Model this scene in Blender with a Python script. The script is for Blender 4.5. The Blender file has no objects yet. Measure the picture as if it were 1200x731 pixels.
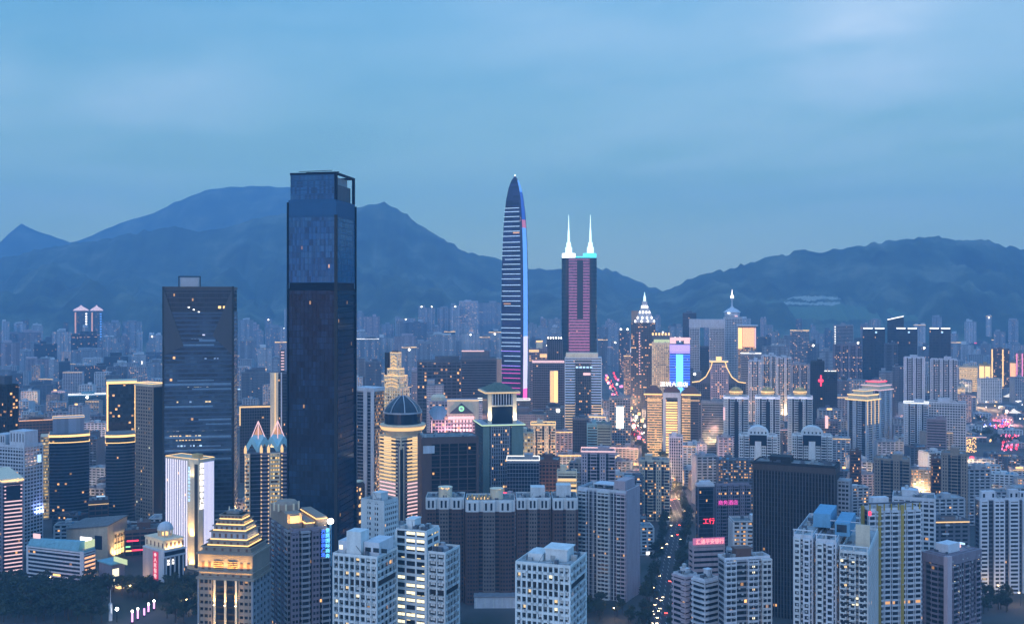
import bpy, math, random
from math import sin, cos, tan, atan, radians as R, pi, sqrt
from mathutils import Vector
random.seed(7)
HAZE_DENSITY = 1.12e-4
SC = bpy.context.scene
COL = SC.collection

# ------------------------------------------------------------------ camera, sky, sun, exposure
FOC, HC, HY = 1220.0, 230.0, 350.0      # focal length in photo pixels, camera height, horizon row
def X(px, D): return (px - 600.0) * D / FOC
def Z(py, D): return HC - (py - HY) * D / FOC

cam = bpy.data.cameras.new('camera')
cam.sensor_width = 36.0
cam.lens = 36.0 * FOC / 1200.0
cam.shift_y = -(365.5 - HY) / 1200.0
cam.clip_start, cam.clip_end = 1.0, 60000.0
camo = bpy.data.objects.new('camera', cam)
camo.location = (0, 0, HC)
camo.rotation_euler = (R(90), 0, 0)
COL.objects.link(camo)
SC.camera = camo

SC.view_settings.view_transform = 'Standard'
SC.view_settings.look = 'None'
SC.view_settings.exposure = 0.0
SC.view_settings.gamma = 1.0
SC.view_settings.use_curve_mapping = False
SC.render.engine = 'CYCLES'
cy = SC.cycles
cy.use_denoising = True
cy.max_bounces = 5; cy.diffuse_bounces = 2; cy.glossy_bounces = 3; cy.transmission_bounces = 2
cy.volume_bounces = 2; cy.transparent_max_bounces = 6
cy.sample_clamp_indirect = 3.0
cy.use_light_tree = True
cy.caustics_reflective = False; cy.caustics_refractive = False

def NT(tree):
    N, Lk = tree.nodes, tree.links
    class T: pass
    t = T()
    def node(kind, **kw):
        n = N.new(kind)
        for k, v in kw.items(): setattr(n, k, v)
        return n
    def put(sock, v):
        if hasattr(v, 'is_linked') or isinstance(v, bpy.types.NodeSocket): Lk.new(v, sock)
        else: sock.default_value = v
    def math_(op, a, b=0.0, c=None, clamp=False):
        n = node('ShaderNodeMath', operation=op, use_clamp=clamp)
        put(n.inputs[0], a); put(n.inputs[1], b)
        if c is not None: put(n.inputs[2], c)
        return n.outputs[0]
    def mix(f, a, b, blend='MIX'):
        n = node('ShaderNodeMix', data_type='RGBA', blend_type=blend)
        put(n.inputs[0], f); put(n.inputs[6], a); put(n.inputs[7], b)
        return n.outputs[2]
    def ramp(f, stops, interp='LINEAR'):
        n = node('ShaderNodeValToRGB')
        n.color_ramp.interpolation = interp
        el = n.color_ramp.elements
        while len(el) < len(stops): el.new(0.5)
        for e, (p, c) in zip(el, stops): e.position = p; e.color = (*c, 1) if len(c) == 3 else c
        put(n.inputs[0], f)
        return n.outputs[0]
    t.node, t.put, t.math, t.mix, t.ramp, t.link = node, put, math_, mix, ramp, Lk.new
    return t

W = bpy.data.worlds.new('World'); SC.world = W; W.use_nodes = True
W.node_tree.nodes.clear()
t = NT(W.node_tree)
geo = t.node('ShaderNodeTexCoord').outputs['Generated']
sep = t.node('ShaderNodeSeparateXYZ'); t.link(geo, sep.inputs[0])
dx, dy, dz = sep.outputs
# dusk gradient: what the east shows, and the afterglow behind the camera in the west
east = t.ramp(t.math('MAXIMUM', dz, 0.0), [(0.0, (.48, .68, .46)), (.06, (.34, .62, .45)), (.10, (.26, .57, .46)), (.15, (.24, .54, .56)), (.20, (.19, .49, .62)), (.28, (.12, .43, .68)), (.6, (.20, .60, 1.25)), (1, (.22, .66, 1.42))])
west = t.ramp(t.math('MAXIMUM', dz, 0.0), [(0.0, (.20, .54, 1.0)), (.3, (.27, .66, 1.30)), (1, (.22, .66, 1.42))])
wf = t.math('MULTIPLY_ADD', dy, -0.62, 0.38, clamp=True)
base = t.mix(wf, east, west)
# slow brightness change across the sky
nz0 = t.node('ShaderNodeTexNoise'); nz0.inputs['Scale'].default_value = 2.3; nz0.inputs['Detail'].default_value = 2; t.link(geo, nz0.inputs['Vector'])
# cloud layer on a plane overhead
zz = t.math('ADD', t.math('MAXIMUM', dz, 0.0), 0.10)
cmb = t.node('ShaderNodeCombineXYZ')
t.put(cmb.inputs[0], t.math('ADD', t.math('DIVIDE', dx, zz), t.math('MULTIPLY', t.math('DIVIDE', dy, zz), 0.35)))
t.put(cmb.inputs[1], t.math('DIVIDE', dy, zz)); cmb.inputs[2].default_value = 3.7
nz = t.node('ShaderNodeTexNoise'); nz.inputs['Scale'].default_value = 0.95; nz.inputs['Detail'].default_value = 4; nz.inputs['Roughness'].default_value = .48
nz.inputs['Distortion'].default_value = .35
t.link(cmb.outputs[0], nz.inputs['Vector'])
cl = t.ramp(nz.outputs['Fac'], [(.37, (0, 0, 0)), (.80, (1, 1, 1))])
clm = t.math('MULTIPLY', cl, t.math('MULTIPLY_ADD', nz0.outputs['Fac'], 1.5, -0.32, clamp=True))
fade = t.ramp(t.math('MAXIMUM', dz, 0.0), [(.02, (0, 0, 0)), (.15, (1, 1, 1))])
def lobe(px, py, k, amp):
    v = Vector(((px - 600) / FOC, 1.0, (HY - py) / FOC)).normalized()
    n = t.node('ShaderNodeVectorMath', operation='DOT_PRODUCT'); t.link(geo, n.inputs[0]); n.inputs[1].default_value = v
    return t.math('MULTIPLY', t.math('POWER', t.math('MAXIMUM', n.outputs['Value'], 0.0), k), amp)
clm = t.math('MULTIPLY', clm, fade)
bank = t.math('ADD', t.math('ADD', lobe(1010, 62, 500, .6), lobe(690, -10, 120, .4)), t.math('ADD', lobe(150, 95, 260, .3), lobe(880, 120, 160, .28)))
nzb = t.node('ShaderNodeTexNoise'); nzb.inputs['Scale'].default_value = 1.9; nzb.inputs['Detail'].default_value = 6; nzb.inputs['Roughness'].default_value = .5; nzb.inputs['Distortion'].default_value = .5; t.link(cmb.outputs[0], nzb.inputs['Vector'])
clm = t.math('ADD', clm, t.math('MULTIPLY', bank, t.ramp(nzb.outputs['Fac'], [(.30, (0, 0, 0)), (.78, (1, 1, 1))])), clamp=True)
col = t.mix(t.math('MULTIPLY', clm, 1.0), base, (.62, .80, .95, 1))
dk = t.ramp(nz.outputs['Fac'], [(.30, (.92, .93, .95)), (.5, (1, 1, 1))])
col = t.mix(fade, col, t.mix(1.0, col, dk, 'MULTIPLY'))
sky = t.node('ShaderNodeTexSky', sky_type='NISHITA', sun_disc=False)
sky.sun_elevation = R(2); sky.sun_rotation = R(200); sky.altitude = 200
bg = t.node('ShaderNodeBackground'); bg.inputs['Strength'].default_value = 1.0; t.link(col, bg.inputs[0])
bg2 = t.node('ShaderNodeBackground'); bg2.inputs['Strength'].default_value = 0.05; t.link(sky.outputs[0], bg2.inputs[0])
ad = t.node('ShaderNodeAddShader'); t.link(bg.outputs[0], ad.inputs[0]); t.link(bg2.outputs[0], ad.inputs[1])
wo = t.node('ShaderNodeOutputWorld'); t.link(ad.outputs[0], wo.inputs[0])

sun = bpy.data.lights.new('dusk_glow', 'SUN'); sun.energy = 0.6; sun.angle = R(25); sun.color = (1.0, .95, .90)
suno = bpy.data.objects.new('dusk_glow', sun); COL.objects.link(suno)
suno.rotation_euler = (R(66), 0, R(-24))     # from behind the camera, over its left shoulder

# ------------------------------------------------------------------ materials
MATS = {}
def newmat(name):
    m = bpy.data.materials.new(name); m.use_nodes = True
    m.node_tree.nodes.clear()
    MATS[name] = m
    return m, NT(m.node_tree)
def principled(t, **kw):
    p = t.node('ShaderNodeBsdfPrincipled')
    for k, v in kw.items(): t.put(p.inputs[k.replace('_', ' ')], v)
    o = t.node('ShaderNodeOutputMaterial'); t.link(p.outputs[0], o.inputs[0])
    return p
def wall(name, c, rough=.75, var=.22, metallic=0.0, spec=.35):
    m, t = newmat(name)
    tc = t.node('ShaderNodeTexCoord')
    mp = t.node('ShaderNodeMapping'); mp.inputs['Scale'].default_value = (.35, .35, .06); t.link(tc.outputs['Object'], mp.inputs[0])
    n1 = t.node('ShaderNodeTexNoise'); n1.inputs['Scale'].default_value = 1.0; n1.inputs['Detail'].default_value = 5; t.link(mp.outputs[0], n1.inputs['Vector'])
    n2 = t.node('ShaderNodeTexNoise'); n2.inputs['Scale'].default_value = .9; n2.inputs['Detail'].default_value = 4; t.link(tc.outputs['Object'], n2.inputs['Vector'])
    oi = t.node('ShaderNodeObjectInfo')
    f = t.math('ADD', t.math('MULTIPLY', n1.outputs['Fac'], .65), t.math('MULTIPLY', n2.outputs['Fac'], .35))
    k = t.math('ADD', t.math('MULTIPLY_ADD', f, 2 * var * 2, 1 - 2 * var), t.math('MULTIPLY_ADD', oi.outputs['Random'], .16, -.08))
    hs = t.node('ShaderNodeHueSaturation'); hs.inputs['Color'].default_value = (*c, 1); t.put(hs.inputs['Value'], k)
    principled(t, Base_Color=hs.outputs[0], Roughness=rough, Metallic=metallic, Specular_IOR_Level=spec)
def glass(name, tint=(.02, .03, .05), lit=.03, power=1.6, rough=.12, ior=1.7, colors=None, hspan=(.12, .88), vspan=(.42, .96), tvar=.6, patch=0.0, pcol=(.04, .08, .14)):
    m, t = newmat(name)
    uv = t.node('ShaderNodeUVMap').outputs[0]
    sp = t.node('ShaderNodeSeparateXYZ'); t.link(uv, sp.inputs[0])
    oi = t.node('ShaderNodeObjectInfo')
    cb = t.node('ShaderNodeCombineXYZ')
    t.put(cb.inputs[0], t.math('FLOOR', sp.outputs[0])); t.put(cb.inputs[1], t.math('FLOOR', sp.outputs[1])); t.put(cb.inputs[2], t.math('MULTIPLY', oi.outputs['Random'], 97.0))
    wn = t.node('ShaderNodeTexWhiteNoise', noise_dimensions='3D'); t.link(cb.outputs[0], wn.inputs['Vector'])
    wc = t.node('ShaderNodeSeparateColor'); t.link(wn.outputs['Color'], wc.inputs[0])
    fu, fv = t.math('FRACT', sp.outputs[0]), t.math('FRACT', sp.outputs[1])
    msk = t.math('MULTIPLY', t.math('MULTIPLY', t.math('GREATER_THAN', fu, hspan[0]), t.math('LESS_THAN', fu, hspan[1])),
                 t.math('MULTIPLY', t.math('GREATER_THAN', fv, vspan[0]), t.math('LESS_THAN', fv, vspan[1])))
    on = t.math('MULTIPLY', t.math('LESS_THAN', wn.outputs['Value'], lit), msk)
    cs = colors or [(0, (1, .50, .17)), (.4, (1, .68, .34)), (.75, (1, .86, .62)), (.95, (.8, .92, 1))]
    ec = t.ramp(wc.outputs[0], cs, 'CONSTANT')
    st = t.math('MULTIPLY', on, t.math('MULTIPLY_ADD', wc.outputs[1], power * 1.1, power * .25))
    bc = t.mix(t.math('MULTIPLY', wc.outputs[2], tvar), (*tint, 1), (tint[0] * 3 + .006, tint[1] * 3 + .008, tint[2] * 3 + .011, 1))
    if patch:  # lighter panes by noise: curtains, and reflections painted into the base colour
        cp = t.node('ShaderNodeCombineXYZ'); t.put(cp.inputs[0], t.math('MULTIPLY', t.math('FLOOR', sp.outputs[0]), .13)); t.put(cp.inputs[1], t.math('MULTIPLY', t.math('FLOOR', sp.outputs[1]), .31)); t.put(cp.inputs[2], t.math('MULTIPLY', oi.outputs['Random'], 50.0))
        pn = t.node('ShaderNodeTexNoise'); pn.inputs['Scale'].default_value = 1.0; pn.inputs['Detail'].default_value = 4; t.link(cp.outputs[0], pn.inputs['Vector'])
        pf = t.ramp(pn.outputs['Fac'], [(.44, (0, 0, 0)), (.66, (1, 1, 1))])
        bc = t.mix(t.math('MULTIPLY', t.math('MULTIPLY', pf, t.math('MULTIPLY_ADD', wc.outputs[0], .8, .3)), patch), bc, (*pcol, 1))
    principled(t, Base_Color=bc, Roughness=rough, IOR=ior, Emission_Color=ec, Emission_Strength=st)
def facade(name, c, win=(.03, .045, .07), lit=.03, power=1.5, hs=(.22, .8), vs=(.30, .80)):
    """flat far-off wall: openings, frames and a few lit rooms, by floor and bay"""
    m, t = newmat(name)
    uv = t.node('ShaderNodeUVMap').outputs[0]
    sp = t.node('ShaderNodeSeparateXYZ'); t.link(uv, sp.inputs[0])
    oi = t.node('ShaderNodeObjectInfo')
    cb = t.node('ShaderNodeCombineXYZ')
    t.put(cb.inputs[0], t.math('FLOOR', sp.outputs[0])); t.put(cb.inputs[1], t.math('FLOOR', sp.outputs[1])); t.put(cb.inputs[2], t.math('MULTIPLY', oi.outputs['Random'], 97.0))
    wn = t.node('ShaderNodeTexWhiteNoise', noise_dimensions='3D'); t.link(cb.outputs[0], wn.inputs['Vector'])
    wc = t.node('ShaderNodeSeparateColor'); t.link(wn.outputs['Color'], wc.inputs[0])
    # whole columns of bays darkened: shade of recesses painted into the flat wall colour
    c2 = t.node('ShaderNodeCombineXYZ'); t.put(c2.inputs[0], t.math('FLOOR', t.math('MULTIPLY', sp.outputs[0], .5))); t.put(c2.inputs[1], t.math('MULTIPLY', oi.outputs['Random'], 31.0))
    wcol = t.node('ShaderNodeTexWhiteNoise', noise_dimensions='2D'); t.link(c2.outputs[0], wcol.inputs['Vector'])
    fu, fv = t.math('FRACT', sp.outputs[0]), t.math('FRACT', sp.outputs[1])
    msk = t.math('MULTIPLY', t.math('MULTIPLY', t.math('GREATER_THAN', fu, hs[0]), t.math('LESS_THAN', fu, hs[1])),
                 t.math('MULTIPLY', t.math('GREATER_THAN', fv, vs[0]), t.math('LESS_THAN', fv, vs[1])))
    on = t.math('MULTIPLY', t.math('LESS_THAN', wn.outputs['Value'], lit), msk)
    ec = t.ramp(wc.outputs[0], [(0, (1, .50, .17)), (.4, (1, .68, .34)), (.75, (1, .86, .62)), (.95, (.8, .92, 1))], 'CONSTANT')
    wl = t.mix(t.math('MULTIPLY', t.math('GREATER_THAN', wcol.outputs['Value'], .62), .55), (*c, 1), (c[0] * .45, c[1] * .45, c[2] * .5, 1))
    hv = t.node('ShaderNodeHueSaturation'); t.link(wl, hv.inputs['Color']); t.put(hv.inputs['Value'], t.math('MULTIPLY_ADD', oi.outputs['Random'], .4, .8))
    bc = t.mix(msk, hv.outputs[0], (*win, 1))
    principled(t, Base_Color=bc, Roughness=t.math('MULTIPLY_ADD', msk, -.45, .7), Emission_Color=ec, Emission_Strength=t.math('MULTIPLY', on, power))
def glow(name, c, s):
    m, t = newmat(name)
    principled(t, Base_Color=(*[x * .3 for x in c], 1), Roughness=.5, Emission_Color=(*c, 1), Emission_Strength=s)

wall('white_wall', (.58, .62, .64)); wall('pale_wall', (.52, .56, .62)); wall('grey_wall', (.27, .29, .33)); wall('dim_wall', (.085, .10, .13))
wall('dark_wall', (.020, .021, .026)); wall('tan_wall', (.27, .215, .175)); wall('beige_wall', (.50, .45, .36)); wall('cream_wall', (.70, .60, .44))
wall('pink_wall', (.42, .35, .39)); wall('mauve_wall', (.20, .18, .225)); wall('red_wall', (.100, .058, .050)); wall('brown_wall', (.125, .072, .060)); wall('teal_wall', (.16, .36, .44))
wall('blue_wall', (.12, .30, .46)); wall('green_wall', (.16, .24, .22)); wall('yellow_wall', (.34, .26, .06)); wall('roof_grey', (.15, .16, .17), var=.55); wall('roof_pale', (.30, .33, .35), var=.55)
wall('roof_green', (.10, .13, .10), var=.4); wall('steel', (.02, .028, .04), .35, .1, .6); wall('pale_steel', (.42, .45, .5), .4, .1, .3)
wall('roof_tile', (.16, .08, .06), var=.3); wall('gold_wall', (.56, .38, .16)); wall('bronze_panel', (.07, .06, .06), .4, .2, .3); wall('car_paint', (.25, .26, .28), .3, .1, .3); wall('tyre', (.02, .02, .02))
glass('dark_glass', (.006, .010, .018), .012, 1.3, .10, 1.45, patch=.5, pcol=(.03, .05, .08))
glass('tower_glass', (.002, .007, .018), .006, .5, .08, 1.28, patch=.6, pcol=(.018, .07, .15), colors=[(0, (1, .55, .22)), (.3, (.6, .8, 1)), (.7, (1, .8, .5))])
glass('band_glass', (.008, .016, .032), .006, 1.2, .10, 1.5, patch=.9, pcol=(.07, .13, .2))
glass('home_glass', (.010, .013, .019), .013, 1.5, .2, 1.35, tvar=.8)
glass('busy_glass', (.012, .016, .024), .14, 1.6, .2, 1.4, tvar=.8)
glass('lit_glass', (.03, .025, .02), .45, .95, .25, 1.5)
glass('gold_glass', (.05, .03, .015), .85, 1.0, .25, 1.5, [(0, (1, .62, .22)), (.5, (1, .72, .32)), (.8, (1, .82, .5))])
glass('brown_glass', (.010, .008, .009), .006, 1.0, .2, 1.3)
glass('office_glass', (.03, .035, .045), .28, 1.5, .2, 1.5, [(0, (1, .78, .38)), (.5, (1, .88, .55)), (.85, (1, .95, .8))])
for nm, c in (('white', (.50, .53, .57)), ('grey', (.32, .35, .40)), ('dim', (.12, .14, .17)), ('tan', (.36, .30, .27)), ('pink', (.42, .35, .38)), ('dark', (.03, .035, .05)), ('brown', (.17, .11, .10))):
    facade(nm + '_facade', c)
facade('lit_facade', (.40, .33, .25), lit=.5, power=1.3)
glow('warm_light', (1, .60, .22), 1.9); glow('soft_warm_light', (1, .62, .27), 1.15); glow('white_light', (1, .95, .88), 2.6); glow('cool_light', (.50, .74, 1), 1.25); glow('blue_light', (.05, .16, 1), 2.2)
glow('cyan_light', (.16, .62, 1), 1.9); glow('pink_light', (1, .28, .50), 1.8); glow('magenta_light', (.95, .10, .50), 1.3); glow('red_light', (1, .04, .09), 2.6); glow('violet_light', (.42, .30, 1), 1.6)
glow('peach_light', (1, .46, .22), 1.5); glow('lamp_light', (1, .78, .45), 9.0); glow('flood_light', (1, .93, .80), 9.0); glow('tail_light', (1, .05, .03), 6.0); glow('green_light', (.35, 1, .45), 1.5)
glow('dim_cool_light', (.45, .66, 1), .55); glow('rose_light', (1, .62, .62), 1.1); glow('lilac_light', (.80, .78, 1), 1.05); glow('teal_light', (.10, .75, .85), 1.8); glow('dim_pink_light', (.85, .26, .48), .55)

# ------------------------------------------------------------------ mesh helpers
class MB:
    def __init__(s): s.v, s.f, s.uv, s.isl = [], [], [], []
    def mark(s): s.isl.append((len(s.v), len(s.f)))
    def box(s, x0, x1, y0, y1, z0, z1, t0=None):
        """t0: scale of the top face about its centre (tapered)"""
        s.mark()
        n = len(s.v)
        X0, X1, Y0, Y1 = x0, x1, y0, y1
        if t0 is not None:
            tx, ty = (t0, t0) if not isinstance(t0, tuple) else t0
            cx, cyy = (x0 + x1) / 2, (y0 + y1) / 2
            X0, X1, Y0, Y1 = cx + (x0 - cx) * tx, cx + (x1 - cx) * tx, cyy + (y0 - cyy) * ty, cyy + (y1 - cyy) * ty
        s.v += [(x0, y0, z0), (x1, y0, z0), (x1, y1, z0), (x0, y1, z0), (X0, Y0, z1), (X1, Y0, z1), (X1, Y1, z1), (X0, Y1, z1)]
        s.f += [(n, n + 1, n + 5, n + 4), (n + 1, n + 2, n + 6, n + 5), (n + 2, n + 3, n + 7, n + 6), (n + 3, n, n + 4, n + 7), (n + 4, n + 5, n + 6, n + 7), (n + 3, n + 2, n + 1, n)]
        s.uv += [None] * 6
    def core(s, x0, x1, y0, y1, z0, z1, bay, fh):
        s.mark()
        n = len(s.v)
        s.v += [(x0, y0, z0), (x1, y0, z0), (x1, y1, z0), (x0, y1, z0), (x0, y0, z1), (x1, y0, z1), (x1, y1, z1), (x0, y1, z1)]
        nu, nv, nw = max(1, round((x1 - x0) / bay)), max(1, round((z1 - z0) / fh)), max(1, round((y1 - y0) / bay))
        o = 0
        for q, m in (((0, 1, 5, 4), nu), ((1, 2, 6, 5), nw), ((2, 3, 7, 6), nu), ((3, 0, 4, 7), nw)):
            s.f.append(tuple(n + k for k in q)); s.uv.append([(o, 0), (o + m, 0), (o + m, nv), (o, nv)]); o += m + 3
        s.f.append((n + 4, n + 5, n + 6, n + 7)); s.uv.append(None)
    def quad(s, a, b, c, d, uv=None):
        n = len(s.v); s.v += [a, b, c, d]; s.f.append((n, n + 1, n + 2, n + 3)); s.uv.append(uv)
    def tri(s, a, b, c):
        n = len(s.v); s.v += [a, b, c]; s.f.append((n, n + 1, n + 2)); s.uv.append(None)
    def loft(s, rings, cap=True, uvs=None):
        """rings: lists of points of one length, bottom to top"""
        s.mark()
        n, k = len(s.v), len(rings[0])
        for r in rings: s.v += r
        for i in range(len(rings) - 1):
            for j in range(k):
                j2 = (j + 1) % k
                s.f.append((n + i * k + j, n + i * k + j2, n + (i + 1) * k + j2, n + (i + 1) * k + j))
                s.uv.append(None if uvs is None else [(uvs[0] * j, uvs[1][i]), (uvs[0] * (j + 1), uvs[1][i]), (uvs[0] * (j + 1), uvs[1][i + 1]), (uvs[0] * j, uvs[1][i + 1])])
        if cap:
            s.f.append(tuple(n + (len(rings) - 1) * k + j for j in range(k))); s.uv.append(None)
            s.f.append(tuple(n + j for j in reversed(range(k)))); s.uv.append(None)
    def lathe(s, cx, cyy, prof, k=16, cap=True, a0=0, a1=2 * pi):
        s.loft([[(cx + r * cos(a0 + (a1 - a0) * j / k), cyy + r * sin(a0 + (a1 - a0) * j / k), z) for j in range(k)] for r, z in prof], cap)
    def bar(s, p, q, w):
        p, q = Vector(p), Vector(q); d = (q - p).normalized()
        u = d.cross(Vector((0, 0, 1)) if abs(d.z) < .9 else Vector((1, 0, 0))).normalized() * w / 2; v = d.cross(u).normalized() * w / 2
        s.loft([[tuple(c + a * u + b * v) for a, b in ((-1, -1), (1, -1), (1, 1), (-1, 1))] for c in (p, q)])
    def islands(s):
        ends = s.isl[1:] + [(len(s.v), len(s.f))]
        for (v0, f0), (v1, f1) in zip(s.isl, ends):
            m = MB(); m.v = s.v[v0:v1]; m.f = [tuple(k - v0 for k in f) for f in s.f[f0:f1]]; m.uv = s.uv[f0:f1]
            yield m
    def mesh(s, name, mat):
        me = bpy.data.meshes.new(name); me.from_pydata(s.v, [], s.f)
        if any(u for u in s.uv):
            L = me.uv_layers.new(name='UVMap'); arr = []
            for f, u in zip(s.f, s.uv): arr += [c for p in (u or [(0.05, 0.05)] * len(f)) for c in p]
            L.data.foreach_set('uv', arr)
        me.materials.append(MATS[mat]); me.update()
        return me

LAMP_GAIN = 4.0
LABELS = {}
def tag(o, label, cat, group=None):
    o['label'] = label; o['category'] = cat
    if group: o['group'] = group
    LABELS.setdefault(label, []).append((o.name, group))
    return o
def link(name, data, parent=None, loc=None, rz=0.0):
    o = bpy.data.objects.new(name, data); COL.objects.link(o)
    if parent is not None: o.parent = parent
    if loc is not None: o.location = loc
    o.rotation_euler = (0, 0, rz)
    return o
def structure(name, mb, mat):
    o = link(name, mb.mesh(name, mat)); o['kind'] = 'structure'; return o
def copy_tree(o, parent=None):
    c = o.copy(); COL.objects.link(c)
    if parent is not None: c.parent = parent
    for ch in list(o.children): copy_tree(ch, c)
    return c

FOOT = []         # (x, y, radius) of what already stands, for the low blocks placed later
SIL = []          # (pl, pr, top row, D)
ONE_EACH = set('finial spire crown_drum round_corner stair_house roof_house water_tank antenna roof_lamp roof_sign sign_board pier corner_pier pavilion_column edge_slab lit_wall lit_strip light_strip side_slab roof_drum plant_box plant_storey tier tier_lamp eave hip_roof white_frame window lit_window lit_wing roof_pyramid zigzag_roof neon_strip penthouse crown_lamp opening end_pier roof_frame roof_plant terrace_storey cornice corner_strip corner_fin facet link attic lit_attic gateway lit_turret canopy finial_lamp dome_rib post roof_pipe blank_pier stripe blank_wall shop_front shop_sign balcony pilaster uplighter roof_garden_lamp pergola rotunda_column'.split())
ONE_EACH_NEAR = ONE_EACH | set('roof_plant opening balcony white_storey podium_column fin pier louvre penthouse_window end_lamp lit_storey balcony_wall'.split())
class Bld:
    """One building: an Empty at its base, parts collected by name and material. Local x runs along its main face, -y is that face."""
    def __init__(s, name, label, cat, pl, pc, pr, top, D, a=None, dep=24.0, group=None):
        if pc is None:
            pc = pl; kc = ((pl + pr) / 2 - 600) / FOC; ar = pi / 2 + atan(kc)
        else:
            ar = R(a)
        Cx = X(pc, D); kl, kr = (pl - 600) / FOC, (pr - 600) / FOC
        L = (Cx - kl * D) / (cos(ar) + kl * sin(ar)) if pc > pl else dep
        den = sin(ar) - kr * cos(ar)
        Rr = (kr * D - Cx) / den if pr > pc else dep
        if ar <= R(45):
            xd, yd = (cos(ar), -sin(ar)), (sin(ar), cos(ar)); s.w, s.d = L, Rr
            cx, cyy = Cx - xd[0] * L / 2 + yd[0] * Rr / 2, D - xd[1] * L / 2 + yd[1] * Rr / 2; rz = -ar
        else:
            xd, yd = (sin(ar), cos(ar)), (-cos(ar), sin(ar)); s.w, s.d = Rr, L
            cx, cyy = Cx + xd[0] * Rr / 2 + yd[0] * L / 2, D + xd[1] * Rr / 2 + yd[1] * L / 2; rz = pi / 2 - ar
        s.h = Z(top, D); s.D = D; s.name = name
        if not (3 < s.w < 200 and 3 < s.d < 160): print('ODD SIZE', label, round(s.w, 1), round(s.d, 1), round(s.h, 1))
        s.root = link(name, None, None, (cx, cyy, 0), rz)
        tag(s.root, label, cat, group)
        s.parts = {}
        s.m = D / FOC            # metres per photo pixel at its distance
        FOOT.append((cx, cyy, max(s.w, s.d) * .62)); SIL.append((pl, pr, top, D, label))
    def mb(s, part, mat):
        return s.parts.setdefault((part, mat), MB())
    def box(s, part, mat, *a, **k): s.mb(part, mat).box(*a, **k)
    def stack(s, x0, x1, y0, y1, z0, z1, fh=3.2, band=.42, bp=.15, pier=3.3, pw=.6, pp=.3, wall='pale_wall', glass='home_glass', bay=None, part='cladding', capb=True, gpart='glazing'):
        n = max(1, round((z1 - z0) / fh)); fh = (z1 - z0) / n
        s.mb(gpart, glass).core(x0, x1, y0, y1, z0, z1 - .02, bay or max(1.4, min(pier, 3.4)), fh)
        w = s.mb(part, wall)
        if band > 0:
            for i in range(n):
                w.box(x0 - bp, x1 + bp, y0 - bp, y1 + bp, z0 + i * fh, z0 + (i + band) * fh)
        if capb: w.box(x0 - bp - .02, x1 + bp + .02, y0 - bp - .02, y1 + bp + .02, z1 - .35 * fh, z1)
        if pw > 0:
            for sx in (0, 1):
                for sy in (0, 1):
                    xa = x0 - pp if sx == 0 else x1 - pw; ya = y0 - pp if sy == 0 else y1 - pw
                    w.box(xa, xa + pw + pp, ya, ya + pw + pp, z0, z1 + .05)
            if pier > 0:
                k = round((x1 - x0) / pier)
                for i in range(1, k):
                    c = x0 + (x1 - x0) * i / k
                    for yy in ((y0 - pp, y0 + .1), (y1 - .1, y1 + pp)): w.box(c - pw / 2, c + pw / 2, *yy, z0, z1 + .05)
                k = round((y1 - y0) / pier)
                for i in range(1, k):
                    c = y0 + (y1 - y0) * i / k
                    for xx in ((x0 - pp, x0 + .1), (x1 - .1, x1 + pp)): w.box(*xx, c - pw / 2, c + pw / 2, z0, z1 + .05)
        return fh
    def roof(s, x0, x1, y0, y1, z, wall='pale_wall', rmat='roof_grey', par=1.3, clutter=4, seed=None, hh=(3, 6), house=True):
        rnd = random.Random(seed if seed is not None else int(abs(x0 * 7 + z * 13 + s.D)))
        s.box('roof', rmat, x0 + .3, x1 - .3, y0 + .3, y1 - .3, z - .5, z + .15)
        t_ = .35
        for b in ((x0, x1, y0, y0 + t_), (x0, x1, y1 - t_, y1), (x0, x0 + t_, y0 + t_, y1 - t_), (x1 - t_, x1, y0 + t_, y1 - t_)):
            s.box('parapet', wall, *b, z + .03, z + par)
        w, d = x1 - x0, y1 - y0
        if house and min(w, d) > 8:
            hw, hd, h = w * rnd.uniform(.25, .45), d * rnd.uniform(.3, .5), rnd.uniform(*hh)
            hx, hy = x0 + (w - hw) * rnd.uniform(.2, .8), y0 + (d - hd) * rnd.uniform(.3, .75)
            s.box('stair_house', wall, hx, hx + hw, hy, hy + hd, z + .1, z + h)
            s.box('stair_house', wall, hx - .3, hx + hw + .3, hy - .3, hy + hd + .3, z + h + .01, z + h + .45)
            if rnd.random() < .6: s.mb('water_tank', 'roof_pale').lathe(hx + hw * .3, hy + hd * .5, [(1.3, z + h + .4), (1.3, z + h + 2.6), (.3, z + h + 3.1)], 10)
        if min(w, d) > 5:
            if s.D < 960:
                clutter = int(clutter * 2.5)
                for k in range(3):
                    yy = rnd.uniform(y0 + 1, y1 - 1); xa, xb = sorted((rnd.uniform(x0 + 1, x1 - 1), rnd.uniform(x0 + 1, x1 - 1)))
                    if xb - xa > 1: s.mb('roof_pipe', 'pale_steel').bar((xa, yy, z + .55), (xb, yy, z + .55), .28)
                for k in range(2): s.mb('water_tank', 'roof_pale').lathe(rnd.uniform(x0 + 2, x1 - 2), rnd.uniform(y0 + 2, y1 - 2), [(1.0, z + .2), (1.0, z + 2.1), (.2, z + 2.6)], 9)
                s.mb('antenna', 'steel').bar((rnd.uniform(x0 + 1, x1 - 1), y0 + 1, z), (x0 + (x1 - x0) * .5, y0 + 1.2, z + 5), .14)
            for k in range(clutter):
                cx, cyy = rnd.uniform(x0 + 1.5, x1 - 3.5), rnd.uniform(y0 + 1.2, y1 - 3)
                s.box('roof_plant', 'roof_pale' if rnd.random() < .5 else 'dim_wall', cx, cx + rnd.uniform(1.2, 3), cyy, cyy + rnd.uniform(1, 2.5), z + .1, z + rnd.uniform(1, 2.6))
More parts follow.
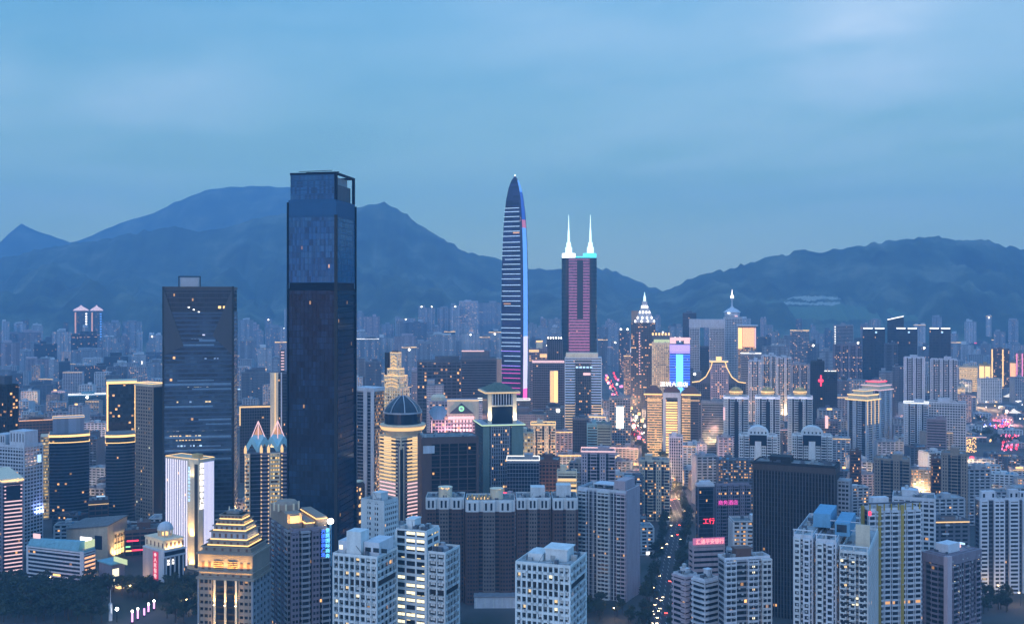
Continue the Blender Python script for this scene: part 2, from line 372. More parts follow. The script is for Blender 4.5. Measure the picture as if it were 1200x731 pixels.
    def line(s, mat, x0, x1, y0, y1, z, h=.7, part='light_trim', o=.35):
        """a ring of light along the edges at height z"""
        for b in ((x0 - o, x1 + o, y0 - o, y0 - .02), (x0 - o, x1 + o, y1 + .02, y1 + o), (x0 - o, x0 - .02, y0 - .02, y1 + .02), (x1 + .02, x1 + o, y0 - .02, y1 + .02)):
            s.box(part, mat, *b, z, z + h)
    def lamp(s, x, y, z, sx, power, color=(1, .6, .25), tilt=(0, 0), sy=1.0, name='floodlight', spread=80):
        l = bpy.data.lights.new(name, 'AREA'); l.shape = 'RECTANGLE'; l.size = sx; l.size_y = sy; l.energy = power * LAMP_GAIN; l.color = color; l.spread = R(spread)
        o = link(name, l, s.root, (x, y, z)); o.rotation_euler = (pi + tilt[0], tilt[1], 0)
        return o
    def finish(s):
        seen = {}
        for (part, mat), mb in s.parts.items():
            if not mb.v: continue
            if mb.isl and mb.isl[0] == (0, 0) and 1 < len(mb.isl) and (len(mb.isl) <= 14 and part in ONE_EACH or len(mb.isl) <= 60 and part in ONE_EACH_NEAR and s.D < 1210):
                for m in mb.islands(): link(part, m.mesh(part, mat), s.root)
            else: link(part, mb.mesh(part, mat), s.root)
        return s.root
def label_part(root, part, text):
    for c in root.children:
        if c.name.split('.')[0] == part: c['label'] = text

def text_mesh(body, size, mat, thick=.15, vertical=False, name='lettering', xs=1.0):
    mb = MB(); chars = list(body) if vertical else [body]
    for i, ch in enumerate(chars):
        c = bpy.data.curves.new('text_tmp', 'FONT'); c.body = ch; c.size = size; c.align_x = 'CENTER'; c.extrude = thick / 2; c.resolution_u = 1
        o = bpy.data.objects.new('text_tmp', c); COL.objects.link(o)
        bpy.context.view_layer.update()
        me = bpy.data.meshes.new_from_object(o.evaluated_get(bpy.context.evaluated_depsgraph_get()))
        n = len(mb.v)
        mb.v += [(v.co.x * xs, -v.co.z, v.co.y - i * size * 1.08) for v in me.vertices]
        for p in me.polygons: mb.f.append(tuple(n + k for k in p.vertices)); mb.uv.append(None)
        bpy.data.objects.remove(o); bpy.data.curves.remove(c); bpy.data.meshes.remove(me)
    return mb.mesh(name, mat)
# ------------------------------------------------------------------ ground, hills, haze
from mathutils import noise as MN
m, t = newmat('city_ground')
tc = t.node('ShaderNodeTexCoord')
n1 = t.node('ShaderNodeTexNoise'); n1.inputs['Scale'].default_value = .012; n1.inputs['Detail'].default_value = 8; t.link(tc.outputs['Object'], n1.inputs['Vector'])
principled(t, Base_Color=t.ramp(n1.outputs['Fac'], [(.35, (.025, .035, .025)), (.5, (.06, .06, .06)), (.65, (.09, .09, .095))]), Roughness=.9)
m, t = newmat('hill_forest')
tc = t.node('ShaderNodeTexCoord')
n1 = t.node('ShaderNodeTexNoise'); n1.inputs['Scale'].default_value = .004; n1.inputs['Detail'].default_value = 10; n1.inputs['Roughness'].default_value = .65; t.link(tc.outputs['Object'], n1.inputs['Vector'])
principled(t, Base_Color=t.ramp(n1.outputs['Fac'], [(.36, (.008, .018, .010)), (.52, (.045, .065, .032)), (.66, (.14, .15, .09))]), Roughness=.95)
wall('terrace_soil', (.34, .36, .30), .95); wall('asphalt', (.05, .05, .055), .85); wall('paving', (.16, .16, .16), .9); wall('field_green', (.10, .15, .08), .95, .4)
wall('bark', (.07, .05, .035)); 
m, t = newmat('leaf')
oi = t.node('ShaderNodeObjectInfo'); tc = t.node('ShaderNodeTexCoord')
n1 = t.node('ShaderNodeTexNoise'); n1.inputs['Scale'].default_value = .5; t.link(tc.outputs['Object'], n1.inputs['Vector'])
principled(t, Base_Color=t.mix(t.math('ADD', t.math('MULTIPLY', n1.outputs['Fac'], .7), t.math('MULTIPLY', oi.outputs['Random'], .3)), (.010, .022, .012, 1), (.036, .055, .024, 1)), Roughness=.7)

mb = MB(); mb.quad((-16000, 300, 0), (16000, 300, 0), (16000, 20000, 0), (-16000, 20000, 0))
structure('ground', mb, 'city_ground')

def ridge(pts, D, front, back, label_name, step=7, amp=.16, seed=0, foot=-5.0, vn=14):
    P = []
    for (a, ya), (b, yb) in zip(pts, pts[1:]):
        k = max(1, int((b - a) / step))
        for i in range(k):
            f = i / k; P.append((a + (b - a) * f, ya + (yb - ya) * f))
    P.append(pts[-1])
    V = [j / vn for j in range(vn + 1)] + [1 + (j + 1) / 5 for j in range(5)]
    mb = MB(); nu = len(P)
    for px, py in P:
        x0, hc = X(px, D), Z(py, D)
        hc += 20 * MN.noise((px * .11, seed, 0)) + 11 * MN.noise((px * .37, seed, 4))
        for v in V:
            y = D - front * (1 - v) if v <= 1 else D + back * (v - 1)
            g = v ** 1.25 if v <= 1 else 1 - (v - 1) ** 1.2
            spur = MN.noise((x0 * .0016, y * .0007, seed)) + .5 * MN.noise((x0 * .005, y * .003, seed + 2)) + .22 * MN.noise((x0 * .016, y * .010, seed + 5))
            z = hc * (g + amp * 2.6 * spur * (4 * v * (1 - v) if v <= 1 else 0))
            mb.v.append((x0 * (1 + (y - D) / D * .6), y, max(foot, z) if 0 < v < 2 else foot))
    nv = len(V)
    for i in range(nu - 1):
        for j in range(nv - 1):
            mb.f.append((i * nv + j, (i + 1) * nv + j, (i + 1) * nv + j + 1, i * nv + j + 1)); mb.uv.append(None)
    o = structure(label_name, mb, 'hill_forest')
    for p in o.data.polygons: p.use_smooth = True
    return o
ridge([(-260, 330), (-60, 302), (0, 284), (12, 272), (25, 263), (45, 272), (75, 281), (130, 300), (220, 330)], 9700, 1400, 500, 'mountain', seed=1)
ridge([(-150, 345), (20, 306), (60, 292), (100, 279), (140, 262), (180, 250), (212, 234), (240, 223), (270, 219), (300, 218), (345, 220), (380, 232), (430, 250), (520, 300), (600, 330)], 9600, 2200, 600, 'mountain', seed=3)
ridge([(-200, 340), (-60, 318), (0, 303), (60, 289), (110, 282), (165, 272), (205, 265), (230, 271), (262, 268), (300, 256), (330, 251), (400, 246), (430, 241), (450, 237), (465, 244), (490, 262), (520, 281), (545, 295), (585, 303), (610, 315), (640, 316), (660, 315), (690, 312), (710, 315), (730, 322), (760, 335), (800, 348), (860, 362)], 6900, 2400, 1100, 'mountain', 4, seed=5)
ridge([(700, 362), (760, 345), (790, 337), (805, 329), (820, 322), (860, 314), (900, 301), (925, 297), (940, 292), (960, 296), (1000, 289), (1050, 281), (1080, 279), (1100, 276), (1120, 282), (1150, 281), (1200, 292), (1280, 300), (1400, 330)], 5900, 1700, 1000, 'mountain', 4, seed=8)
ridge([(-140, 366), (-60, 360), (0, 363), (30, 365), (48, 371), (62, 379), (90, 388), (140, 398)], 4900, 700, 500, 'hill', 6, seed=11)
ridge([(150, 388), (260, 366), (330, 362), (420, 358), (520, 364), (620, 372), (700, 362), (760, 372), (830, 384)], 5500, 1000, 600, 'hill', 6, seed=13)
HILL_R = ridge([(800, 392), (850, 362), (900, 352), (960, 344), (1010, 352), (1080, 362), (1140, 374), (1230, 392), (1330, 398)], 5200, 1000, 600, 'hill', 2.5, .05, seed=15, vn=60)
# the pale quarry benches and cleared fields on the right-hand hill: patches of bare soil on the slope itself
o = HILL_R; o.data.materials.append(MATS['terrace_soil']); o.data.materials.append(MATS['field_green'])
for p in o.data.polygons:
    c = p.center; px, py = 600 + FOC * c.x / c.y, HY + (HC - c.z) * FOC / c.y
    wob = 3 * MN.noise((px * .05, py * .2, 0))
    if 918 < px < 985 and (347.5 < py + wob < 350.5 or 354 < py + wob < 357.5): p.material_index = 1
    elif 885 + wob * 6 < px < 1078 + wob * 5 and 357 + abs(px - 985) * .05 < py + wob < 375: p.material_index = 2
    elif 858 < px < 910 and 352 < py + wob < 360: p.material_index = 2

m, t = newmat('haze')
v = t.node('ShaderNodeVolumePrincipled'); v.inputs['Density'].default_value = HAZE_DENSITY; v.inputs['Color'].default_value = (.30, .63, 1.0, 1)
o = t.node('ShaderNodeOutputMaterial'); t.link(v.outputs[0], o.inputs['Volume'])
mb = MB(); mb.box(-13000, 13000, -900, 10400, -8, 1290)
hz = link('haze', mb.mesh('haze', 'haze')); hz['kind'] = 'stuff'

# ------------------------------------------------------------------ the avenue
AX = [(88, 640), (105, 736), (137, 905), (172, 1080), (200, 1477), (218, 1870), (240, 2340), (276, 2950), (300, 3500)]
def ax(D):
    for (a, d0), (b, d1) in zip(AX, AX[1:]):
        if d0 <= D <= d1: return a + (b - a) * (D - d0) / (d1 - d0)
    return AX[-1][0] if D > 3500 else AX[0][0]
def ribbon(name, mat, off0, off1, z):
    mb = MB(); st = [640 + 40 * i for i in range(70)]
    for a, b in zip(st, st[1:]): mb.quad((ax(a) + off0, a, z), (ax(a) + off1, a, z), (ax(b) + off1, b, z), (ax(b) + off0, b, z))
    structure(name, mb, mat)
ribbon('road', 'asphalt', -9, 9, .03)
def kerb(name, o0, o1):
    mb = MB(); st = [640 + 40 * i for i in range(70)]
    mb.loft([[(ax(a) + o0, a, -.1), (ax(a) + o1, a, -.1), (ax(a) + o1, a, .15), (ax(a) + o0, a, .15)] for a in st])
    structure(name, mb, 'paving')
kerb('pavement', -13, -9); kerb('pavement', 9, 13)
mb = MB()
for k in range(120):
    y = 640 + k * 12
    for ox in (-4.5, 0, 4.5): mb.box(ax(y) + ox - .12, ax(y) + ox + .12, y, y + 6, .034, .045)
structure('road_markings', mb, 'white_wall')
# ------------------------------------------------------------------ building kits
def rect(b, ix=0.0, iy=0.0):
    return (-b.w / 2 + ix, b.w / 2 - ix, -b.d / 2 + iy, b.d / 2 - iy)

def homes(b, wall='pale_wall', glass='home_glass', bw=5.5, gap=2.4, proud=1.5, fh=3.1, band=.42, z1=None, alt='balcony', wall2=None, roofmat='roof_grey', house=True, base=None, gapwall=None, pw=.5):
    """apartment tower: a recessed shaft with projecting bays of rooms and of balconies round it"""
    z1 = z1 or b.h; w, d = b.w / 2 - proud, b.d / 2 - proud
    b.stack(-w, w, -d, d, 0, z1 - .4, fh, band * .9, .1, 0, .6, .15, gapwall or 'dim_wall', glass, bay=2.4)
    wall2 = wall2 or wall
    for axis, half, off in ((0, b.w / 2, d), (1, b.d / 2, w)):
        n = max(1, round((2 * half + gap - .6) / (bw + gap))); pitch = (2 * half + gap - .6) / n; wd = pitch - gap
        for i in range(n):
            c = -half + .3 + i * pitch + wd / 2
            for sgn in (-1, 1):
                lo, hi = (-(off + proud), -(off - .3)) if sgn < 0 else (off - .3, off + proud)
                a0, a1 = c - wd / 2, c + wd / 2
                r = (a0, a1, lo, hi) if axis == 0 else (lo, hi, a0, a1)
                if axis == 1 and (abs(c) + wd / 2 > half - proud): continue
                if alt and i % 2 == 1:
                    b.stack(*r, 0, z1 - .05, fh, .36, .45, 0, .25, .1, wall2, glass, bay=2.0)
                else:
                    b.stack(*r, 0, z1, fh, band, .12, 2.6, pw, .14, wall, glass, bay=2.6)
    b.roof(-w, w, -d, d, z1, wall, roofmat, 1.4, 4, house=house)

def office(b, wall='grey_wall', glass='busy_glass', fh=3.6, band=.4, pier=3.6, pw=.6, pp=.3, bp=.15, z1=None, roofmat='roof_grey', house=True, r=None, roof=True, par=1.3):
    r = r or rect(b); z1 = z1 or b.h
    b.stack(*r, 0, z1, fh, band, bp, pier, pw, pp, wall, glass)
    if roof: b.roof(*r, z1, wall, roofmat, par, 4, house=house)

def dome(b, cx, cyy, z, r, mat, part='dome', k=18, q=1.0, drum=0):
    pr = [(r, z)] + ([(r, z + drum)] if drum else [])
    pr += [(max(.05, r * cos(a)), z + drum + r * q * sin(a)) for a in [pi / 2 * i / 8 for i in range(1, 9)]]
    b.mb(part, mat).lathe(cx, cyy, pr, k)

def hip(b, x0, x1, y0, y1, z, h, mat='roof_tile', part='hip_roof', inset=.75):
    b.box(part, mat, x0, x1, y0, y1, z, z + .4)
    cx, cyy = (x0 + x1) / 2, (y0 + y1) / 2; m_ = min(x1 - x0, y1 - y0) / 2 * inset
    b.mb(part, mat).loft([[(x0, y0, z + .4), (x1, y0, z + .4), (x1, y1, z + .4), (x0, y1, z + .4)], [(x0 + m_, y0 + m_, z + h), (x1 - m_, y0 + m_, z + h), (x1 - m_, y1 - m_, z + h), (x0 + m_, y1 - m_, z + h)]])

def mast(b, x, y, z, h, r=.25, mat='pale_steel', part='antenna'):
    b.mb(part, mat).lathe(x, y, [(r, z), (r * .7, z + h * .6), (r * .2, z + h)], 8)

def sign(b, body, size, mat, x, y, z, face='front', vertical=False, backing=None, bw=None, bh=None, label=None):
    """a lit sign standing on a face of the building: letters are the part, their board a part as well"""
    me = text_mesh(body, size, mat, .2, vertical)
    o = link('sign_lettering', me, b.root, (x, y, z), 0 if face == 'front' else (pi / 2 if face == 'right' else -pi / 2))
    return o

def window_parts(b, x0, x1, z0, z1, n, m, y, mat_pick, w=1.6, h=1.5, face='front', name='window', frame='dark_wall', limit=100, rows_from_top=True):
    """individual windows (a pane in a frame), set on a face; each pane a child of its window"""
    meshes = {}
    fm = MB()
    t_ = .12
    for bx in ((-w / 2, w / 2, -.12, .02, -h / 2, -h / 2 + t_), (-w / 2, w / 2, -.12, .02, h / 2 - t_, h / 2), (-w / 2, -w / 2 + t_, -.12, .02, -h / 2 + t_, h / 2 - t_), (w / 2 - t_, w / 2, -.12, .02, -h / 2 + t_, h / 2 - t_), (-.05, .05, -.10, .02, -h / 2 + t_, h / 2 - t_)): fm.box(*bx)
    fme = fm.mesh(name, frame)
    k = 0
    rz = 0 if face == 'front' else (pi / 2 if face == 'right' else -pi / 2)
    for j in (range(m - 1, -1, -1) if rows_from_top else range(m)):
        for i in range(n):
            if k >= limit: return
            u = x0 + (x1 - x0) * (i + .5) / n; z = z0 + (z1 - z0) * (j + .5) / m
            mt = mat_pick(i, j)
            if mt is None: continue
            if mt not in meshes:
                pm = MB(); pm.box(-w / 2 + t_, w / 2 - t_, -.04, .0, -h / 2 + t_, h / 2 - t_); meshes[mt] = pm.mesh('pane', mt)
            o = link(name, fme, b.root, (u, y, z) if face == 'front' else (y, u, z), rz)
            link('pane', meshes[mt], o)
            k += 1
glass('pane_dark', (.010, .014, .02), 0.0, 0, .15, 1.4)
glass('pane_mid', (.07, .085, .10), 0.0, 0, .2, 1.4)
glow('pane_warm', (1, .70, .34), 1.1); glow('pane_bright', (1, .88, .58), 1.5); glow('pane_orange', (1, .48, .22), .8)
def pick_lit(seed, p, mats=('pane_warm', 'pane_bright')):
    rnd = random.Random(seed)
    return lambda i, j: (rnd.choice(mats) if rnd.random() < p else rnd.choice(('pane_dark', 'pane_dark', 'pane_mid')))

AC = None
def aircons(b, n, seed, x0=None, x1=None, y=None, top=None, rows=14, fh=3.1, face='front'):
    """outdoor units hung under the windows; up to a hundred on one building"""
    global AC
    if AC is None:
        m_ = MB(); m_.box(-.5, .5, -.45, 0, -.4, .4); AC = m_.mesh('air_conditioner', 'roof_pale')
    rr = random.Random(seed); x0 = -b.w / 2 + 1 if x0 is None else x0; x1 = b.w / 2 - 1 if x1 is None else x1; y = -b.d / 2 - .15 if y is None else y; top = top or b.h
    cols = max(2, int((x1 - x0) / 2.4)); cells = [(i, j) for i in range(cols) for j in range(rows)]; rr.shuffle(cells)
    for i, j in cells[:min(n, 100)]:
        u = x0 + (x1 - x0) * (i + .5 + rr.uniform(-.2, .2)) / cols; z = top - (j + 1) * fh + .55
        link('air_conditioner', AC, b.root, (u, y, z) if face == 'front' else (y, u, z), 0 if face == 'front' else (pi / 2 if face == 'right' else -pi / 2))
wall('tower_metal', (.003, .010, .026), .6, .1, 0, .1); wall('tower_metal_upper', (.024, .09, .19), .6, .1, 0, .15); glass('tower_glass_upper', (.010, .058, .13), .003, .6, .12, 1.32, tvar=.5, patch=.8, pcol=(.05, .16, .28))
glass('bullet_glass', (.010, .014, .045), .02, .8, .12, 1.4, patch=.9, pcol=(.05, .07, .20))  # blue glow of the LED facade put into the glass tint
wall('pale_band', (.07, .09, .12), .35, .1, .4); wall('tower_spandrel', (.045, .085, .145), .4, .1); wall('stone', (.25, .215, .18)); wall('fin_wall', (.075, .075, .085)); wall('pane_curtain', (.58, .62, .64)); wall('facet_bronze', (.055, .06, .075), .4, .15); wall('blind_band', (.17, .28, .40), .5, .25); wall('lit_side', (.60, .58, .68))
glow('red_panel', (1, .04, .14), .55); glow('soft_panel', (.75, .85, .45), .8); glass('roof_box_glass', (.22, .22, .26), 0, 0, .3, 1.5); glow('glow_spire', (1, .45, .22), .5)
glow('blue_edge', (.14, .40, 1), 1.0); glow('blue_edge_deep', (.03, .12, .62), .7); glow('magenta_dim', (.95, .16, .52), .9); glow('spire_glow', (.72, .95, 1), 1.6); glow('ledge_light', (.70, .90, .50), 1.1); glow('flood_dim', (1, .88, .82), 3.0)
glass('pinkish_glass', (.10, .06, .11), .03, .8, .15, 1.5); wall('teal_dim', (.08, .13, .16)); wall('gold_dome', (.5, .32, .12), .45, .1, .4); wall('cobalt_wall', (.08, .12, .40))
glow('rose_dim', (1, .7, .72), .8); glow('peach_dim', (1, .5, .35), .7)
for nm, c in (('white', (.56, .59, .62)), ('grey', (.34, .36, .40)), ('dim', (.11, .125, .155)), ('tan', (.36, .30, .26)), ('pink', (.44, .37, .38))): wall(nm + '_fwall', c)
glow('tent_glow', (1, .9, .75), 1.0)
wall('teal_roof', (.26, .50, .58), .5)
wall('slab_bay', (.165, .135, .125))
# ------------------------------------------------------------------ the near row, bottom of the view
# golden crowned tower with stepped terraces
b = Bld('office_tower', 'stepped stone tower with its golden floodlit upper storeys and terraced crown', 'tower', 233, 296, 316, 679, 520, 10)
W_, D_ = b.w, b.d; r = rect(b); zt = Z(648, 520)
# shaft: stone ends with punched windows, glazed middle with three lit piers
b.stack(*rect(b, .4, .4), 0, b.h, 3.4, 0, 0, 0, 0, 0, 'grey_wall', 'home_glass', bay=2.2, capb=False)
c0, c1 = -W_ * .20, W_ * .20
for x0, x1 in ((r[0], c0 - 1.2), (c1 + 1.2, r[1])):
    n = 3; wd = (x1 - x0) / n
    for i in range(n):
        b.box('cladding', 'tan_wall', x0 + i * wd - (.0 if i else 0), x0 + i * wd + wd * .30, r[2] - .25, r[2] + .45, 0, b.h)
    b.box('cladding', 'tan_wall', x1 - wd * .30, x1, r[2] - .25, r[2] + .45, 0, b.h)
    for k in range(int(b.h / 3.4)):
        b.box('cladding', 'tan_wall', x0, x1, r[2] - .18, r[2] + .42, k * 3.4, k * 3.4 + 1.9)
for k in range(int(b.h / 3.4)):
    b.box('cladding', 'dark_wall', c0 - 1.2, c1 + 1.2, r[2] + .1, r[2] + .42, k * 3.4, k * 3.4 + .9)
for i in range(3):
    x = c0 + (c1 - c0) * i / 2
    b.box('pilaster', 'cream_wall', x - .55, x + .55, r[2] - .5, r[2] + .1, 0, b.h - .5)
    for zz in (b.h - 46, b.h - 29.5, b.h - 13):
        b.lamp(x, r[2] - 1.15, zz, .9, 420, (1, .55, .15), (R(12), 0), .5)
        b.box('uplighter', 'lamp_light', x - .4, x + .4, r[2] - 1.3, r[2] - .8, zz - .4, zz - .25)
for k in range(int(b.h / 3.4)):
    b.box('cladding', 'grey_wall', r[1] - .45, r[1] + .18, r[2] + .45, r[3] - .05, k * 3.4, k * 3.4 + 1.5)
    b.box('cladding', 'grey_wall', r[0] - .18, r[0] + .45, r[2] + .45, r[3] - .05, k * 3.4, k * 3.4 + 1.5)
for i in range(6):
    y = r[2] + (r[3] - r[2]) * i / 5
    for xx in ((r[1] - .4, r[1] + .4), (r[0] - .4, r[0] + .4)): b.box('cladding', 'grey_wall', *xx, y - .7, y + .7, 0, b.h)
# the lit storeys between two cornices
b.box('lit_storey', 'stone', *r, b.h, zt)
for x in [r[0] + W_ * (i + .5) / 7 for i in range(7)]:
    b.box('opening', 'brown_wall', x - .6, x + .6, r[2] - .08, r[2] + .02, b.h + 1.0, b.h + 2.0)
for x in [r[0] + W_ * q for q in (.08, .20, .80, .92)]:
    b.box('opening', 'brown_wall', x - .7, x + .7, r[2] - .08, r[2] + .02, b.h + 4.2, b.h + 8.0)
for x in (-W_ * .13, W_ * .13):
    b.box('opening', 'brown_wall', x - 2.6, x + 2.6, r[2] - .08, r[2] + .02, b.h + 4.0, b.h + 8.6)
    for q in range(5): b.box('opening_grille', 'gold_wall', x - 2.6, x + 2.6, r[2] - .14, r[2] - .09, b.h + 4.4 + q * .95, b.h + 4.7 + q * .95)
b.box('cornice', 'stone', r[0] - 1.1, r[1] + 1.1, r[2] - 1.1, r[3] + 1.1, b.h - .7, b.h + .5)
b.box('cornice', 'stone', r[0] - .8, r[1] + .8, r[2] - .8, r[3] + .8, b.h + 3.0, b.h + 3.5)
b.box('cornice', 'stone', r[0] - 1.0, r[1] + 1.0, r[2] - 1.0, r[3] + 1.0, zt - 1.3, zt - .5)
for z in (b.h + .6, b.h + 3.6):
    for x in (-W_ * .33, 0, W_ * .33):
        b.lamp(x, r[2] - .75, z + .1, W_ * .30, 1500, (1, .52, .12), (R(14), 0), .3)
for x in (-W_ * .33, 0, W_ * .33): b.lamp(x, r[2] - .5, zt + .2, W_ * .3, 700, (1, .52, .13), (R(40), 0), .3)
zz = zt - .5
steps = ((.05, 3.0, 'stone'), (.13, 2.8, 'stone'), (.17, 4.4, 'grey_wall'), (.21, 2.8, 'grey_wall'), (.25, 2.6, 'stone'), (.30, 2.4, 'stone'))
for q, (f, hh, mt) in enumerate(steps):
    rr = rect(b, W_ * f, D_ * f)
    b.box('terrace_storey', mt, *rr, zz, zz + hh)
    for x in [rr[0] + (rr[1] - rr[0]) * (i + .5) / 6 for i in range(6)]:
        b.box('opening', 'brown_wall', x - .55, x + .55, rr[2] - .07, rr[2] + .02, zz + hh * .25, zz + hh * .7)
    b.box('cornice', 'stone', rr[0] - .7, rr[1] + .7, rr[2] - .7, rr[3] + .7, zz + hh - .5, zz + hh)
    if q in (1, 2, 3, 4, 5):
        b.line('warm_light', *rr, zz + .02, .5); b.lamp(0, rr[2] - .6, zz + .3, (rr[1] - rr[0]) * .9, 130, (1, .52, .13), (R(20), 0), .3); b.lamp(rr[1] + .6, 0, zz + .3, .3, 40, (1, .58, .18), (0, R(-20)), (rr[3] - rr[2]) * .8)
    zz += hh
b.box('roof', 'roof_grey', *rect(b, W_ * .38, D_ * .38), zz, zz + 1.5)
for x in (-3, 0, 3): b.box('finial', 'cream_wall', x - .3, x + .3, -.3, .3, zz + 1.5, zz + 3.5, .3)
b.finish()
label_part(b.root, 'lit_storey', 'golden floodlit storey band')

# apartment tower beside it, brownish with small lit crowns
b = Bld('apartment_tower', 'brown and grey apartment tower with an arched lit crown, blue sign at its edge', 'apartments', 315, 341, 387, 624, 545, 62)
homes(b, 'mauve_wall', 'home_glass', 4.6, 1.6, 1.6, 3.1, .5, wall2='grey_wall', gapwall='tan_wall', house=False)
w, d = b.w / 2, b.d / 2
b.box('crown', 'tan_wall', -w * .95, -w * .2, -d * .6, d * .9, b.h + .2, b.h + 8); b.mb('crown', 'tan_wall').lathe(-w * .58, d * .1, [(6.5, b.h + 8), (6.5, b.h + 11), (5, b.h + 12.5), (.3, b.h + 13.2)], 20)
for k in range(10):
    a = 2 * pi * k / 10; b.box('pilaster', 'cream_wall', -w * .58 + 6.8 * cos(a) - .4, -w * .58 + 6.8 * cos(a) + .4, d * .1 + 6.8 * sin(a) - .4, d * .1 + 6.8 * sin(a) + .4, b.h + 7.5, b.h + 11.5)
for x in (-w * .85, -w * .58, -w * .3): b.lamp(x, -d * .6 - .9, b.h + 1, 2.5, 800, (1, .55, .16), (R(16), 0), .4)
b.box('window_arch', 'soft_warm_light', -w * .58 - 2.4, -w * .58 + 2.4, -d * .6 - .15, -d * .6 - .02, b.h + 3, b.h + 6.8)
for x0, x1, hh in ((-w * .12, w * .3, 4.2), (w * .42, w * .95, 6.0)):
    b.box('penthouse', 'tan_wall', x0, x1, -d * .8, d * .5, b.h + .2, b.h + hh)
    b.line('warm_light', x0, x1, -d * .8, d * .5, b.h + hh - 1.2, .4)
    b.lamp((x0 + x1) / 2, -d * .8 - .9, b.h + .6, (x1 - x0) * .8, 380, (1, .58, .2), (R(18), 0), .3)
b.box('sign_board', 'blue_wall', w + .3, w + .7, -d - .2, -d + 2.6, b.h - 20, b.h + 2)
b.mb('sign_lamp', 'flood_light').lathe(w + .5, -d + 1.2, [(.3, b.h + 2.2), (1.5, b.h + 2.6), (1.8, b.h + 3.6), (1.5, b.h + 4.7), (.2, b.h + 5.2)], 12)
b.finish()
o = link('sign_lettering', text_mesh('皇庭国际商务', 2.5, 'cyan_light', .3, True), b.root, (w - 1.6, -d - .6, b.h - 1.5))
o = link('sign_lettering', text_mesh('大厦深圳广场', 2.3, 'blue_light', .3, True), b.root, (w - 4.0, -d - .6, b.h - 1.8))

# white balcony blocks
def white_block(b, bal_face, cols, lit_seed, refuge=.28, dark_bays=True):
    aircons(b, 46, lit_seed, y=-b.d / 2 - .12, fh=3.4, rows=9)
    aircons(b, 30, lit_seed + 1, -b.d / 2 + 1, b.d / 2 - 1, b.w / 2 + .1, None, 9, 3.4, 'right')
    w, d, h = b.w / 2, b.d / 2, b.h; fh = 3.4; n = int(h / fh)
    b.stack(-w + 1.2, w - 1.2, -d + 1.2, d - 1.2, 0, h - .3, fh, .30, .1, 0, .4, .2, 'white_wall', 'home_glass', bay=2.6)
    k0 = n - max(3, int(n * refuge * .5))
    for i in range(n):
        z = h - (n - i) * fh
        if i == k0: b.box('refuge_floor', 'dark_wall', -w + .6, w - .6, -d + .6, d - .6, z + .5, z + fh - .2)
        # grid of frames on the main face
        b.box('cladding', 'white_wall', -w, w, -d - .1, -d + 1.2, z - .15, z + (.95 if i != k0 else .25))
        b.box('cladding', 'white_wall', -w, w, d - 1.2, d + .1, z - .15, z + .95)
        # balconies with slanting parapets on the side faces
        for sx in (-1, 1):
            x0, x1 = (w - 1.2, w) if sx > 0 else (-w, -w + 1.2)
            b.box('balcony_slab', 'white_wall', x0, x1, -d + .1, d - .1, z - .2, z + .02)
            m_ = 5
            for q in range(m_):
                ya, yb = -d + .3 + (2 * d - .6) * q / m_, -d + .3 + (2 * d - .6) * (q + 1) / m_
                if i == k0: continue
                xx = x1 - .12 if sx > 0 else x0 + .12
                b.box('parapet', 'pale_wall' if q % 2 else 'white_wall', min(xx, xx + sx * .25), max(xx, xx + sx * .25), ya + .25, yb - .25, z + .04, z + 1.15)
                b.box('balcony_wall', 'white_wall', x0 + .05, x1 - .2, yb - .18, yb + .1, z + .04, z + fh - .25)
    for i in range(cols + 1):
        x = -w + .35 + (2 * w - .7) * i / cols
        b.box('cladding', 'white_wall', x - .35, x + .35, -d - .25, -d + 1.1, 0, h)
        b.box('cladding', 'white_wall', x - .35, x + .35, d - 1.1, d + .25, 0, h)
    b.roof(-w, w, -d, d, h, 'white_wall', 'roof_pale', 1.2, 10, house=False)
    rnd = random.Random(lit_seed)
    rows = min(n, 12)
    z1_ = h; z0_ = h - rows * fh
    window_parts(b, -w + .7, w - .7, z0_ + .95, z1_ + .95 , cols, rows, -d + .55, lambda i, j: None if (n - rows + j) == k0 else 'pane_curtain' if i >= cols - 2 else rnd.choices(('pane_dark', 'pane_warm', 'pane_bright', 'pane_curtain', 'pane_mid'), (62, 7, 5, 6, 20))[0], (2 * w / cols) * .62, 1.9)
b = Bld('apartment_block', 'white balcony apartment block with a tall blank stair wall on its roof', 'apartments', 390, 442, 466, 655, 480, 20)
white_block(b, 'right', 8, 3); w, d, h = b.w / 2, b.d / 2, b.h
b.box('stair_house', 'white_wall', -w * .45, w * .2, -d * .85, -d * .1, h + .2, Z(626, 480)); b.box('penthouse', 'pale_wall', w * .22, w * .9, -d * .6, d * .8, h + .2, h + 6.5)
b.box('penthouse', 'pale_wall', -w * .95, -w * .47, -d * .6, d * .8, h + .2, h + 6.0)
for q in range(3): b.box('penthouse_window', 'dark_glass', w * .22 + .6 + q * 4.2, w * .22 + 3.6 + q * 4.2, -d * .6 - .08, -d * .6 + .02, h + 2, h + 4)
b.box('penthouse_window', 'pane_bright', -w * .9, -w * .75, -d * .6 - .08, -d * .6 + .02, h + 2, h + 4)
b.finish()
b = Bld('apartment_block', 'white block with a wide central slab of yellow lit office windows and sloping balconies', 'apartments', 465, 522, 539, 650, 500, 22)
white_block(b, 'right', 6, 5, .42); w, d, h = b.w / 2, b.d / 2, b.h
ht = Z(626, 500)
b.stack(-w + .2, w * .28, -d - 1.4, d * .5, 0, ht, 3.5, .38, .12, 6.2, .9, .3, 'white_wall', 'office_glass', bay=2.6, part='central_slab')
b.roof(-w + .2, w * .28, -d - 1.4, d * .5, ht, 'white_wall', 'roof_pale', 1.2, 4)
rnd = random.Random(8)
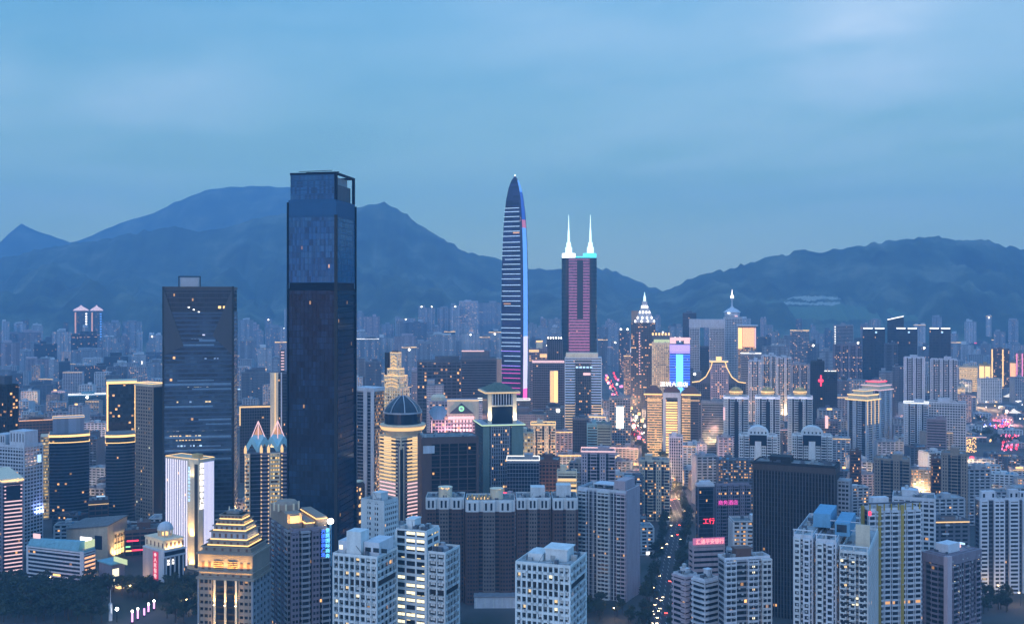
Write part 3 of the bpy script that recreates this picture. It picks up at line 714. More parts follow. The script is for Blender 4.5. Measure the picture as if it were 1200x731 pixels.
window_parts(b, -w + 1.0, w * .28 - .8, ht - 17.5 * 3.5 + 1.3, ht + 1.3, 3, 17, -d - 1.4 - .1, lambda i, j: ('pane_bright' if rnd.random() < .5 else 'pane_dark') if j < 11 else ('pane_bright' if j > 13 and i > 0 else 'pane_dark'), 4.9, 1.7, limit=60)
mb_ = b.mb('roof_turret', 'grey_wall'); mb_.lathe(w * .6, 0, [(3.4, h + .1), (3.2, h + 1.4), (1.2, h + 2.6), (1.0, h + 3.6)], 8)
b.finish()
b = Bld('apartment_block', 'plain white slab with small dark windows behind the balcony blocks', 'apartments', 423.5, 450, 466.5, 589, 640, 32)
w, d, h = b.w / 2, b.d / 2, b.h
b.stack(-w, w, -d, d, 0, h, 3.3, .5, .12, 1.9, .85, .14, 'white_wall', 'home_glass', bay=2.2)
b.box('cladding', 'white_wall', -w - .2, -w * .45, -d - .2, -d + .3, 0, h); b.box('cladding', 'white_wall', -w * .15, w * .2, -d - .2, -d + .3, 0, h); b.box('cladding', 'white_wall', w * .5, w + .2, -d - .2, -d + .3, 0, h)
b.roof(-w, w, -d, d, h, 'white_wall', 'roof_grey', 1.2, 6, hh=(4, 6))
b.finish()
b = Bld('apartment_block', 'low white cube shaped balcony block seen from above, dark open floor near its top', 'apartments', 604, 668.5, 687.5, 666, 440, 20)
white_block(b, 'right', 10, 11, .22); w, d, h = b.w / 2, b.d / 2, b.h
b.box('stair_house', 'white_wall', -w * .15, w * .65, -d * .25, d * .55, h + .2, h + 5.2); b.box('stair_house', 'white_wall', -w * .2, w * .7, -d * .3, d * .6, h + 5.21, h + 5.7)
b.box('penthouse', 'white_wall', -w * .75, -w * .2, -d * .4, d * .5, h + .2, h + 3.2)
b.finish()

# the long dark red slab of joined towers
b = Bld('apartment_slab', 'long dark red apartment slab with white top storeys, in four joined bays', 'apartments', 497.5, None, 678, 590, 786, dep=26)
w, d, h = b.w / 2, b.d / 2, b.h
edges = [-w, -w + b.w * .26, -w + b.w * .59, -w + b.w * .825, w]; push = [0, 4.5, 1.5, 3.0]
for q in range(4):
    x0, x1 = edges[q] + .6, edges[q + 1] - .6; yf = -d - push[q] + 3; ht = h - 4.5 - (1.2 if q == 1 else 0); hq = ht + 8.2
    b.stack(x0, x1, yf, d, 0, ht, 3.05, .50, .12, 0, .6, .2, 'red_wall', 'home_glass', bay=2.2)
    nb = 3 if q < 3 else 2
    for i in range(nb):
        a0 = x0 + (x1 - x0) * (i + .08) / nb; a1 = x0 + (x1 - x0) * (i + .80) / nb
        b.stack(a0, a1, yf - 1.6, yf + .3, 0, ht, 3.05, .52, .1, 2.3, .75, .15, 'red_wall' if i % 2 == 0 else 'slab_bay', 'home_glass', bay=2.2)
        for yy, bw_ in ((yf - 1.9, 0),):
            b.box('white_storey', 'white_wall', a0 - .2, a1 + .2, yf - 1.8, yf + .25, ht + .02, hq - .6)
            for t_ in (.25, .70):
                xx = a0 + (a1 - a0) * t_; b.box('opening', 'dark_glass', xx - .75, xx + .75, yf - 1.88, yf - 1.79, ht + 1.2, hq - 1.6)
    b.box('white_storey', 'white_wall', x0, x1, yf, d, ht + .02, hq - .8)
    b.roof(x0, x1, yf, d, hq - .8, 'white_wall', 'roof_grey', 1.3, 6, house=False, seed=q)
    xm = (x0 + x1) / 2
    if q == 0:
        b.mb('roof_drum', 'cream_wall').lathe(xm, -2, [(5.2, hq - .6), (5.2, hq + 6.5), (5.6, hq + 6.7), (5.6, hq + 7.3)], 16)
        for sx in (-4, 4): b.lamp(xm + sx, -8.6, hq + .2, 3, 1000, (1, .55, .18), (R(18), 0), .4)
    if q == 1:
        b.mb('roof_drum', 'cream_wall').lathe(xm + 5, -2, [(5.0, hq - .6), (5.0, hq + 6.5), (5.4, hq + 6.7), (5.4, hq + 7.3)], 16)
        for sx in (-2, 10): b.lamp(xm + sx, -8.6, hq + .2, 3, 1000, (1, .55, .18), (R(18), 0), .4)
        for i in range(7):
            x = x0 + 1 + i * 2.6; b.box('roof_garden_lamp', 'warm_light', x, x + .5, -6, -5.4, hq - .5, hq + .5 + (i % 3) * .5); b.box('pergola', 'gold_wall', x + .7, x + 1.9, -7, -4, hq - .5, hq + 2 + (i % 2))
        b.lamp((x0 + x1) / 2 - 8, -8.2, hq + .3, 14, 1300, (1, .52, .15), (R(20), 0), .4)
    if q == 2:
        b.box('stair_house', 'white_wall', xm - 2, xm + 9, -5, 6, hq - .6, hq + 7.0); b.lamp(xm - 6, -6, hq + .2, 6, 500, (1, .6, .25), (R(18), 0), .4)
    if q == 3:
        b.box('stair_house', 'white_wall', xm - 6, xm + 5, -4, 6, hq - .6, hq + 8.5)
b.box('podium', 'pale_wall', -w * .35, w * .55, -d - 12, -d - 2, 0, 8); b.box('podium', 'grey_wall', -w * .35 - .5, w * .55 + .5, -d - 12.5, -d - 1.8, 8.02, 9)
for i in range(9): b.box('podium_column', 'white_wall', -w * .33 + i * b.w * .055, -w * .33 + i * b.w * .055 + .8, -d - 12.35, -d - 12.02, .1, 7.9)
b.finish()

# glass fronted apartment tower
b = Bld('apartment_tower', 'blue glass apartment tower with two stacks of scalloped balconies and a pale blank end', 'apartments', 677, 733, 749, 578, 790, 28)
w, d, h = b.w / 2, b.d / 2, b.h
b.stack(-w, w, -d, d, 0, h, 3.05, .16, .1, 2.4, .22, .15, 'grey_wall', 'dark_glass', bay=1.8)
b.box('end_wall', 'pink_wall', w + .02, w + .8, -d + .6, d, 0, h + 2)
for xc, wd, mt in ((-w * .78, 3.4, 'pale_wall'), (w * .1, 4.6, 'white_wall'), (w * .84, 3.6, 'pink_wall')):
    b.stack(xc - wd, xc + wd if xc < w * .5 else w + .3, -d - 1.7, -d + .3, 0, h, 3.05, .36, .35, 3.2, .35, .2, mt, 'home_glass', bay=2.0)
    n = int(h / 3.05)
    for i in range(n):
        for sx in (-.5, .5):
            if xc > w * .5 and sx > 0: continue
            b.mb('balcony_trim', 'white_wall').lathe(xc + sx * wd, -d - 1.9, [(1.35, i * h / n + .02), (1.6, i * h / n + 1.0)], 10)
for x in (-w * .52, -w * .34, -w * .18, w * .36, w * .52, w * .66): b.box('pier', 'pale_wall', x - .35, x + .35, -d - .5, -d + .1, 0, h)
b.roof(-w, w, -d, d, h, 'pale_wall', 'roof_grey', 2.0, 12, house=False)
b.box('stair_house', 'pink_wall', w * .45, w * .9, -d * .7, d * .7, h + .2, Z(565, 790)); b.box('pergola', 'pale_wall', -w * .5, w * .4, -d * .5, d * .5, h + 3.6, h + 4.2)
for x in (-w * .48, -w * .05, w * .36):
    for y in (-d * .45, d * .45): b.box('pergola', 'pale_wall', x - .3, x + .3, y - .3, y + .3, h + .2, h + 3.6)
b.finish()

# big dark slab
b = Bld('office_tower', 'broad near black tower with close vertical fins, nearly all windows dark', 'tower', 883, 978, 983, 556, 735, 25)
w, d, h = b.w / 2, b.d / 2, b.h
b.stack(-w, w, -d, d, 0, h, 3.3, .22, .1, 0, .6, .5, 'dark_wall', 'brown_glass', bay=2.9)
for i in range(27):
    x = -w + b.w * i / 26; b.box('fin', 'fin_wall', x - .35, x + .35, -d - .9, -d + .1, 0, h)
for i in range(8):
    y = -d + b.d * (i + .5) / 8
    for xx in ((-w - .9, -w + .1), (w - .1, w + .9)): b.box('fin', 'fin_wall', *xx, y - .35, y + .35, 0, h)
b.box('attic', 'bronze_panel', -w - .9, w + .9, -d - .9, d + .9, h + .06, h + 4.5); b.box('attic', 'dark_wall', -w - 1.3, w + 1.3, -d - 1.3, d + 1.3, h + 4.52, h + 5.2)
b.roof(-w, w, -d, d, h + 5.2, 'dark_wall', 'roof_grey', 1.0, 8, hh=(4, 7))
b.stack(w + 1.0, w + 9, -d + 8, d - 2, 0, h - 5, 3.1, .45, .15, 3, .6, .3, 'grey_wall', 'home_glass')
b.finish()

# three joined white bays with blue plant boxes
b = Bld('apartment_tower', 'white apartment tower in three joined bays with blue plant boxes on its roof', 'apartments', 929, 1017, 1029, 640, 530, 24)
w, d, h = b.w / 2, b.d / 2, b.h
for q, (f0, f1, yo, hh, wl) in enumerate(((0, .26, 1.5, h + 1.0, 'pale_wall'), (.31, .58, 0, h, 'pale_wall'), (.63, 1, -1.0, h - 4.5, 'white_wall'))):
    x0, x1 = -w + b.w * f0, -w + b.w * f1
    b.stack(x0, x1, -d + yo + 1.5, d, 0, hh, 3.1, .34, .12, 3.2, .55, .2, wl, 'home_glass', bay=2.2)
    nb = 2 if q < 2 else 3
    for i in range(nb):
        a0 = x0 + (x1 - x0) * (i + .1) / nb; a1 = x0 + (x1 - x0) * (i + .72) / nb
        b.stack(a0, a1, -d + yo - .3, -d + yo + 1.7, 0, hh - .3, 3.1, .36 if i % 2 else .45, .3 if i % 2 else .12, 2.6, .5, .18, wl if i % 2 else 'white_wall', 'home_glass', bay=2.0)
    b.roof(x0, x1, -d + yo + 1.5, d, hh, wl, 'roof_pale', 1.5, 5, house=False, seed=q + 4)
    for px in (x0 + .3, (x0 + x1) / 2, x1 - .3):
        b.box('roof_frame', wl, px - .25, px + .25, -d + yo + 1.0, -d + yo + 1.5, hh, hh + 3.6)
    b.box('roof_frame', wl, x0 - .3, x1 + .3, -d + yo + .9, -d + yo + 1.6, hh + 3.6, hh + 4.1)
if True:
    zb = h + 1
    b.box('plant_box', 'blue_wall', -w + b.w * .20, -w + b.w * .44, -d * .3, d * .6, zb + 2.2, zb + 9.5)
    b.box('plant_box', 'blue_wall', -w + b.w * .52, -w + b.w * .72, -d * .5, d * .5, zb - .2, zb + 6.8); b.box('plant_opening', 'dark_glass', -w + b.w * .545, -w + b.w * .68, -d * .5 - .15, -d * .5 - .01, zb + 1.8, zb + 5.8)
    b.box('blank_wall', 'beige_wall', -w + b.w * .80, w * .98, -d * .5, -d * .5 + 1.2, h - 4, zb + 6.6)
    for z in (zb + 2, zb + 6.4): b.box('roof_frame', 'pale_wall', -w + b.w * .44, w * .7, -d * .35, -d * .35 + .5, z, z + .45)
aircons(b, 90, 12, y=-d - .3)
rnd = random.Random(4)
window_parts(b, -w + b.w * .64, w - .4, h - 4.5 - 12 * 3.1 + 1.2, h - 4.5 + 1.2, 7, 12, -d - 1.55, pick_lit(21, .06), 1.5, 1.4, limit=84)
b.finish()
# yellow striped tower
b = Bld('apartment_tower', 'pale apartment tower with two ochre vertical stripes and a red roof lamp', 'apartments', 1007, 1018, 1080, 599, 600, 80)
w, d, h = b.w / 2, b.d / 2, b.h
homes(b, 'pale_wall', 'home_glass', 4.2, .9, 1.2, 3.05, .40, pw=.4, house=False); aircons(b, 80, 5)
for x in (-w + b.w * .20, -w + b.w * .63): b.box('stripe', 'yellow_wall', x - .9, x + .9, -d - .6, -d + .6, 0, h + 3)
b.box('stripe', 'yellow_wall', -w - .5, -w + .5, d * .05, d * .5, 0, h + 2)
for x in [-w + 1 + i * (b.w - 2) / 7 for i in range(8)]: b.box('roof_frame', 'yellow_wall', x - .3, x + .3, -d + .1, -d + .6, h + .2, h + 4)
b.box('roof_frame', 'dim_wall', -w + .3, w - .3, -d, -d + .7, h + 4, h + 4.8)
b.box('stair_house', 'pale_wall', -w * .7, -w * .1, -d * .2, d * .6, h + .2, h + 7)
b.box('roof_lamp', 'red_light', -w - .2, -w + 1.1, -d - .8, -d - .1, h - 2.2, h + .1)
b.finish()
b = Bld('apartment_tower', 'plain pale grid fronted tower behind the ochre striped tower', 'apartments', 1046, None, 1096, 583, 700, dep=22)
office(b, 'pale_wall', 'home_glass', 3.1, .42, 4.0, .9, .35); b.finish()
b = Bld('apartment_tower', 'greyish mauve corner tower with a flat capped top and two blank piers', 'apartments', 1081, 1110, 1149.5, 654, 600, 55)
w, d, h = b.w / 2, b.d / 2, b.h
homes(b, 'mauve_wall', 'home_glass', 4.5, 1.2, 1.2, 3.1, .5, house=False); aircons(b, 60, 6)
b.box('attic', 'mauve_wall', -w - .3, w + .3, -d - .3, d + .3, h - 4.5, h + .8)
b.box('blank_pier', 'pink_wall', -w - .35, -w + 4.2, -d - .45, -d + 2, 0, h + .9); b.box('stair_house', 'pale_wall', -w * .6, w * .1, -d * .5, d * .5, h + 1, h + 6)
b.box('roof_lamp', 'rose_light', w * .2, w * .2 + 2.2, -d * .3, d * .1, h + 2.2, h + 4.0); b.box('roof_lamp', 'cool_light', w * .5, w * .5 + 1.2, -d * .3, d * .1, h + 3.2, h + 4.2)
window_parts(b, -w + 5, w - 1, h - 5 - 11 * 3.1 + 1.2, h - 5 + 1.2, 7, 11, -d - .25, pick_lit(31, .08), 1.5, 1.5, limit=77)
b.finish()
b = Bld('apartment_tower', 'wide pale tower cut by a dark central slot, at the picture edge above dark ground', 'apartments', 1143, 1148, 1212, 586, 813, 86)
w, d, h = b.w / 2, b.d / 2, b.h
b.stack(-w, w, -d, d, 0, h, 3.1, .40, .12, 0, .6, .2, 'dim_wall', 'home_glass', bay=2.2)
for a0, a1 in ((-w, -w * .72), (-w * .5, -w * .12), (w * .06, w * .4), (w * .55, w)):
    b.stack(a0, a1, -d - 1.6, -d + .3, 0, h, 3.1, .46, .15, 5.4, .8, .2, 'pale_wall', 'home_glass', bay=2.2)
b.roof(-w, w, -d, d, h, 'pale_wall', 'roof_pale', 1.5, 7, house=False)
for x0, x1, hh in ((-w * .9, -w * .4, 7), (w * .1, w * .45, 8), (w * .5, w * .9, 6)): b.box('stair_house', 'pale_wall', x0, x1, -d * .7, d * .4, h + .2, h + hh); b.box('opening', 'dark_glass', x0 + 1, x0 + 2.6, -d * .7 - .1, -d * .7 - .01, h + 2, h + 5); b.box('opening', 'dark_glass', x1 - 2.6, x1 - 1, -d * .7 - .1, -d * .7 - .01, h + 2, h + 5)
b.finish()
# centre right pair
b = Bld('apartment_tower', 'white balcony tower with a dark glazed slot and a brown roof house, near the avenue', 'apartments', 841, 850, 903.5, 657, 560, 78)
w, d, h = b.w / 2, b.d / 2, b.h
b.stack(-w + .5, w - .5, -d + 1, d, 0, h, 3.1, .36, .12, 0, .5, .2, 'grey_wall', 'home_glass', bay=2.2)
for a0, a1, wl in ((-w, -w * .55, 'pale_wall'), (-w * .02, w * .42, 'pale_wall'), (w * .6, w, 'white_wall')):
    b.stack(a0, a1, -d - .8, -d + 1.2, 0, h, 3.1, .42, .25, 2.7, .45, .2, wl, 'home_glass', bay=2.0)
b.roof(-w, w, -d + 1, d, h, 'pale_wall', 'roof_pale', 1.4, 8, house=False)
aircons(b, 60, 15, y=-d - .9)
b.box('stair_house', 'brown_wall', -w * .45, w * .2, -d * .6, d * .5, h + .2, h + 5.2); b.box('stair_house', 'brown_wall', -w * .5, w * .25, -d * .65, d * .55, h + 5.21, h + 5.8)
window_parts(b, -w * .02, w * .42, h - 12 * 3.1 + 1.2, h + 1.2, 3, 12, -d - .95, pick_lit(5, .12), 1.7, 1.5, limit=36)
window_parts(b, -w, -w * .55, h - 12 * 3.1 + 1.2, h + 1.2, 3, 12, -d - .95, pick_lit(6, .06), 1.6, 1.5, limit=36)
b.finish()
for q, (pl, pr, tp, dd) in enumerate(((789, 817, 676, 590), (812, 842, 681, 575))):
    b = Bld('apartment_block', ('lower round cornered apartment block with banded balconies, beside the dark avenue', 'lower banded balcony block wedged against the white balcony tower')[q], 'apartments', pl, pl + 14, pr, tp, dd, 55)
    w, d, h = b.w / 2, b.d / 2, b.h
    b.stack(-w, w, -d, d, 0, h, 3.1, .40, .7, 0, .4, .2, 'pink_wall' if q == 0 else 'pale_wall', 'home_glass', bay=2.2)
    b.mb('corner_bay', 'pink_wall' if q == 0 else 'pale_wall')
    for i in range(int(h / 3.1)): b.mb('corner_bay', 'pink_wall' if q == 0 else 'pale_wall').lathe(-w + .8, -d + .8, [(2.6, i * 3.1 + .02), (2.6, i * 3.1 + 1.25)], 14)
    b.roof(-w, w, -d, d, h, 'pale_wall', 'roof_pale', 1.2, 6); b.finish()
# pink bank block with red sign
b = Bld('office_block', 'low pink office block under a long glowing red roof sign with white letters', 'offices', 807.5, 812, 849, 639, 800, 80)
w, d, h = b.w / 2, b.d / 2, b.h
office(b, 'pink_wall', 'dark_glass', 4.0, .55, 0, .8, .2, .3, h, house=False)
b.box('sign_board', 'dim_pink_light', -w, w, -d - .4, -d + .2, h + .4, h + 5.6); b.finish()
link('sign_lettering', text_mesh('汇通平安银行', 4.1, 'red_light', .3, xs=.93), b.root, (.8, -d - .62, h + 1.4)); link('sign_lettering', text_mesh('汇通平安银行', 4.1, 'rose_light', .2, xs=.93), b.root, (.8, -d - .9, h + 1.4))
b = Bld('office_tower', 'slim dark glass tower with a red lit sign halfway down and pale corner posts', 'tower', 815.5, 818, 836.5, 570, 880, 84)
w, d, h = b.w / 2, b.d / 2, b.h
office(b, 'dim_wall', 'dark_glass', 3.6, .08, 0, .7, .25, .06, house=False); b.box('attic', 'pale_wall', -w - .5, w + .5, -d - .5, d + .5, h + .1, h + 2.2); b.box('attic', 'pale_wall', -w * .7, w * .7, -d * .7, d * .7, h + 2.2, h + 4.4); b.finish()
link('sign_lettering', text_mesh('工行', 5.2, 'red_light', .3), b.root, (w * .35, -d - .5, Z(613, 880)))
b = Bld('apartment_tower', 'mauve grid tower with a red neon sign on its upper front', 'apartments', 836, 839, 880, 569, 925, 82)
homes(b, 'mauve_wall', 'home_glass', 3.6, 1.6, 1.2, 3.1, .45, pw=.8); w, d, h = b.w / 2, b.d / 2, b.h; b.finish()
link('sign_lettering', text_mesh('商务酒店', 4.6, 'magenta_light', .3), b.root, (-w * .32, -d - .7, Z(591, 925)))
# ------------------------------------------------------------------ the two great glass towers on this side
b = Bld('office_tower', 'tallest tower, dark blue glass slab with an open framed crown and thin roof rig', 'tower', 338, 394, 416, 233, 720, 10)
w, d, h = b.w / 2, b.d / 2, b.h; hm = Z(338, 720)
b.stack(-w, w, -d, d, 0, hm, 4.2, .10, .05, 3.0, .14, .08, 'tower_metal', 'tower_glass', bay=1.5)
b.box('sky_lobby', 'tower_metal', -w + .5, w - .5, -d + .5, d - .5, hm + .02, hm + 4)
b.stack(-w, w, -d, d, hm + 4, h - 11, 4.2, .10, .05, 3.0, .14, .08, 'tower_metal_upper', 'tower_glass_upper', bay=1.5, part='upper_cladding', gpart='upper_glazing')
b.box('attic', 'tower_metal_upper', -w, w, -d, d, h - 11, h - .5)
b.box('corner_slot', 'dark_wall', w - 1.2, w + .6, -d - .6, -d + 1.2, 0, h - 11)
b.box('corner_fin', 'tower_metal', -w - .9, -w + .2, -d - .9, -d + .4, 0, h - 2); b.box('corner_fin', 'tower_metal', w - .2, w + 1.0, d - .4, d + .9, 0, h - 2)
ht = Z(203, 720); x0, x1, y0, y1 = -w + 1.2, w - .4, -d + .8, d - 2.2
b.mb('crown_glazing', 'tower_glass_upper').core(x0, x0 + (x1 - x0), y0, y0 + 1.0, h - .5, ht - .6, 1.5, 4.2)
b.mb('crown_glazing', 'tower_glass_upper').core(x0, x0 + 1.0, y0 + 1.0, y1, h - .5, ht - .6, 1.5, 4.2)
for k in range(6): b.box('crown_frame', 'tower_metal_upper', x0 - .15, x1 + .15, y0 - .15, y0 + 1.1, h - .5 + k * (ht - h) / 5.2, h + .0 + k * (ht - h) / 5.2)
for c in ((x1, y0), (x1, y1), (x0, y1)): b.box('crown_frame', 'tower_metal', c[0] - .9, c[0] + .9, c[1] - .9, c[1] + .9, h - .5, ht)
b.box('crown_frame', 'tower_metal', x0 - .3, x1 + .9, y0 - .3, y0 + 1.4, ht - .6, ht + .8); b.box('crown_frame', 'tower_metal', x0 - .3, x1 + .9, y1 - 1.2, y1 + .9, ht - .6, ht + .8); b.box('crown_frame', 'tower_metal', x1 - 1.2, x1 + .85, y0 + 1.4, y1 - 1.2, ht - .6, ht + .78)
b.box('crown_frame', 'tower_metal', x0 - .3, x0 + 1.0, y0 + 1.4, y1 - 1.2, ht - .6, ht + .78)
b.box('plant_storey', 'dim_wall', x0 + 4, x1 - 1.6, y0 + 5, y1 - 2, h - .5, ht - 7); b.box('plant_storey', 'grey_wall', x0 + 8, x1 - 3, y0 + 10, y1 - 5, ht - 8, ht - 1.5)
for k in range(5): b.mb('roof_rig', 'tower_metal').bar((x0 + 6 + k * 4, y0 + 6, ht - 1), (x0 + 10 + k * 3.6, y0 + 12, ht + 2.2), .5)
b.mb('roof_rig', 'tower_metal').bar((x0 + 8, y0 + 9, ht + 2), (x1 - 2, y0 + 12, ht + 2.4), .6); b.mb('roof_rig', 'tower_metal').bar((x0 + 3, y0 + 8, ht + 2.6), (x1 - 6, y0 + 9, ht + 3.2), .4)
b.finish()

b = Bld('office_tower', 'broad banded blue glass tower with folded bronze corners and a roof box', 'tower', 191.5, 272.5, 278, 337, 930, -10)
w, d, h = b.w / 2, b.d / 2, b.h
b.stack(-w, w, -d, d, 0, h - 22, 3.9, .34, .12, 0, .5, .2, 'tower_spandrel', 'band_glass', bay=2.6)
b.stack(-w + .4, w - .4, -d + .4, d - .4, h - 22, h - 1, 3.9, .16, .1, 1.6, .1, .1, 'facet_bronze', 'dark_glass', bay=1.6, part='upper_cladding', gpart='upper_glazing')
for sx in (-1, 1):                   # the folded facets leaning in from the corners
    f = b.mb('facet', 'facet_bronze')
    pts = [(sx * w, -d - .9, h - .5), (sx * w * .42, -d - .35, h - 43 if sx > 0 else h - 52), (sx * w, -d - .5, h - 60)]
    if sx < 0: pts.reverse()
    n = len(f.v); f.v += pts + [(p[0], p[1] + .5, p[2]) for p in pts]
    f.f += [(n, n + 1, n + 2), (n + 5, n + 4, n + 3), (n, n + 3, n + 4, n + 1), (n + 1, n + 4, n + 5, n + 2), (n + 2, n + 5, n + 3, n)]; f.uv += [None] * 5
b.box('parapet', 'bronze_panel', -w - .3, w + .3, -d - .3, -d + .5, h - 1, h + .8); b.box('parapet', 'bronze_panel', w - .5, w + .3, -d + .5, d + .3, h - 1, h + .8); b.box('parapet', 'bronze_panel', -w - .3, -w + .5, -d + .5, d + .3, h - 1, h + .8)
b.box('corner_fin', 'dark_wall', w - .4, w + 1.4, -d - 1.2, -d + 1.0, 0, h + 1.2); b.box('corner_fin', 'dark_wall', -w - .8, -w + .4, -d - 1.0, -d + .8, 0, h + .9)
for k in range(5):
    x = -w * .3 + (k % 3) * 3.2; b.box('lit_window', 'white_light', x + k * 1.1, x + k * 1.1 + 1.6, -d + .25, -d + .32, h - 18 - k * 2.1, h - 17 - k * 2.1)
for k in range(3): b.box('lit_window', 'warm_light', w * .58 + k * 4.2, w * .58 + k * 4.2 + 2.4, -d + .24, -d + .32, h - 18.6, h - 16.4)
rnd = random.Random(76); n = round((h - 22) / 3.9)
for k in range(n):
    if rnd.random() < .42:
        z = (k + .36) * (h - 22) / n; x0 = -w + 1 if rnd.random() < .5 else -w * rnd.uniform(-.3, .6); x1 = w - 1.2 if rnd.random() < .7 else w * rnd.uniform(.1, .9)
        if x1 > x0 + 4: b.box('bright_band', 'blind_band', x0, x1, -d - .08, -d + .02, z, z + rnd.uniform(1.0, 2.2))  # paler strips at random floors, bright reflecting bands put into the colour
rnd = random.Random(77)
for py, f0, f1, dens, mts in ((452, .30, .72, .7, ('white_light', 'lilac_light', 'pane_bright')), (503, .05, 1.0, .5, ('white_light', 'pane_bright', 'cool_light')), (509, .0, .6, .75, ('pane_warm', 'pane_bright', 'warm_light')), (514, .18, .55, .9, ('pane_warm', 'warm_light')), (521, .2, .6, .6, ('cool_light', 'dim_cool_light')), (392, .15, .95, .3, ('lilac_light', 'dim_cool_light')), (396, .4, .6, .9, ('dim_cool_light',)), (420, .5, .9, .2, ('dim_cool_light',)), (470, .1, .9, .18, ('dim_cool_light', 'pane_warm')), (535, .1, .9, .25, ('dim_cool_light', 'pane_warm'))):
    zz = Z(py, 930); x = -w + b.w * f0
    while x < -w + b.w * f1 - 2.5:
        if rnd.random() < dens: b.box('lit_window', rnd.choice(mts), x, x + rnd.uniform(1.2, 2.4), -d - .1, -d + .06, zz - .6, zz + .7)
        x += 2.7
b.box('plant_box', 'pale_steel', -w + 12, -w + 28, -d * .3, d * .3, h - 1, h + 9.2); b.box('plant_frame', 'steel', -w + 10.5, -w + 11.4, -d * .35, -d * .3, h - 1, h + 10.4); b.box('plant_frame', 'steel', -w + 29, -w + 29.9, -d * .35, -d * .3, h - 1, h + 10.4); b.box('plant_frame', 'steel', -w + 10.5, -w + 29.9, -d * .35, -d * .3, h + 9.6, h + 10.5)
b.finish()

# white striped tower with lettering
b = Bld('office_tower', 'white lit tower striped with thin dark fins, tall characters down its corner slab', 'tower', 195.5, 233.5, 250.5, 541, 882, 32)
w, d, h = b.w / 2, b.d / 2, b.h
b.stack(-w, w, -d, d, 0, h, 3.6, 0, 0, 0, 0, 0, 'white_wall', 'dark_glass', bay=2.0, capb=False)
n = 9
for i in range(n + 1):
    x = -w + (w * 1.25) * i / n; b.box('fin', 'lilac_light', x - .42, x + .42, -d - .9, -d + .1, 2, h)
b.box('corner_slab', 'cream_wall', w * .34, w + .5, -d - 1.2, -d + .4, 0, h + 3); b.box('corner_slot', 'dark_wall', w * .78, w * .98, -d - 1.28, -d - 1.21, 2, h - 2)
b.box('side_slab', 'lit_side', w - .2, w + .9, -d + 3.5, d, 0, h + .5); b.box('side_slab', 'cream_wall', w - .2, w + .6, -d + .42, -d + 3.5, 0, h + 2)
for i in range(8):
    y = -d + 4.5 + (2 * d - 5) * i / 8; b.box('side_fin', 'lilac_light', w + .92, w + 1.2, y, y + .7, 2, h - 1)
b.box('attic', 'cream_wall', -w - .7, w * .33, -d - 1.0, d + .6, h + .02, h + 2.0); b.box('attic', 'cream_wall', w * .33, w + 1, -d + .5, d + .6, h + .02, h + 2.0)
b.line('warm_light', -w, w, -d - 1.0, d, h + 2.05, .3); b.box('roof_house', 'gold_wall', w * .5, w * .9, -d + 1, -d + 6, h + 2, h + 6)
for z in (1.5, h * .28): b.lamp(w * .62, -d - 2.6, z, 5, 2600, (1, .60, .22), (R(12), 0), .6)
b.lamp(w + 2.2, -d + 2, 2, 1.2, 2200, (1, .6, .22), (0, R(-12)), 4)
b.lamp(w * .62, -d - 2.4, h - 16, 4, 600, (1, .75, .5), (R(14), 0), .5)
b.finish()
link('sign_lettering', text_mesh('深圳国际商会大厦', 4.6, 'white_light', .3, True), b.root, (w + 1.0, -d + 1.9, h - 5), pi / 2)
link('sign_lettering', text_mesh('深圳国际商会中心大厦', 2.8, 'cool_light', .3, True), b.root, (w * .46, -d - 1.35, h - 7))

# domed block with a tall red sign
b = Bld('office_block', 'small curved block with a pale dome and tall glowing red sign, by the park', 'offices', 168, 192, 217, 647, 818, 40)
w, d, h = b.w / 2, b.d / 2, b.h
b.stack(-w, w * .98, -d, d, 0, h - .3, 3.8, 0, 0, 0, 0, 0, 'pink_wall', 'dark_glass', bay=2.4, capb=False)
b.box('cladding', 'pink_wall', -w - .3, w * .55, -d - .4, -d + .2, 0, h)
b.box('sign_board', 'red_panel', w * .02, w * .52, -d - .75, -d - .42, 3, h - 1)
for i in range(5): y = -d + 2 * d * (i + .5) / 5; b.box('pier', 'pale_wall', w - .2, w + .7, y - .45, y + .45, 0, h - 5)
b.box('cladding', 'pale_wall', w - .4, w + .9, -d - .3, d + .2, h - 4.6, h - 3.4); b.box('cladding', 'pale_wall', w * .56, w + .6, -d - .5, -d + .3, 0, h); b.box('cladding', 'pale_wall', -w - .2, w + 1.0, -d - .6, d + .4, h, h + 1.0)
b.box('cladding', 'pink_wall', -w - .35, -w + .3, -d + .2, d, 0, h)
ha = h + 1; b.box('lit_attic', 'cream_wall', -w + 1, w - 1, -d + 1, d - 1, ha, ha + 7.2)
for i in range(5):
    x = -w * .8 + i * w * .38; b.box('opening', 'brown_wall', x, x + 1.6, -d + .9, -d + .99, ha + 1.6, ha + 5.4); y = -d * .75 + i * d * .38; b.box('opening', 'brown_wall', w - 1.01, w - .9, y, y + 1.6, ha + 1.6, ha + 5.4)
b.box('lit_attic', 'cream_wall', -w + .5, w - .5, -d + .5, d - .5, ha + 7.22, ha + 8.2)
b.lamp(0, -d + .1, ha + .2, w * 1.5, 700, (1, .62, .22), (R(20), 0), .4); b.lamp(w - .1, 0, ha + .2, .4, 700, (1, .62, .22), (0, R(-20)), d * 1.5)
zc = ha + 8.2; b.mb('rotunda', 'cream_wall').lathe(w * .1, 0, [(6.0, zc), (6.0, zc + 1)], 20)
for k in range(10):
    a = 2 * pi * k / 10; b.box('rotunda_column', 'cream_wall', w * .1 + 5.4 * cos(a) - .45, w * .1 + 5.4 * cos(a) + .45, 5.4 * sin(a) - .45, 5.4 * sin(a) + .45, zc + 1, zc + 5.2)
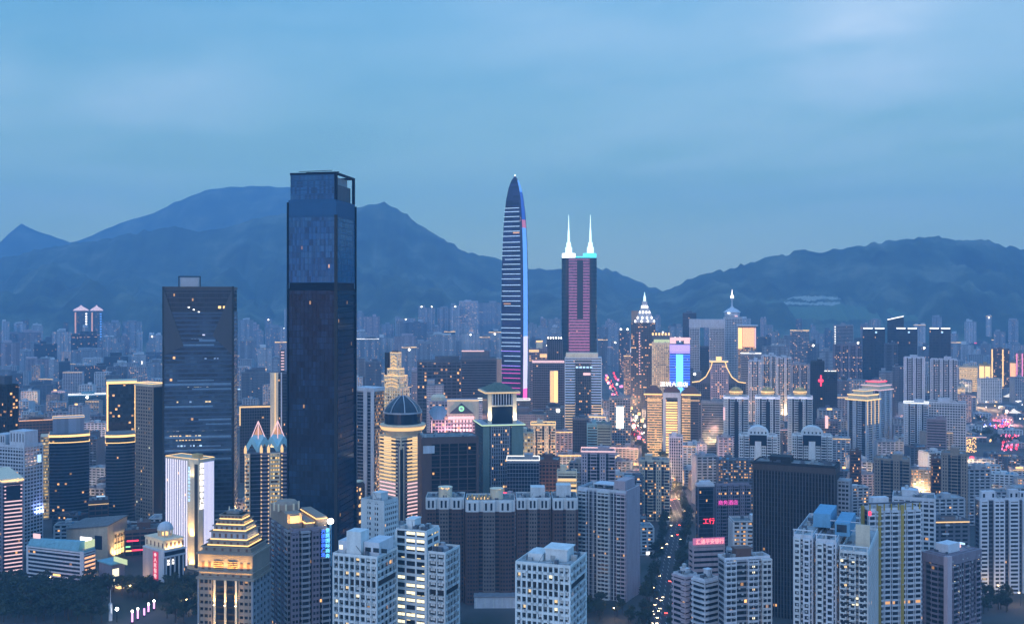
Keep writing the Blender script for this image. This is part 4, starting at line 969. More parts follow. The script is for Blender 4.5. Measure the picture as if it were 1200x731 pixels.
b.box('rotunda_lamp', 'warm_light', w * .1 - 1.8, w * .1 + 1.8, -1.8, 1.8, zc + 1.05, zc + 3.4); b.mb('rotunda', 'cream_wall').lathe(w * .1, 0, [(6.3, zc + 5.2), (6.3, zc + 6.0)], 20)
dome(b, w * .1, 0, zc + 6.0, 6.1, 'pale_wall', q=.95); b.finish()
link('sign_lettering', text_mesh('●人民保险', 3.9, 'rose_light', .3, True), b.root, (w * .27, -d - .95, h - 4.6))
link('sign_lettering', text_mesh('财险', 2.2, 'white_light', .3, True), b.root, (w + .85, -d * .62, h - 8), pi / 2); link('sign_lettering', text_mesh('人寿', 2.2, 'white_light', .3, True), b.root, (w + .85, -d * .2, h - 8), pi / 2)
b.lamp(-w * .6, -d - 1.6, .8, 5, 900, (1, .62, .22), (R(14), 0), .4)

# low blocks round the park
b = Bld('office_block', 'low long blue grey office block with orange lit bands on its narrow end', 'offices', 32, 98, 111.5, 647, 838, 22)
w, d, h = b.w / 2, b.d / 2, b.h
b.stack(-w, w, -d, d, 0, h, 3.4, .42, .2, 0, .5, .2, 'pale_wall', 'dark_glass', bay=3)
b.box('end_pier', 'pale_wall', w - 3.4, w + .5, -d - .5, -d + .3, 0, h + .6); b.box('end_pier', 'pale_wall', -w - .5, -w + 1.2, -d - .5, -d + .3, 0, h + .6)
for k in range(int(h / 3.4)): b.box('light_trim', 'peach_light', w + .22, w + .5, -d + .8, d - .4, k * h / 8 + .9, k * h / 8 + 2.2)
b.roof(-w, w, -d, d, h, 'teal_wall', 'roof_grey', 1.2, 6, house=False)
b.mb('roof_screen', 'teal_wall').loft([[(-w, -d + .2, h + .2), (w * .8, -d + .2, h + .2), (w * .8, -d + 8, h + .2), (-w, -d + 8, h + .2)], [(-w, -d + 3, h + 5), (w * .8, -d + 3, h + 7.5), (w * .8, -d + 8, h + 7.5), (-w, -d + 8, h + 5)]])
b.box('roof_sign', 'white_light', w * .55, w * .95, -d + 10, -d + 10.6, h + 3, h + 9.5); b.box('roof_sign', 'rose_light', -w, -w * .75, -d + 6, -d + 6.6, h + 5.2, h + 9)
b.box('roof_panel', 'soft_panel', w + .1, w + .6, -d + 1, d - 1, h + 2.5, h + 8.5)
b.box('entrance_lamp', 'warm_light', -w * .05, w * .2, -d - .8, -d - .3, 4.6, 6.0)
b.finish()
b = Bld('concert_hall', 'pale wedge roofed hall with a gold lit glass end, behind the low office block', 'hall', 78, 126, 149, 622, 915, 18)
w, d, h = b.w / 2, b.d / 2, b.h
b.mb('wall', 'beige_wall').loft([[(-w, -d, 0), (w, -d, 0), (w, d, 0), (-w, d, 0)], [(-w, -d, h - 2), (w, -d, h + 4), (w, d, h + 8), (-w, d, h + 2)]])
b.mb('roof', 'roof_grey').loft([[(-w - 3, -d - 1, h - 1.6), (w + 1, -d - 1, h + 4.4), (w + 1, d + 1, h + 8.4), (-w - 3, d + 1, h + 2.4)], [(-w - 3, -d - 1, h - .8), (w + 1, -d - 1, h + 5.2), (w + 1, d + 1, h + 9.2), (-w - 3, d + 1, h + 3.2)]])
b.box('window', 'dark_glass', w * .38, w * .74, -d - .12, -d + .02, h * .35, h * .82)
b.stack(w - .3, w + .4, -d + 8, d - 2, 1, h - 3, 5, .1, .1, 4, .4, .2, 'cream_wall', 'gold_glass', bay=3, part='end_frame')
for y in (-d + 10, 0, d - 6): b.lamp(w + 2, y, 2, 1, 1200, (1, .62, .25), (0, R(-14)), 8)
b.finish()
b = Bld('pavilion', 'small grey pavilion with two square yellow lit windows by the park trees', 'pavilion', 116, 131, 146, 662, 822, 40)
w, d, h = b.w / 2, b.d / 2, b.h
b.box('wall', 'mauve_wall', -w, w, -d, d, 0, h); b.box('roof', 'teal_wall', -w - 1, w + 1, -d - 1, d + 1, h + .02, h + 1)
for z in (3, 10.5): b.box('window', 'pane_bright', w - .02, w + .15, -d * .9, d * .1, z, z + 6)
b.box('canopy_lamp', 'warm_light', w + .5, w + 6, -d * .5, d * .3, 1.5, 2.4); b.box('roof_sign', 'soft_panel', w * .4, w * 2.4, -d * .1, -d * .1 + .5, h + 1.5, h + 5.5)
b.finish()
b = Bld('shopping_block', 'dark shopping block with red and green neon strips beside the domed block', 'shops', 146, None, 200, 623, 925, dep=30)
w, d, h = b.w / 2, b.d / 2, b.h
office(b, 'brown_wall', 'dark_glass', 5, .3, 6, .6)
for x0, x1, z, mt in ((-w * .9, -w * .4, h * .62, 'red_light'), (-w * .95, -w * .75, h * .40, 'green_light'), (-w * .7, -w * .1, h * .25, 'red_light'), (-w * .95, -w * .7, h * .24, 'warm_light')): b.box('neon_strip', mt, x0, x1, -d - .8, -d - .35, z, z + 1.1)
b.finish()
b = Bld('shopping_block', 'low dark roofed block with a red lit edge, between the two gold banded towers', 'shops', 104, None, 127, 588, 1010, dep=26)
office(b, 'brown_wall', 'dark_glass', 5, .3, 6, .6, house=False); b.line('soft_warm_light', *rect(b), b.h - 3, .6); b.box('roof_sign', 'cool_light', -2, 6, -b.d / 2 + 2, -b.d / 2 + 2.4, b.h + 4, b.h + 5); b.finish()

# left edge
b = Bld('office_tower', 'tower at the picture edge striped with rose white light bands and a gold rim', 'tower', -14, 2, 27, 566, 863, 55)
w, d, h = b.w / 2, b.d / 2, b.h
b.stack(-w, w, -d, d, 0, h, 3.2, .30, .15, 0, .8, .3, 'mauve_wall', 'home_glass', bay=2)
for k in range(int(h / 3.2)): b.box('light_trim', 'rose_light', -w * .75, w * .92, -d - .34, -d - .16, k * 3.2 + .15, k * 3.2 + 1.15)
b.box('opening', 'dark_glass', -w * .6, w * .75, -d - .6, -d - .36, h - 14, h - 2.5)
b.box('attic', 'cream_wall', -w - .6, w + .6, -d - .6, d + .6, h + .02, h + 3); b.line('warm_light', -w - .3, w + .3, -d - .3, d + .3, h + 1.2, .9); b.lamp(0, -d - 1.6, h - 2.4, 14, 700, (1, .66, .3), (R(14), 0), .4); b.finish()
b = Bld('apartment_tower', 'pale grid tower with louvred square roof houses, behind the rose banded edge tower', 'apartments', -22, 28, 50, 524, 950, 22)
w, d, h = b.w / 2, b.d / 2, b.h
b.stack(-w, w, -d, d, 0, h, 3.3, .42, .15, 3.4, .8, .3, 'pale_wall', 'dark_glass'); b.roof(-w, w, -d, d, h, 'pale_wall', 'roof_pale', 1.4, 3, house=False)
for x0, x1, hh in ((-w * .5, w * .05, 10), (w * .25, w * .95, 14)):
    b.box('roof_house', 'pale_wall', x0, x1, -d * .8, d * .6, h + .2, h + hh)
    for i in range(5): xx = x0 + 1.5 + (x1 - x0 - 4) * i / 4; b.box('louvre', 'dark_glass', xx, xx + 1, -d * .8 - .1, -d * .8 - .01, h + hh * .3, h + hh * .85)
b.box('end_lamp', 'cool_light', w + .3, w + .6, d * .4, d * .8, h - 16, h - 9); b.lamp(w + 1.5, d * .6, 30, 1, 1500, (.35, .45, 1), (0, R(-14)), 10); b.finish()
b = Bld('office_tower', 'dark tower at the picture edge with a ribbed stepped top and few lit rooms', 'tower', -24, 8, 21, 452, 1000, 30)
office(b, 'dark_wall', 'busy_glass', 3.4, .3, 2.6, .5, .5); b.box('attic', 'dim_wall', -b.w * .35, b.w * .35, -b.d * .35, b.d * .35, b.h + .2, b.h + 9); b.finish()
def curved(name_label, pl, pr, top, D, crown):
    b = Bld('office_tower', name_label, 'tower', pl, None, pr, top, D, dep=34)
    w, d, h = b.w / 2, b.d / 2, b.h; n = int(h / 3.3)
    def ring(g, z): return [(x * (w + g) / w, -d - g + 5 * (x / w) ** 2, z) for x in [-w + 2 * w * i / 8 for i in range(9)]] + [(w + g, d + g, z), (-w - g, d + g, z)]
    b.mb('glazing', 'dark_glass').loft([ring(0, 0), ring(0, h)], uvs=(2, (0, n)))
    for k in range(n): b.mb('cladding', 'dim_wall').loft([ring(.35, k * h / n), ring(.35, k * h / n + 1.35)])
    for gz in (h + .02, h - 6): b.mb('light_trim', 'warm_light').loft([ring(.8, gz), ring(.8, gz + (2.2 if gz > h - 1 else .7))])
    b.mb('roof', 'roof_grey').loft([ring(.5, h + 2.3), ring(.5, h + 3.0)])
    return b
b = curved('curved dark banded tower with a gold rim and a pale glass box on its roof', 58, 104.5, 513, 1083, 0)
w, d, h = b.w / 2, b.d / 2, b.h
b.mb('roof_box', 'roof_box_glass').core(-w * .85, w * .75, -d * .5, d * .8, h + 3, h + 19, 4, 16); b.line('soft_warm_light', -w * .85, w * .75, -d * .5, d * .8, h + 19.02, .6)
b.stack(-w - 8.5, -w - .5, -d + 7, d - 4, 0, h + 1, 3.3, .3, .2, 0, .5, .2, 'cream_wall', 'gold_glass', part='stair_tower'); b.finish()
b = Bld('office_block', 'red brown roofed slab with a thin glowing edge, behind the curved banded tower', 'offices', 22, None, 66, 494, 1250, dep=26)
office(b, 'brown_wall', 'dark_glass', 3.6, .4); b.line('peach_light', *rect(b), b.h + .6, .7); b.finish()
b = curved('curved dark banded tower standing in front of the gold outlined frame', 124, 158, 513, 1075, 1); b.finish()
b = Bld('office_tower', 'dark glass slab outlined by a broad gold light frame along its top and edge', 'tower', 125, None, 160, 450, 1140, dep=26)
w, d, h = b.w / 2, b.d / 2, b.h
office(b, 'steel', 'busy_glass', 3.8, .14, 2.8, .25, .1, house=False)
for x in (-w + .6, w - 1.4): b.box('light_frame', 'warm_light', x - .6, x + 1.0, -d - .8, -d - .3, h - 60, h)
b.box('light_frame', 'warm_light', -w - .4, w + .4, -d - .8, -d - .3, h + .02, h + 2.6); b.box('attic', 'cream_wall', -w - .4, w + .4, -d - .2, d, h + .04, h + 3.2); b.finish()
b = Bld('office_tower', 'tan stone tower with square punched windows and a gold lit eave', 'tower', 159, 179, 193, 453, 1060, 35)
w, d, h = b.w / 2, b.d / 2, b.h
b.stack(-w, w, -d, d, 0, h, 3.6, .48, .2, 4.2, 1.5, .25, 'tan_wall', 'home_glass'); b.box('side_glazing', 'dark_glass', w + .3, w + .5, -d + 1, d - 1, 0, h - 1)
b.box('attic', 'cream_wall', -w - .8, w + .8, -d - .8, d + .8, h + .02, h + 2.6); b.line('warm_light', -w - .6, w + .6, -d - .6, d + .6, h + 2.62, .6)
for k in range(6): b.box('lit_window', 'pane_bright', -w + 1 + (k * 7) % int(b.w - 3), -w + 2.6 + (k * 7) % int(b.w - 3), -d - .08, -d + .02, 20 + k * 19, 21.6 + k * 19)
b.finish()

# twin diamond roofs
b = Bld('office_tower', 'tower under two teal zigzag diamond roofs with glowing pyramids, lit edge columns', 'tower', 287, None, 340, 531, 900, dep=30)
w, d, h = b.w / 2, b.d / 2, b.h
b.stack(-w, w, -d, d, 0, h, 3.4, .2, .1, 0, .4, .2, 'dim_wall', 'dark_glass', bay=2.4)
for x0, x1, mt, wl in ((-w, -w + 4.2, 'lit_glass', 'cream_wall'), (-w * .30, w * .06, 'dark_glass', 'mauve_wall'), (w * .10, w * .55, 'gold_glass', 'cream_wall'), (w * .62, w, 'dark_glass', 'mauve_wall')):
    b.stack(x0, x1, -d - 1.4, -d + .3, 0, h - .2, 3.4, .45, .25, 0, .6, .25, wl, mt, bay=2.2, part='lit_column')
n = int(h / 3.4)
for x in (-w + .4, -w * .30 + .4, w * .06 - .4, w * .62 + .3, w - .4):
    for k in range(n): b.box('light_trim', 'soft_warm_light', x - .55, x + .55, -d - 1.95, -d - 1.72, k * h / n + .3, k * h / n + 1.4)
    b.mb('finial_lamp', 'soft_warm_light').lathe(x, -d - .8, [(1.2, h + .1), (1.2, h + 4), (.2, h + 7)], 6)
for cx in (-w * .42, w * .45):
    s_ = w * .56; z0 = h + 3
    for sg in (-1, 1):
        for e, f in (((-s_, -d), (0, -d)), ((0, -d), (s_, -d))): pass
    m_ = b.mb('zigzag_roof', 'teal_roof')
    # a square turned on its corner, four gables folded up between its corners
    cor = [(cx + s_ * cos(a), s_ * sin(a)) for a in (pi, -pi / 2, 0, pi / 2)]
    for q in range(4):
        p, r_ = cor[q], cor[(q + 1) % 4]; mid = ((p[0] + r_[0]) / 2, (p[1] + r_[1]) / 2)
        for a_, b_ in ((p, mid), (mid, r_)):
            za, zb = (z0, z0 + 9) if a_ == p else (z0 + 9, z0)
            k = len(m_.v); m_.v += [(*a_, za - 5.5), (*b_, zb - 5.5), (*b_, zb + 1), (*a_, za + 1), (cx, 0, z0 + 12)]
            m_.f += [(k, k + 1, k + 2, k + 3), (k + 3, k + 2, k + 4)]; m_.uv += [None, None]
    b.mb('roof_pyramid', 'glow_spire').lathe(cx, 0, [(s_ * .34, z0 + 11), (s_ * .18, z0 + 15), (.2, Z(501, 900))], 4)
    for a in (0, pi / 2, pi, 3 * pi / 2): b.mb('roof_rib', 'rose_light').bar((cx + s_ * .55 * cos(a), s_ * .55 * sin(a), z0 + 8), (cx, 0, Z(496, 900)), .7)
b.finish()
b = Bld('office_tower', 'cream slab lit up its two edges behind the diamond roofs, louvred mast block above', 'tower', 317, None, 341, 437, 1250, dep=24)
w, d, h = b.w / 2, b.d / 2, b.h
b.stack(-w, w, -d, d, 0, h, 3.8, .1, .1, 0, 0, 0, 'dim_wall', 'dark_glass'); b.box('edge_slab', 'cream_wall', -w - .3, -w * .25, -d - .7, -d + .3, 0, h + .5); b.box('edge_slab', 'pale_wall', w * .62, w + .3, -d - .7, -d + .3, 0, h + .5); b.box('edge_slab', 'pale_wall', 0, w * .12, -d - .7, -d + .3, 0, h + .5)
b.box('light_trim', 'soft_warm_light', -w * .6, -w * .5, -d - 1.0, -d - .72, h * .3, h); b.lamp(-w * .6, -d - 2, h * .25, 4, 6000, (1, .68, .32), (R(10), 0), .6)
b.box('mast_block', 'dim_wall', -w * .05, w * .4, -d * .5, d * .5, h + .5, h + 27)
for k in range(7): b.box('louvre', 'rose_light', w * .02, w * .34, -d * .5 - .4, -d * .5 - .02, h + 3 + k * 3.5, h + 4.2 + k * 3.5)
b.finish()
b = Bld('office_tower', 'dark slab rimmed by a thin gold line, between the banded glass tower and the diamonds', 'tower', 281, None, 318, 478, 1300, dep=22)
office(b, 'dim_wall', 'dark_glass', 3.8, .2, 3, .5, .3, house=False); w, d, h = b.w / 2, b.d / 2, b.h
b.box('light_frame', 'soft_warm_light', -w - .5, w + .5, -d - .9, -d - .4, h + .3, h + 2.2); b.box('light_frame', 'soft_warm_light', -w - .5, -w + 1, -d - .9, -d - .4, h - 22, h + .28); b.finish()
# ------------------------------------------------------------------ the middle of the city
# bullet tower
D0 = 1780
b = Bld('skyscraper', 'tapering bullet shaped skyscraper with bright floor lines and a blue lit curved edge', 'skyscraper', 587, 612.5, 620, 205, D0, 24)
w, d, h = b.w / 2, b.d / 2, b.h
PROF = [(0, .90), (.10, .94), (.30, 1.0), (.50, 1.0), (.62, .98), (.72, .93), (.80, .86), (.86, .77), (.91, .65), (.95, .50), (.975, .34), (.99, .20), (1.0, .05)]
def prof(f):
    for (a, sa), (c, sb) in zip(PROF, PROF[1:]):
        if a <= f <= c: return sa + (sb - sa) * (f - a) / (c - a)
    return .05
def krect(s_, z, g=0):
    x, y = w * s_ + g, d * s_ + g; r_ = min(x, y) * .22
    o = []
    for cx, cyy, a0 in ((x - r_, -y + r_, -90), (x - r_, y - r_, 0), (-x + r_, y - r_, 90), (-x + r_, -y + r_, 180)):
        o += [(cx + r_ * cos(R(a0 + a)), cyy + r_ * sin(R(a0 + a)), z) for a in (0, 45, 90)]
    return o
Zs = [h * i / 64 for i in range(65)]
b.mb('glazing', 'bullet_glass').loft([krect(prof(z / h), z) for z in Zs], uvs=(2.0, [z / 4.2 for z in Zs]))
rnd = random.Random(5); z = 22.0; k = 0
while z < h * .89:
    s_ = prof(z / h); mt = 'magenta_light' if z < 112 else ('violet_light' if z < 150 and k % 3 == 0 else 'cool_light')
    x = w * s_; x0 = -x * .96; x1 = x * .80
    b.box('light_band', mt, x0 + (rnd.random() * 6 if rnd.random() < .3 else 0), x1, -d * s_ - .45, -d * s_ - .12, z, z + .9)
    z += rnd.choice((6.3, 8.4, 8.4, 8.4, 10.5, 14.7)); k += 1
# the lit curved right-hand edges
for sx, sy in ((1, -1),):
    for i in range(64):
        za, zb = Zs[i], Zs[i + 1]
        if zb > h * .985: continue
        f = (za + zb) / 2 / h
        mt = 'magenta_light' if f < .17 else ('lilac_light' if f < .38 else ('blue_edge' if f < .80 else ('blue_edge_deep' if f < .93 else 'blue_edge')))
        if .80 < f < .83: mt = 'dim_pink_light'
        sa, sb = prof(za / h), prof(zb / h)
        m_ = b.mb('light_edge', mt)
        m_.loft([[(w * s_ + .15, -d * s_ * .80, z_), (w * s_ + .7, -d * s_ * .80, z_), (w * s_ + .7, d * s_ * .45, z_), (w * s_ + .15, d * s_ * .45, z_)] for s_, z_ in ((sa, za + .02), (sb, zb - .02))])
b.mb('finial', 'white_light').bar((0, 0, h - 1), (0, 0, h + 3), 1.2)
b.finish()
# twin spire tower
D0 = 2000
b = Bld('skyscraper', 'twin spire skyscraper glowing pink between rounded glass corners, white lamps at its top', 'skyscraper', 658, None, 699.5, 302, D0, dep=40)
w, d, h = b.w / 2, b.d / 2, b.h
b.stack(-w * .60, w * .60, -d, d, 0, h, 4.2, .12, .1, 0, 0, 0, 'dim_wall', 'pinkish_glass', bay=3)
for k in range(int(h / 5.6)):
    f = k * 5.6 / h
    b.box('light_band', 'dim_pink_light' if f > .36 else 'magenta_dim', -w * .58, w * .58, -d - .5, -d - .15, k * 5.6 + 2, k * 5.6 + 3.1 + 1.9 * (1 - f))
for sx in (-1, 1):
    b.mb('round_corner', 'dark_glass').lathe(sx * w * .66, -d * .2, [(w * .34, 0), (w * .34, h)], 24)
    for k in range(int(h / 8.4)): b.mb('round_corner_band', 'steel').lathe(sx * w * .66, -d * .2, [(w * .345, k * 8.4), (w * .345, k * 8.4 + 1.2)], 24)
    b.mb('crown_drum', 'white_light' if sx < 0 else 'teal_light').lathe(sx * w * .60, 0, [(w * .38, h + .1), (w * .38, h + 9)], 20)
    xs = sx * w * .62 + w * .02; zt = Z(251, D0)
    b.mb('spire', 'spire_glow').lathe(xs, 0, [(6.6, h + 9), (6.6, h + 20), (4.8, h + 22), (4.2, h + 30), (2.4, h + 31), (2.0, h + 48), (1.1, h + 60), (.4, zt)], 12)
b.box('centre_slot', 'dark_glass', -w * .12, w * .22, -d - 1.0, -d - .52, h * .62, h - 4)
b.box('crown_bridge', 'teal_light', -w * .2, w * .2, -d * .3, d * .3, h + .1, h + 3)
b.finish()
b = Bld('office_tower', 'wide tower under the twin spires, gold lit ribbed flanks and a dark dotted middle', 'tower', 662, None, 705, 419, 1500, dep=34)
w, d, h = b.w / 2, b.d / 2, b.h
b.stack(-w, w, -d, d, 0, h, 3.8, .36, .15, 0, .6, .3, 'pale_wall', 'dark_glass', bay=2.4)
b.stack(-w * .42, w * .42, -d - 1.2, -d + .3, 0, h - 8, 3.8, .2, .15, 3.0, .5, .2, 'dim_wall', 'busy_glass', bay=2.4, part='centre_cladding')
for k in range(int(h / 3.8)):
    for x0, x1 in ((-w, -w * .46), (w * .46, w)): b.box('light_trim', 'soft_warm_light' if k < h / 7 else 'dim_cool_light', x0, x1, -d - .42, -d - .2, k * 3.8 + .1, k * 3.8 + .95)
b.box('light_edge', 'warm_light', w + .1, w + 1.2, -d - .5, -d + 1.5, 4, h * .5); b.box('attic', 'cream_wall', -w * .95, w * .8, -d * .9, d * .9, h + .05, h + 6); b.lamp(0, -d - 2, h - 2, 30, 9000, (1, .72, .36), (R(16), 0), .6)
for i in range(5): b.box('roof_lamp', 'cool_light', -w * .4 + i * 5, -w * .4 + i * 5 + 3.6, -d - 1.6, -d - 1.25, h - 15, h - 12.4)
b.box('roof_sign', 'rose_light', 0, w * .4, -d - 1.6, -d - 1.3, h - 25, h - 21.5); b.finish()
b = Bld('office_tower', 'tower with one brilliant gold lit wall strip, beside the foot of the bullet tower', 'tower', 624, None, 661, 425, 1650, dep=34)
w, d, h = b.w / 2, b.d / 2, b.h
b.stack(-w, w, -d, d, 0, h, 3.8, .3, .15, 3, .5, .3, 'mauve_wall', 'dark_glass'); b.line('rose_light', -w, w, -d, d, h + .1, 1.6)
b.box('lit_wall', 'cream_wall', w * .10, w * .62, -d - 1.2, -d + .2, 0, h - 12); b.box('lit_strip', 'warm_light', w * .36, w * .60, -d - 1.5, -d - 1.22, 10, h - 13); b.box('lit_strip', 'soft_warm_light', w * .12, w * .34, -d - 1.5, -d - 1.22, 10, h - 13); b.finish()
b = Bld('office_tower', 'ribbed tower topped with a comb of small white lamps, left of the twin spires', 'tower', 641, None, 659, 397, 1850, dep=28)
office(b, 'dim_wall', 'dark_glass', 3.8, .1, 3.4, 1.0, .6, house=False); w, d, h = b.w / 2, b.d / 2, b.h
for i in range(6): b.box('roof_lamp', 'flood_light', -w + 2 + i * (b.w - 4) / 5 - .6, -w + 2 + i * (b.w - 4) / 5 + .6, -d - .8, -d - .1, h + .5, h + 3)
b.finish()
b = Bld('office_block', 'cluster topped block with cream lit terraces just right of the bullet tower', 'offices', 620, None, 641, 409, 1760, dep=26)
office(b, 'mauve_wall', 'busy_glass', 3.6, .45); w, d, h = b.w / 2, b.d / 2, b.h
b.box('terrace_storey', 'soft_warm_light', -w, w * .1, -d - .5, -d, h - 5, h - 1); b.box('terrace_storey', 'soft_warm_light', w * .2, w, -d - .5, -d, h - 14, h - 8); b.box('roof_house', 'cream_wall', -w * .2, w * .5, -d * .5, d * .5, h, h + 12); b.line('warm_light', -w * .2, w * .5, -d * .5, d * .5, h + 12, 1.5); b.finish()
# round domed uplit tower
b = Bld('office_tower', 'corner tower in gold lit bands with a flared collar and dark conical glass dome', 'tower', 445, 470, 499, 512, 1000, 44)
w, d, h = b.w / 2, b.d / 2, b.h
b.stack(-w, w, -d, d, 0, h, 3.5, .46, .3, 0, .7, .4, 'cream_wall', 'home_glass', bay=2.4)
n = int(h / 3.5)
for k in range(n):
    b.box('light_trim', 'soft_warm_light' if k > n * .55 else 'rose_light', -w * .98, w * .52, -d - .55, -d - .33, k * h / n + .05, k * h / n + 1.5)
    b.box('light_trim', 'soft_warm_light' if k > n * .55 else 'rose_light', w + .33, w + .55, -d * .52, d * .98, k * h / n + .05, k * h / n + 1.5)
for q in range(3):
    b.box('corner_strip', ('mauve_wall', 'cream_wall', 'dark_wall')[q], w - 3.6 + q * 1.6, w - 2.2 + q * 1.6, -d - 1.2 + .15 * q, -d + .2, 0, h - 6 - q * 3)
    b.box('corner_strip', ('mauve_wall', 'cream_wall', 'dark_wall')[q], w - .2, w + 1.2 - .15 * q, -d + 2.2 - q * 1.6 + 1.4, -d + 3.6 - q * 1.6 + 1.4, 0, h - 6 - q * 3)
for k in range(int(n * .55), n): b.box('lit_window', 'pane_warm', -w * .6, w * .1, -d - .1, -d - .02, (k + .48) * h / n, (k + .92) * h / n); b.box('lit_window', 'pane_warm', w + .02, w + .1, -d * .1, d * .6, (k + .48) * h / n, (k + .92) * h / n)
cr = max(w, d) * 1.12
b.mb('collar', 'cream_wall').lathe(0, 0, [(cr * .92, h + .1), (cr * 1.10, h + 5), (cr * 1.22, h + 9), (cr * 1.22, h + 10.5), (cr * 1.0, h + 10.8)], 32)
b.mb('collar_lamp', 'soft_warm_light').lathe(0, 0, [(cr * 1.14, h + 5.2), (cr * 1.25, h + 8.6)], 32, False)
b.mb('drum', 'dark_glass').lathe(0, 0, [(cr, h + 10.8), (cr, h + 21)], 32); b.mb('drum_ring', 'pale_steel').lathe(0, 0, [(cr * 1.05, h + 21), (cr * 1.05, h + 22.5)], 32)
zt = Z(466, 1000); b.mb('dome', 'dark_glass').lathe(0, 0, [(cr * 1.0, h + 22.5), (cr * .86, h + 27), (cr * .66, h + 31), (cr * .42, h + 34.5), (cr * .16, zt)], 32)
for k in range(8):
    a = 2 * pi * (k + .25) / 8; P_ = [(cr * 1.02, h + 22.5), (cr * .88, h + 27.3), (cr * .68, h + 31.3), (cr * .44, h + 34.8), (cr * .17, zt + .3)]
    for p, q in zip(P_, P_[1:]): b.mb('dome_rib', 'pale_steel').bar((p[0] * cos(a), p[0] * sin(a), p[1]), (q[0] * cos(a), q[0] * sin(a), q[1]), .7)
mast(b, 0, 0, zt, 9, .5); b.finish()
# art deco
b = Bld('office_tower', 'art deco tower stepping up in gold lit arches to two thin masts', 'tower', 448, 469, 479.5, 455, 1300, 30)
w, d, h = b.w / 2, b.d / 2, b.h
b.stack(-w, w, -d, d, 0, h, 3.6, .4, .2, 4, 1.0, .4, 'cream_wall', 'gold_glass')
zz = h
for f, z1_ in ((.86, 441), (.62, 433), (.40, 414)):
    zt = Z(z1_, 1300); b.stack(-w * f, w * f, -d * f, d * f, zz, zt, 3.4, .45, .2, 3.4, 1.0, .4, 'cream_wall', 'gold_glass', part='stepped_cladding')
    for k in range(int((zt - zz) / 4.5)): b.mb('light_arch', 'soft_warm_light').bar((-w * f * .8, -d * f - .7, zz + k * 4.5 + .4), (0, -d * f - .7, zz + k * 4.5 + 2.8), .8); b.mb('light_arch', 'soft_warm_light').bar((0, -d * f - .7, zz + k * 4.5 + 2.8), (w * f * .8, -d * f - .7, zz + k * 4.5 + .4), .8)
    b.line('warm_light', -w * f, w * f, -d * f, d * f, zt, .6); zz = zt
b.box('crown', 'dim_wall', -w * .3, w * .3, -d * .3, d * .3, zz, zz + 3)
for x in (-w * .36, w * .36): mast(b, x, 0, zz, 16, .5)
b.box('side_block', 'dark_wall', -w * .98, -w * .66, -d * .5, d * .5, h, Z(414, 1300)); b.finish()
b = Bld('office_tower', 'tall dark grey slab with pale piers and flat cap left of the domed tower', 'tower', 417, 438, 450, 459, 1080, 30)
w, d, h = b.w / 2, b.d / 2, b.h
b.stack(-w, w, -d, d, 0, h, 3.6, .2, .1, 0, 0, 0, 'grey_wall', 'dark_glass')
for x0, x1 in ((-w - .4, -w * .86), (-w * .1, w * .3), (w * .72, w + .4)): b.box('pier', 'pale_wall', x0, x1, -d - 1.0, -d + .3, 0, h + .2)
b.box('attic', 'pale_wall', -w - .6, w + .6, -d - 1.2, d + .4, h + .25, h + 4); b.stack(w + .1, w + .9, -d + 2, d - 2, 0, h, 3.6, .4, .1, 0, 0, 0, 'tan_wall', 'lit_glass', part='side_cladding'); b.finish()
b = Bld('office_block', 'brick block with a slanting gold lit roof edge behind the plain white slab', 'offices', 398, 417, 427, 569, 900, 35)
w, d, h = b.w / 2, b.d / 2, b.h
office(b, 'brown_wall', 'busy_glass', 3.4, .45, 3, .8); b.box('canopy', 'cream_wall', -w * .2, w + 3, -d - 3, d * .2, h + 3, h + 4.2); b.box('light_trim', 'warm_light', -w * .2, w + 3, -d - 3.4, -d - 3.05, h + 2.8, h + 4.4); b.lamp(w * .3, -d - 1, h + 1.5, 12, 500, (1, .62, .22), (R(10), 0), 2)
for k in range(7): b.box('end_lamp', 'soft_warm_light', w + .2, w + .6, -d * .3, d * .1, h - 5 - k * 7, h - 2.5 - k * 7)
b.finish()
# brown glass block
b = Bld('office_tower', 'squat brown framed block of dark smoked glass with a blank pale panel near its top', 'tower', 490, 495, 560, 515, 950, 78)
w, d, h = b.w / 2, b.d / 2, b.h
b.stack(-w, w, -d, d, 0, h, 3.7, .10, .1, 0, 0, 0, 'brown_wall', 'brown_glass', bay=2.2)
b.box('frame', 'brown_wall', -w - .5, w + .5, -d - 1.4, -d + .3, h - 4.2, h + 1.2); b.box('frame', 'brown_wall', -w - .5, -w + 8, -d - 1.4, -d + .3, 0, h - 4.22); b.box('frame', 'brown_wall', w - 1.4, w + .5, -d - 1.4, -d + .3, 0, h - 4.22); b.box('frame', 'brown_wall', -w - .5, w + .5, d - .5, d + .6, 0, h + 1.2); b.box('frame', 'brown_wall', -w - .6, -w + .4, -d + .32, d - .52, 0, h + 1.18); b.box('frame', 'brown_wall', w - .4, w + .6, -d + .32, d - .52, 0, h + 1.18)
for k in range(int(h / 11)): b.box('transom', 'brown_wall', -w + 8, w - 1.4, -d - .9, -d + .2, h - 15 - k * 11, h - 14.2 - k * 11)
for i in range(6): x = -w + 8 + (2 * w - 9.4) * i / 5; b.box('mullion', 'brown_wall', x - .4, x + .4, -d - 1.1, -d + .2, 0, h - 4.3)
b.box('blank_panel', 'pale_wall', -w + .5, -w + 11, -d - 1.62, -d - 1.42, h - 12.5, h - 5.5)
b.roof(-w, w, -d, d, h + 1.2, 'brown_wall', 'roof_grey', .8, 5, house=False); b.finish()
